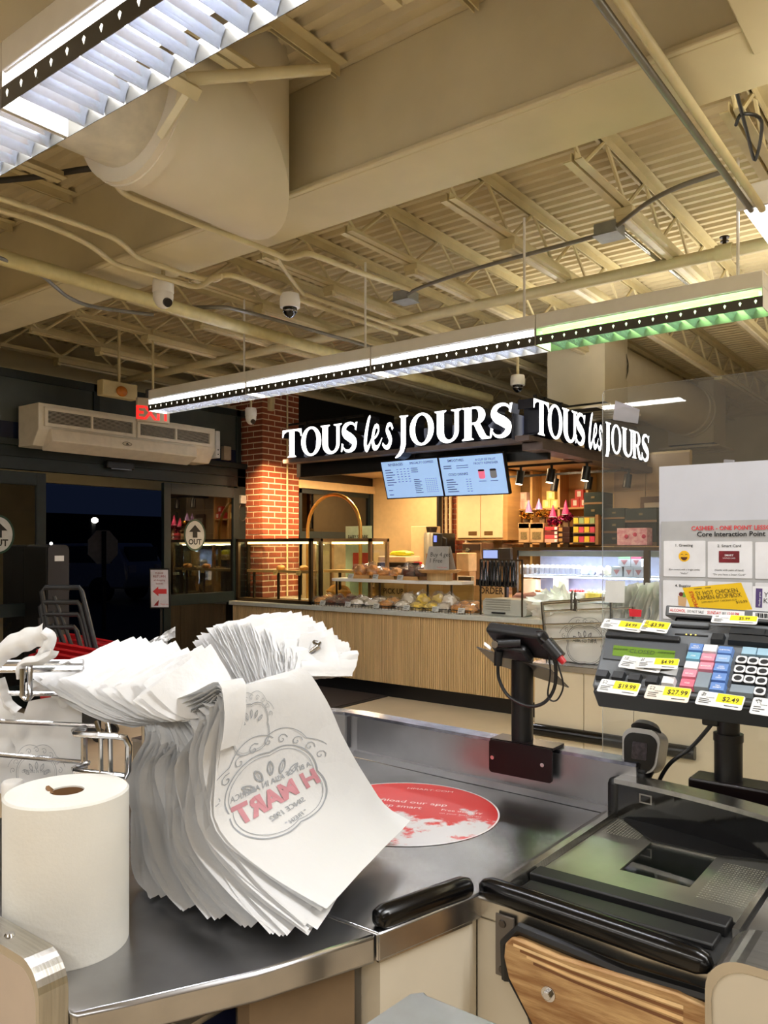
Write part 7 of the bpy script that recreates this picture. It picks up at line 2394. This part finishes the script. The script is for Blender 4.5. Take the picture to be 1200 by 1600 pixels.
o = MB().fbox(fR, a[0], b[1], 0, b[0], a[1], .0015).build('lamp_strip', reg_d, t)
for zx in (652, 683, 716):
    c = rp_(zx, 231)
    MB().disc(fR, c[0], (a[1] + b[1]) / 2, .0016, .002, 10).build('status_lamp', EM('amber_led', (236, 206, 90), 1.6), o)
# keys
key_src = {}
def key(zx, zy, w, h, m, ring=None, hh=.011):
    c = rp_(zx, zy)
    k = (w, h, m.name, bool(ring))
    if k not in key_src:
        mb = MB()
        fk = Frame((0, 0, 0), (1, 0, 0), uyR)
        lo = [fk.p(x, y, 0) for x, y in ((-w / 2, -h / 2), (w / 2, -h / 2), (w / 2, h / 2), (-w / 2, h / 2))]
        hi = [fk.p(x * .88, y * .86 + .0006, hh) for x, y in ((-w / 2, -h / 2), (w / 2, -h / 2), (w / 2, h / 2), (-w / 2, h / 2))]
        mb.add(lo + hi, [(0, 1, 5, 4), (1, 2, 6, 5), (2, 3, 7, 6), (3, 0, 4, 7), (4, 5, 6, 7)])
        mats = [m]
        if ring:
            mb.mat(1)
            oo = rrect(-w * .44, -h * .43, w * .44, h * .43, w * .2, 3)
            ii = ell(0, 0, w * .33, h * .30, n=16)
            mb.prism(fk, oo, hh - .001, hh + .0008, [ii[::-1]])  # pale ring paints the light reflected on the clear key cap
            mb.mat(2).disc(fk, 0, 0, w * .34, hh + .0003, 16, h * .31)
            mats = [m, ring, reg_d]
        o = mb.build('key', mats, t, local=True)
        key_src[k] = o
    else:
        o = key_src[k].copy()
        COL.objects.link(o)
    o.location = fR.p(c[0], c[1], .001) - t.location
    return o
kb, kc, kw_, kp, kr = (M('key_blue', (104, 140, 200), .35), M('key_cyan', (120, 176, 200), .35), M('key_white', (222, 222, 224), .35), M('key_pink', (222, 142, 160), .35), M('key_rose', (216, 112, 132), .35))
klb, kg, kk_ = M('key_light_blue', (140, 172, 212), .35), M('key_grey', (130, 142, 152), .35), M('key_black', (38, 40, 42), .4)
kcy, kglint = M('key_pale_cyan', (150, 184, 204), .35), M('key_cap_glint', (226, 228, 230), .2)
kw, kh = .0262, .0195
for zx, zy, m in ((725, 335, kb), (708, 393, kc), (695, 455, kw_), (682, 512, kp), (667, 575, kr), (820, 343, kw_), (805, 403, kp), (793, 462, kp), (920, 355, kb), (905, 412, klb), (893, 472, kb), (880, 535, kb), (868, 600, kb), (1080, 362, kcy), (1183, 371, kcy)):
    key(zx, zy, kw, kh, m)
key(772, 555, kw, .041, kg)
for zx, zy in ((1030, 420), (1107, 428), (1182, 437), (1018, 482), (1095, 490), (1172, 499), (1005, 544), (1083, 553), (1162, 563), (1152, 632)):
    key(zx, zy, .020, .0195, kk_, kglint)
key(1033, 618, .042, .0195, kg)
for zx, zy in ((97, 508), (204, 518), (313, 532), (430, 548), (868, 265), (984, 272), (1060, 278), (1140, 285), (992, 225), (1070, 229), (1150, 235), (1215, 292), (1225, 242)):
    key(zx, zy, .0235, .0185, kk_)
key(540, 556, .0235, .0185, kw_)
mb = MB()
fR_txt = []
for zx, zy, wd in ((725, 335, 'PRICE|INQUIRY'), (708, 393, 'ITEM'), (695, 455, 'NO|SALE'), (682, 512, 'REFUND'), (667, 575, 'VOID'), (805, 403, 'CANCEL'), (793, 462, 'MANAGER'), (920, 355, 'SUBTOTAL'), (905, 412, 'WEIGHT'), (893, 472, 'CASH|TENDER'), (880, 535, 'FS|DEBIT'), (868, 600, 'TAX|EXEMPT')):
    c = rp_(zx, zy)
    for q, w_ in enumerate(wd.split('|')):
        MB().text(fR, w_, c[0], c[1] - .002 + (.0045 if '|' in wd and q == 0 else 0) - (.002 if '|' in wd else 0), .0048, 'c', .0125, .8, .01).build('key_lettering', paper, t)
# pole and base
xp = at(1138, 1180, Y=1.80).x
zc_ = at(1138, 1150, Y=1.80).z
zbs = at(1138, 1218, Y=1.80).z
MB().cyl((xp, 1.80, zbs), (xp, 1.80, zc_), .0285, n=26).build('pole_lower', black_m, t, smooth=True)
MB().box(xp - .03, 1.52, 1.24, xp + .03, 1.815, 1.27).build('neck_arm', black_m, t)
MB().cyl((xp, 1.80, zc_), (xp, 1.80, 1.265), .023, n=26).build('pole_upper', black_m, t, smooth=True)
MB().cyl((xp, 1.80, zc_ - .01), (xp, 1.80, zc_ + .006), .0305, n=26).build('pole_collar', black_m, t, smooth=True)
MB().box(xp - .05, 1.78, zc_ + .02, xp - .015, 1.82, zc_ + .07).build('pole_clamp', black_m, t, bevel=.004)
xa = at(1075, 1240, Y=1.765).x
bs = M('maroon_black_base', (20, 12, 13), .28, .2)
MB().box(xa, 1.763, CT - .003, .2, 1.84, zbs).build('base_box', bs, t, bevel=.005)
MB().tube(smooth_path([at(x, y, Y=1.79) for x, y in ((1116, 1125), (1105, 1140), (1078, 1170), (1050, 1190), (1035, 1210), (1024, 1235))]), .0045, 8).build('cable', black_m, t, smooth=True)

# price tags stuck over the register
tagw, tagy = M('tag_white', (228, 228, 226), .5, var=.02), M('tag_yellow', (238, 222, 30), .5, var=.04)
tag_ink = M('tag_ink', (60, 60, 62), .5)
def price(bl, br, tl, price_txt, ysp, label, lift=.014, m=None, dz=0.0):
    a, b, c = rp_(*bl), rp_(*br), rp_(*tl)
    A, B, C_ = fR.p(*a, lift), fR.p(*b, lift + dz), fR.p(*c, lift)
    ux = (B - A)
    w = ux.length
    up = (C_ - A)
    sk = up.dot(ux.normalized())
    up = up - ux.normalized() * sk
    h = up.length
    f = Frame(A, ux, up)
    t = thing('price_tag', label, 'price tag', A, 'price tags on the register')
    MB().prism(f, rrect(0, 0, w, h, .0035, 3), -.0008, 0).build('card', m or tagw, t)
    if ysp:
        MB().fbox(f, w * ysp[0], h * .36, 0, w * ysp[1], h * .97, .0003).build('yellow_block', tagy, t)
        if price_txt:
            MB().text(f, price_txt, w * (ysp[0] + ysp[1]) / 2 + .002, h * .46, h * .46, 'c', .0009, .84, .008).build('price', ink, t)
    mb = MB()
    random.seed(len(label))
    for i in range(3):
        mb.quad(f, w * .06, h * (.16 + i * .13), w * random.uniform(.22, .34), h * (.16 + i * .13) + h * .045, .0006)
    for i in range(6):
        for j in range(6):
            if random.random() < .55:
                mb.quad(f, w * .07 + i * h * .045, h * .64 + j * h * .045, w * .07 + (i + .8) * h * .045, h * .64 + (j + .8) * h * .045, .0006)
    mb.quad(f, w * .62, h * .14, w * .92, h * .19, .0006)
    for i in range(9):
        mb.quad(f, w * (.20 + .02 * i), h * .55, w * (.212 + .02 * i), h * .60, .0006)
    mb.build('printed_lines', tag_ink, t, kind='stuff')
price((85, 205), (352, 240), (108, 143), '$4.99', (.42, .97), 'price tag reading $4.99 at the top corner of the register', .013)
price((345, 228), (530, 252), (366, 156), '$3.99', (.10, .97), 'price tag reading $3.99 beside the top corner tag', .015)
price((828, 190), (1135, 207), (852, 137), '$5.99', (.40, .98), 'price tag reading $5.99 across the black top keys', .020)
price((205, 470), (480, 515), (232, 390), '', (.44, .62), 'price tag half hidden under another tag below the green display', .014)
price((330, 485), (605, 500), (355, 417), '$4.99', (.42, .99), 'price tag reading $4.99 lying over another below the green display', .018)
price((62, 630), (330, 668), (92, 547), '$19.99', (.36, .97), 'price tag reading $19.99 under the four black keys', .013)
price((378, 680), (672, 715), (400, 588), '$27.99', (.40, .98), 'cream price tag reading $27.99 under the white key', .014, M('tag_cream', (232, 220, 204), .5))
price((718, 720), (1030, 768), (745, 630), '$2.49', (.42, .97), 'price tag reading $2.49 under the column of blue keys', .014)
price((1080, 785), (1370, 830), (1100, 674), '', None, 'white price tag at the frame edge under the number keys', .014)
o = rp_(555, 520)
t = thing('curled_label', 'curled grey label sticking out above the white key', 'label', fR.p(*o, .012))
a, b, c, d = rp_(480, 505), rp_(600, 545), rp_(615, 495), rp_(500, 500)
MB().grid(lambda u, v: fR.p(*(V((*a, 0)).lerp(V((*b, 0)), u).lerp(V((*d, 0)).lerp(V((*c, 0)), u), v)).xy, .013 + .006 * u * u), 6, 2).build('label_film', M('label_grey', (170, 172, 172), .4), t, smooth=True)

# label rail and cards leaning behind the register
YR_ = 1.665
pr = lambda px, py: at(px, py, Y=YR_)
A, B = pr(1042, 958), pr(1190, 968)
f = Frame(A, (B - A), (0, .25, 1))
t = thing('shelf_label_rail', 'black display head with a label strip about alcohol sales behind the register', 'customer display', (A.x + .1, YR_ + .03, 1.3))
MB().fbox(f, -.004, -.006, -.07, .40, .017, -.001).build('rail', M('rail_grey', (96, 98, 100), .4, .3), t, bevel=.003)
MB().fbox(f, .012, -.045, -.075, .40, -.004, -.012).build('head', black_m, t, bevel=.006)
MB().fbox(f, .004, .001, -.001, .150, .0135, .0008).build('strip', paper, t)
MB().text(f, 'ALCOHOL', .006, .0042, .0085, 'l', .0014, .78, .01).text(f, 'SUNDAY', .0805, .0042, .0085, 'l', .0014, .78, .01).text(f, '12:30 PM.', .119, .0042, .0085, 'l', .0014, .70, .01).build('red_lettering', red_ink, t)
MB().text(f, 'DO NOT SALE', .0415, .0042, .0078, 'l', .0014, .64).text(f, 'BY', .1095, .0042, .0078, 'l', .0014, .8).build('lettering', ink, t)
MB().fbox(f, .165, .001, -.001, .30, .0135, .0008).build('second_strip', paper, t)
mb = MB()
for i in range(14):
    mb.quad(f, .170 + i * .0022, .003, .171 + i * .0022 + .0006 * (i % 3), .012, .0012)
mb.build('barcode', ink, t, kind='stuff')
MB().box(A.x + .06, 1.585, A.z - .075, A.x + .3, 1.70, A.z - .04).build('support', black_m, t)
A, B, C_ = at(1078, 944, Y=1.70), at(1163, 957, Y=1.70), at(1068, 920, Y=1.70)
A, B, C_ = at(1082, 950, Y=1.70), at(1164, 952, Y=1.70), at(1070, 920, Y=1.70)
f = Frame(A, V((B - A)).normalized() + V((0, 0, .10)), (C_ - A))
t = thing('shelf_card', 'yellow specials card about hot chicken ramen behind the register', 'card', A)
w_, h_ = .112, .045
MB().fbox(f, -.004, -.012, -.001, w_, h_, 0).build('card', M('card_yellow', (240, 196, 24), .45, var=.03), t)
mb = MB()
mb.text(f, 'SY HOT CHICKEN', .018, .026, .0125, 'l', .0006, .82, .0).text(f, 'RAMEN 6CUP/BOX', .018, .016, .0125, 'l', .0006, .82, .0)
mb.text(f, 'SAMYANG HOT CHICKEN CUP', .022, .009, .005, 'l', .0006).text(f, '$10.99', .088, .003, .008, 'l', .0006)
mb.quad(f, .018, .040, .034, .0412, .0006).quad(f, .04, .040, .052, .0412, .0006)
mb.build('lettering', M('card_ink', (60, 44, 16), .5), t)
fv = Frame(f.p(.013, -.004, 0), f.uy, -f.ux)
MB().text(fv, 'SPECIALS', 0, 0, .0105, 'l', .0007, .95, .02).build('red_lettering', M('card_red', (206, 56, 22), .5), t)
A = at(1177, 952, Y=1.70)
t = thing('shelf_card', 'white card with a purple band at the frame edge behind the register', 'card', A)
f = Frame(A, (1, 0, -.02), (0, .1, 1))
MB().fbox(f, -.002, -.012, -.001, .12, .046, 0).build('card', M('card_plain', (226, 226, 228), .5), t)
MB().fbox(f, .004, .004, 0, .016, .042, .0004).build('purple_band', M('card_purple', (74, 54, 110), .5), t)
MB().text(f, 'YEUL', .019, .026, .013, 'l', .0006).text(f, 'KIMCHI', .019, .014, .013, 'l', .0006).build('lettering', ink, t)
fv = Frame(f.p(.013, .007, 0), f.uy, -f.ux)
MB().text(fv, 'Member price', 0, 0, .005, 'l', .0007).build('band_lettering', paper, t)

# ------------------------------------------------------------------ handheld scanner
HY = 1.805
c = at(1011, 1165, Y=HY)
t = thing('handheld_scanner', 'grey and black handheld barcode scanner upright in its stand', 'barcode scanner', (c.x, HY, CT))
sil = M('scanner_silver', (158, 156, 152), .35, .4, var=.05)
fr = Frame((c.x, HY - .045, c.z), (1, 0, 0), (0, .22, 1))
hw, hh = .043, .050
out = rrect(-hw, -hh, hw, hh * .92, .026, 6)
out = [(x * (1 - .18 * max(0, -y / hh)), y) for x, y in out]
MB().prism(fr, out, -.06, 0).build('head', sil, t, bevel=.010, seg=3)
face = [(x * .86, y * .86 - .004) for x, y in out]
MB().prism(fr, face, 0, .004).build('face', black_gloss, t, bevel=.002)
MB().prism(fr, rrect(-.017, -.022, .017, .016, .003, 2), .004, .005).build('window', M('scanner_window', (58, 54, 60), .08, var=.3, scale=120), t)
MB().tube([fr.p(0, hh * .9, -.03), fr.p(0, hh * 1.12, -.035)], [.034, .026], 16).build('top_cap', M('scanner_top', (70, 70, 70), .4), t, smooth=True)
hb = [fr.p(0, -hh * .7, -.02), fr.p(0, -hh * 1.25, -.025), V((c.x + .002, HY - .055, CT + .08)), V((c.x + .004, HY - .04, CT + .01))]
MB().tube(smooth_path(hb, 4), [.030, .030, .026, .022, .019, .018, .018, .018, .019, .02, .022, .024, .026], 14).build('handle', black_m, t, smooth=True)
MB().lathe((c.x + .004, HY - .04, CT + .002), [(.035, 0), (.035, .012), (.02, .022)], 20).build('stand', black_m, t, smooth=True)
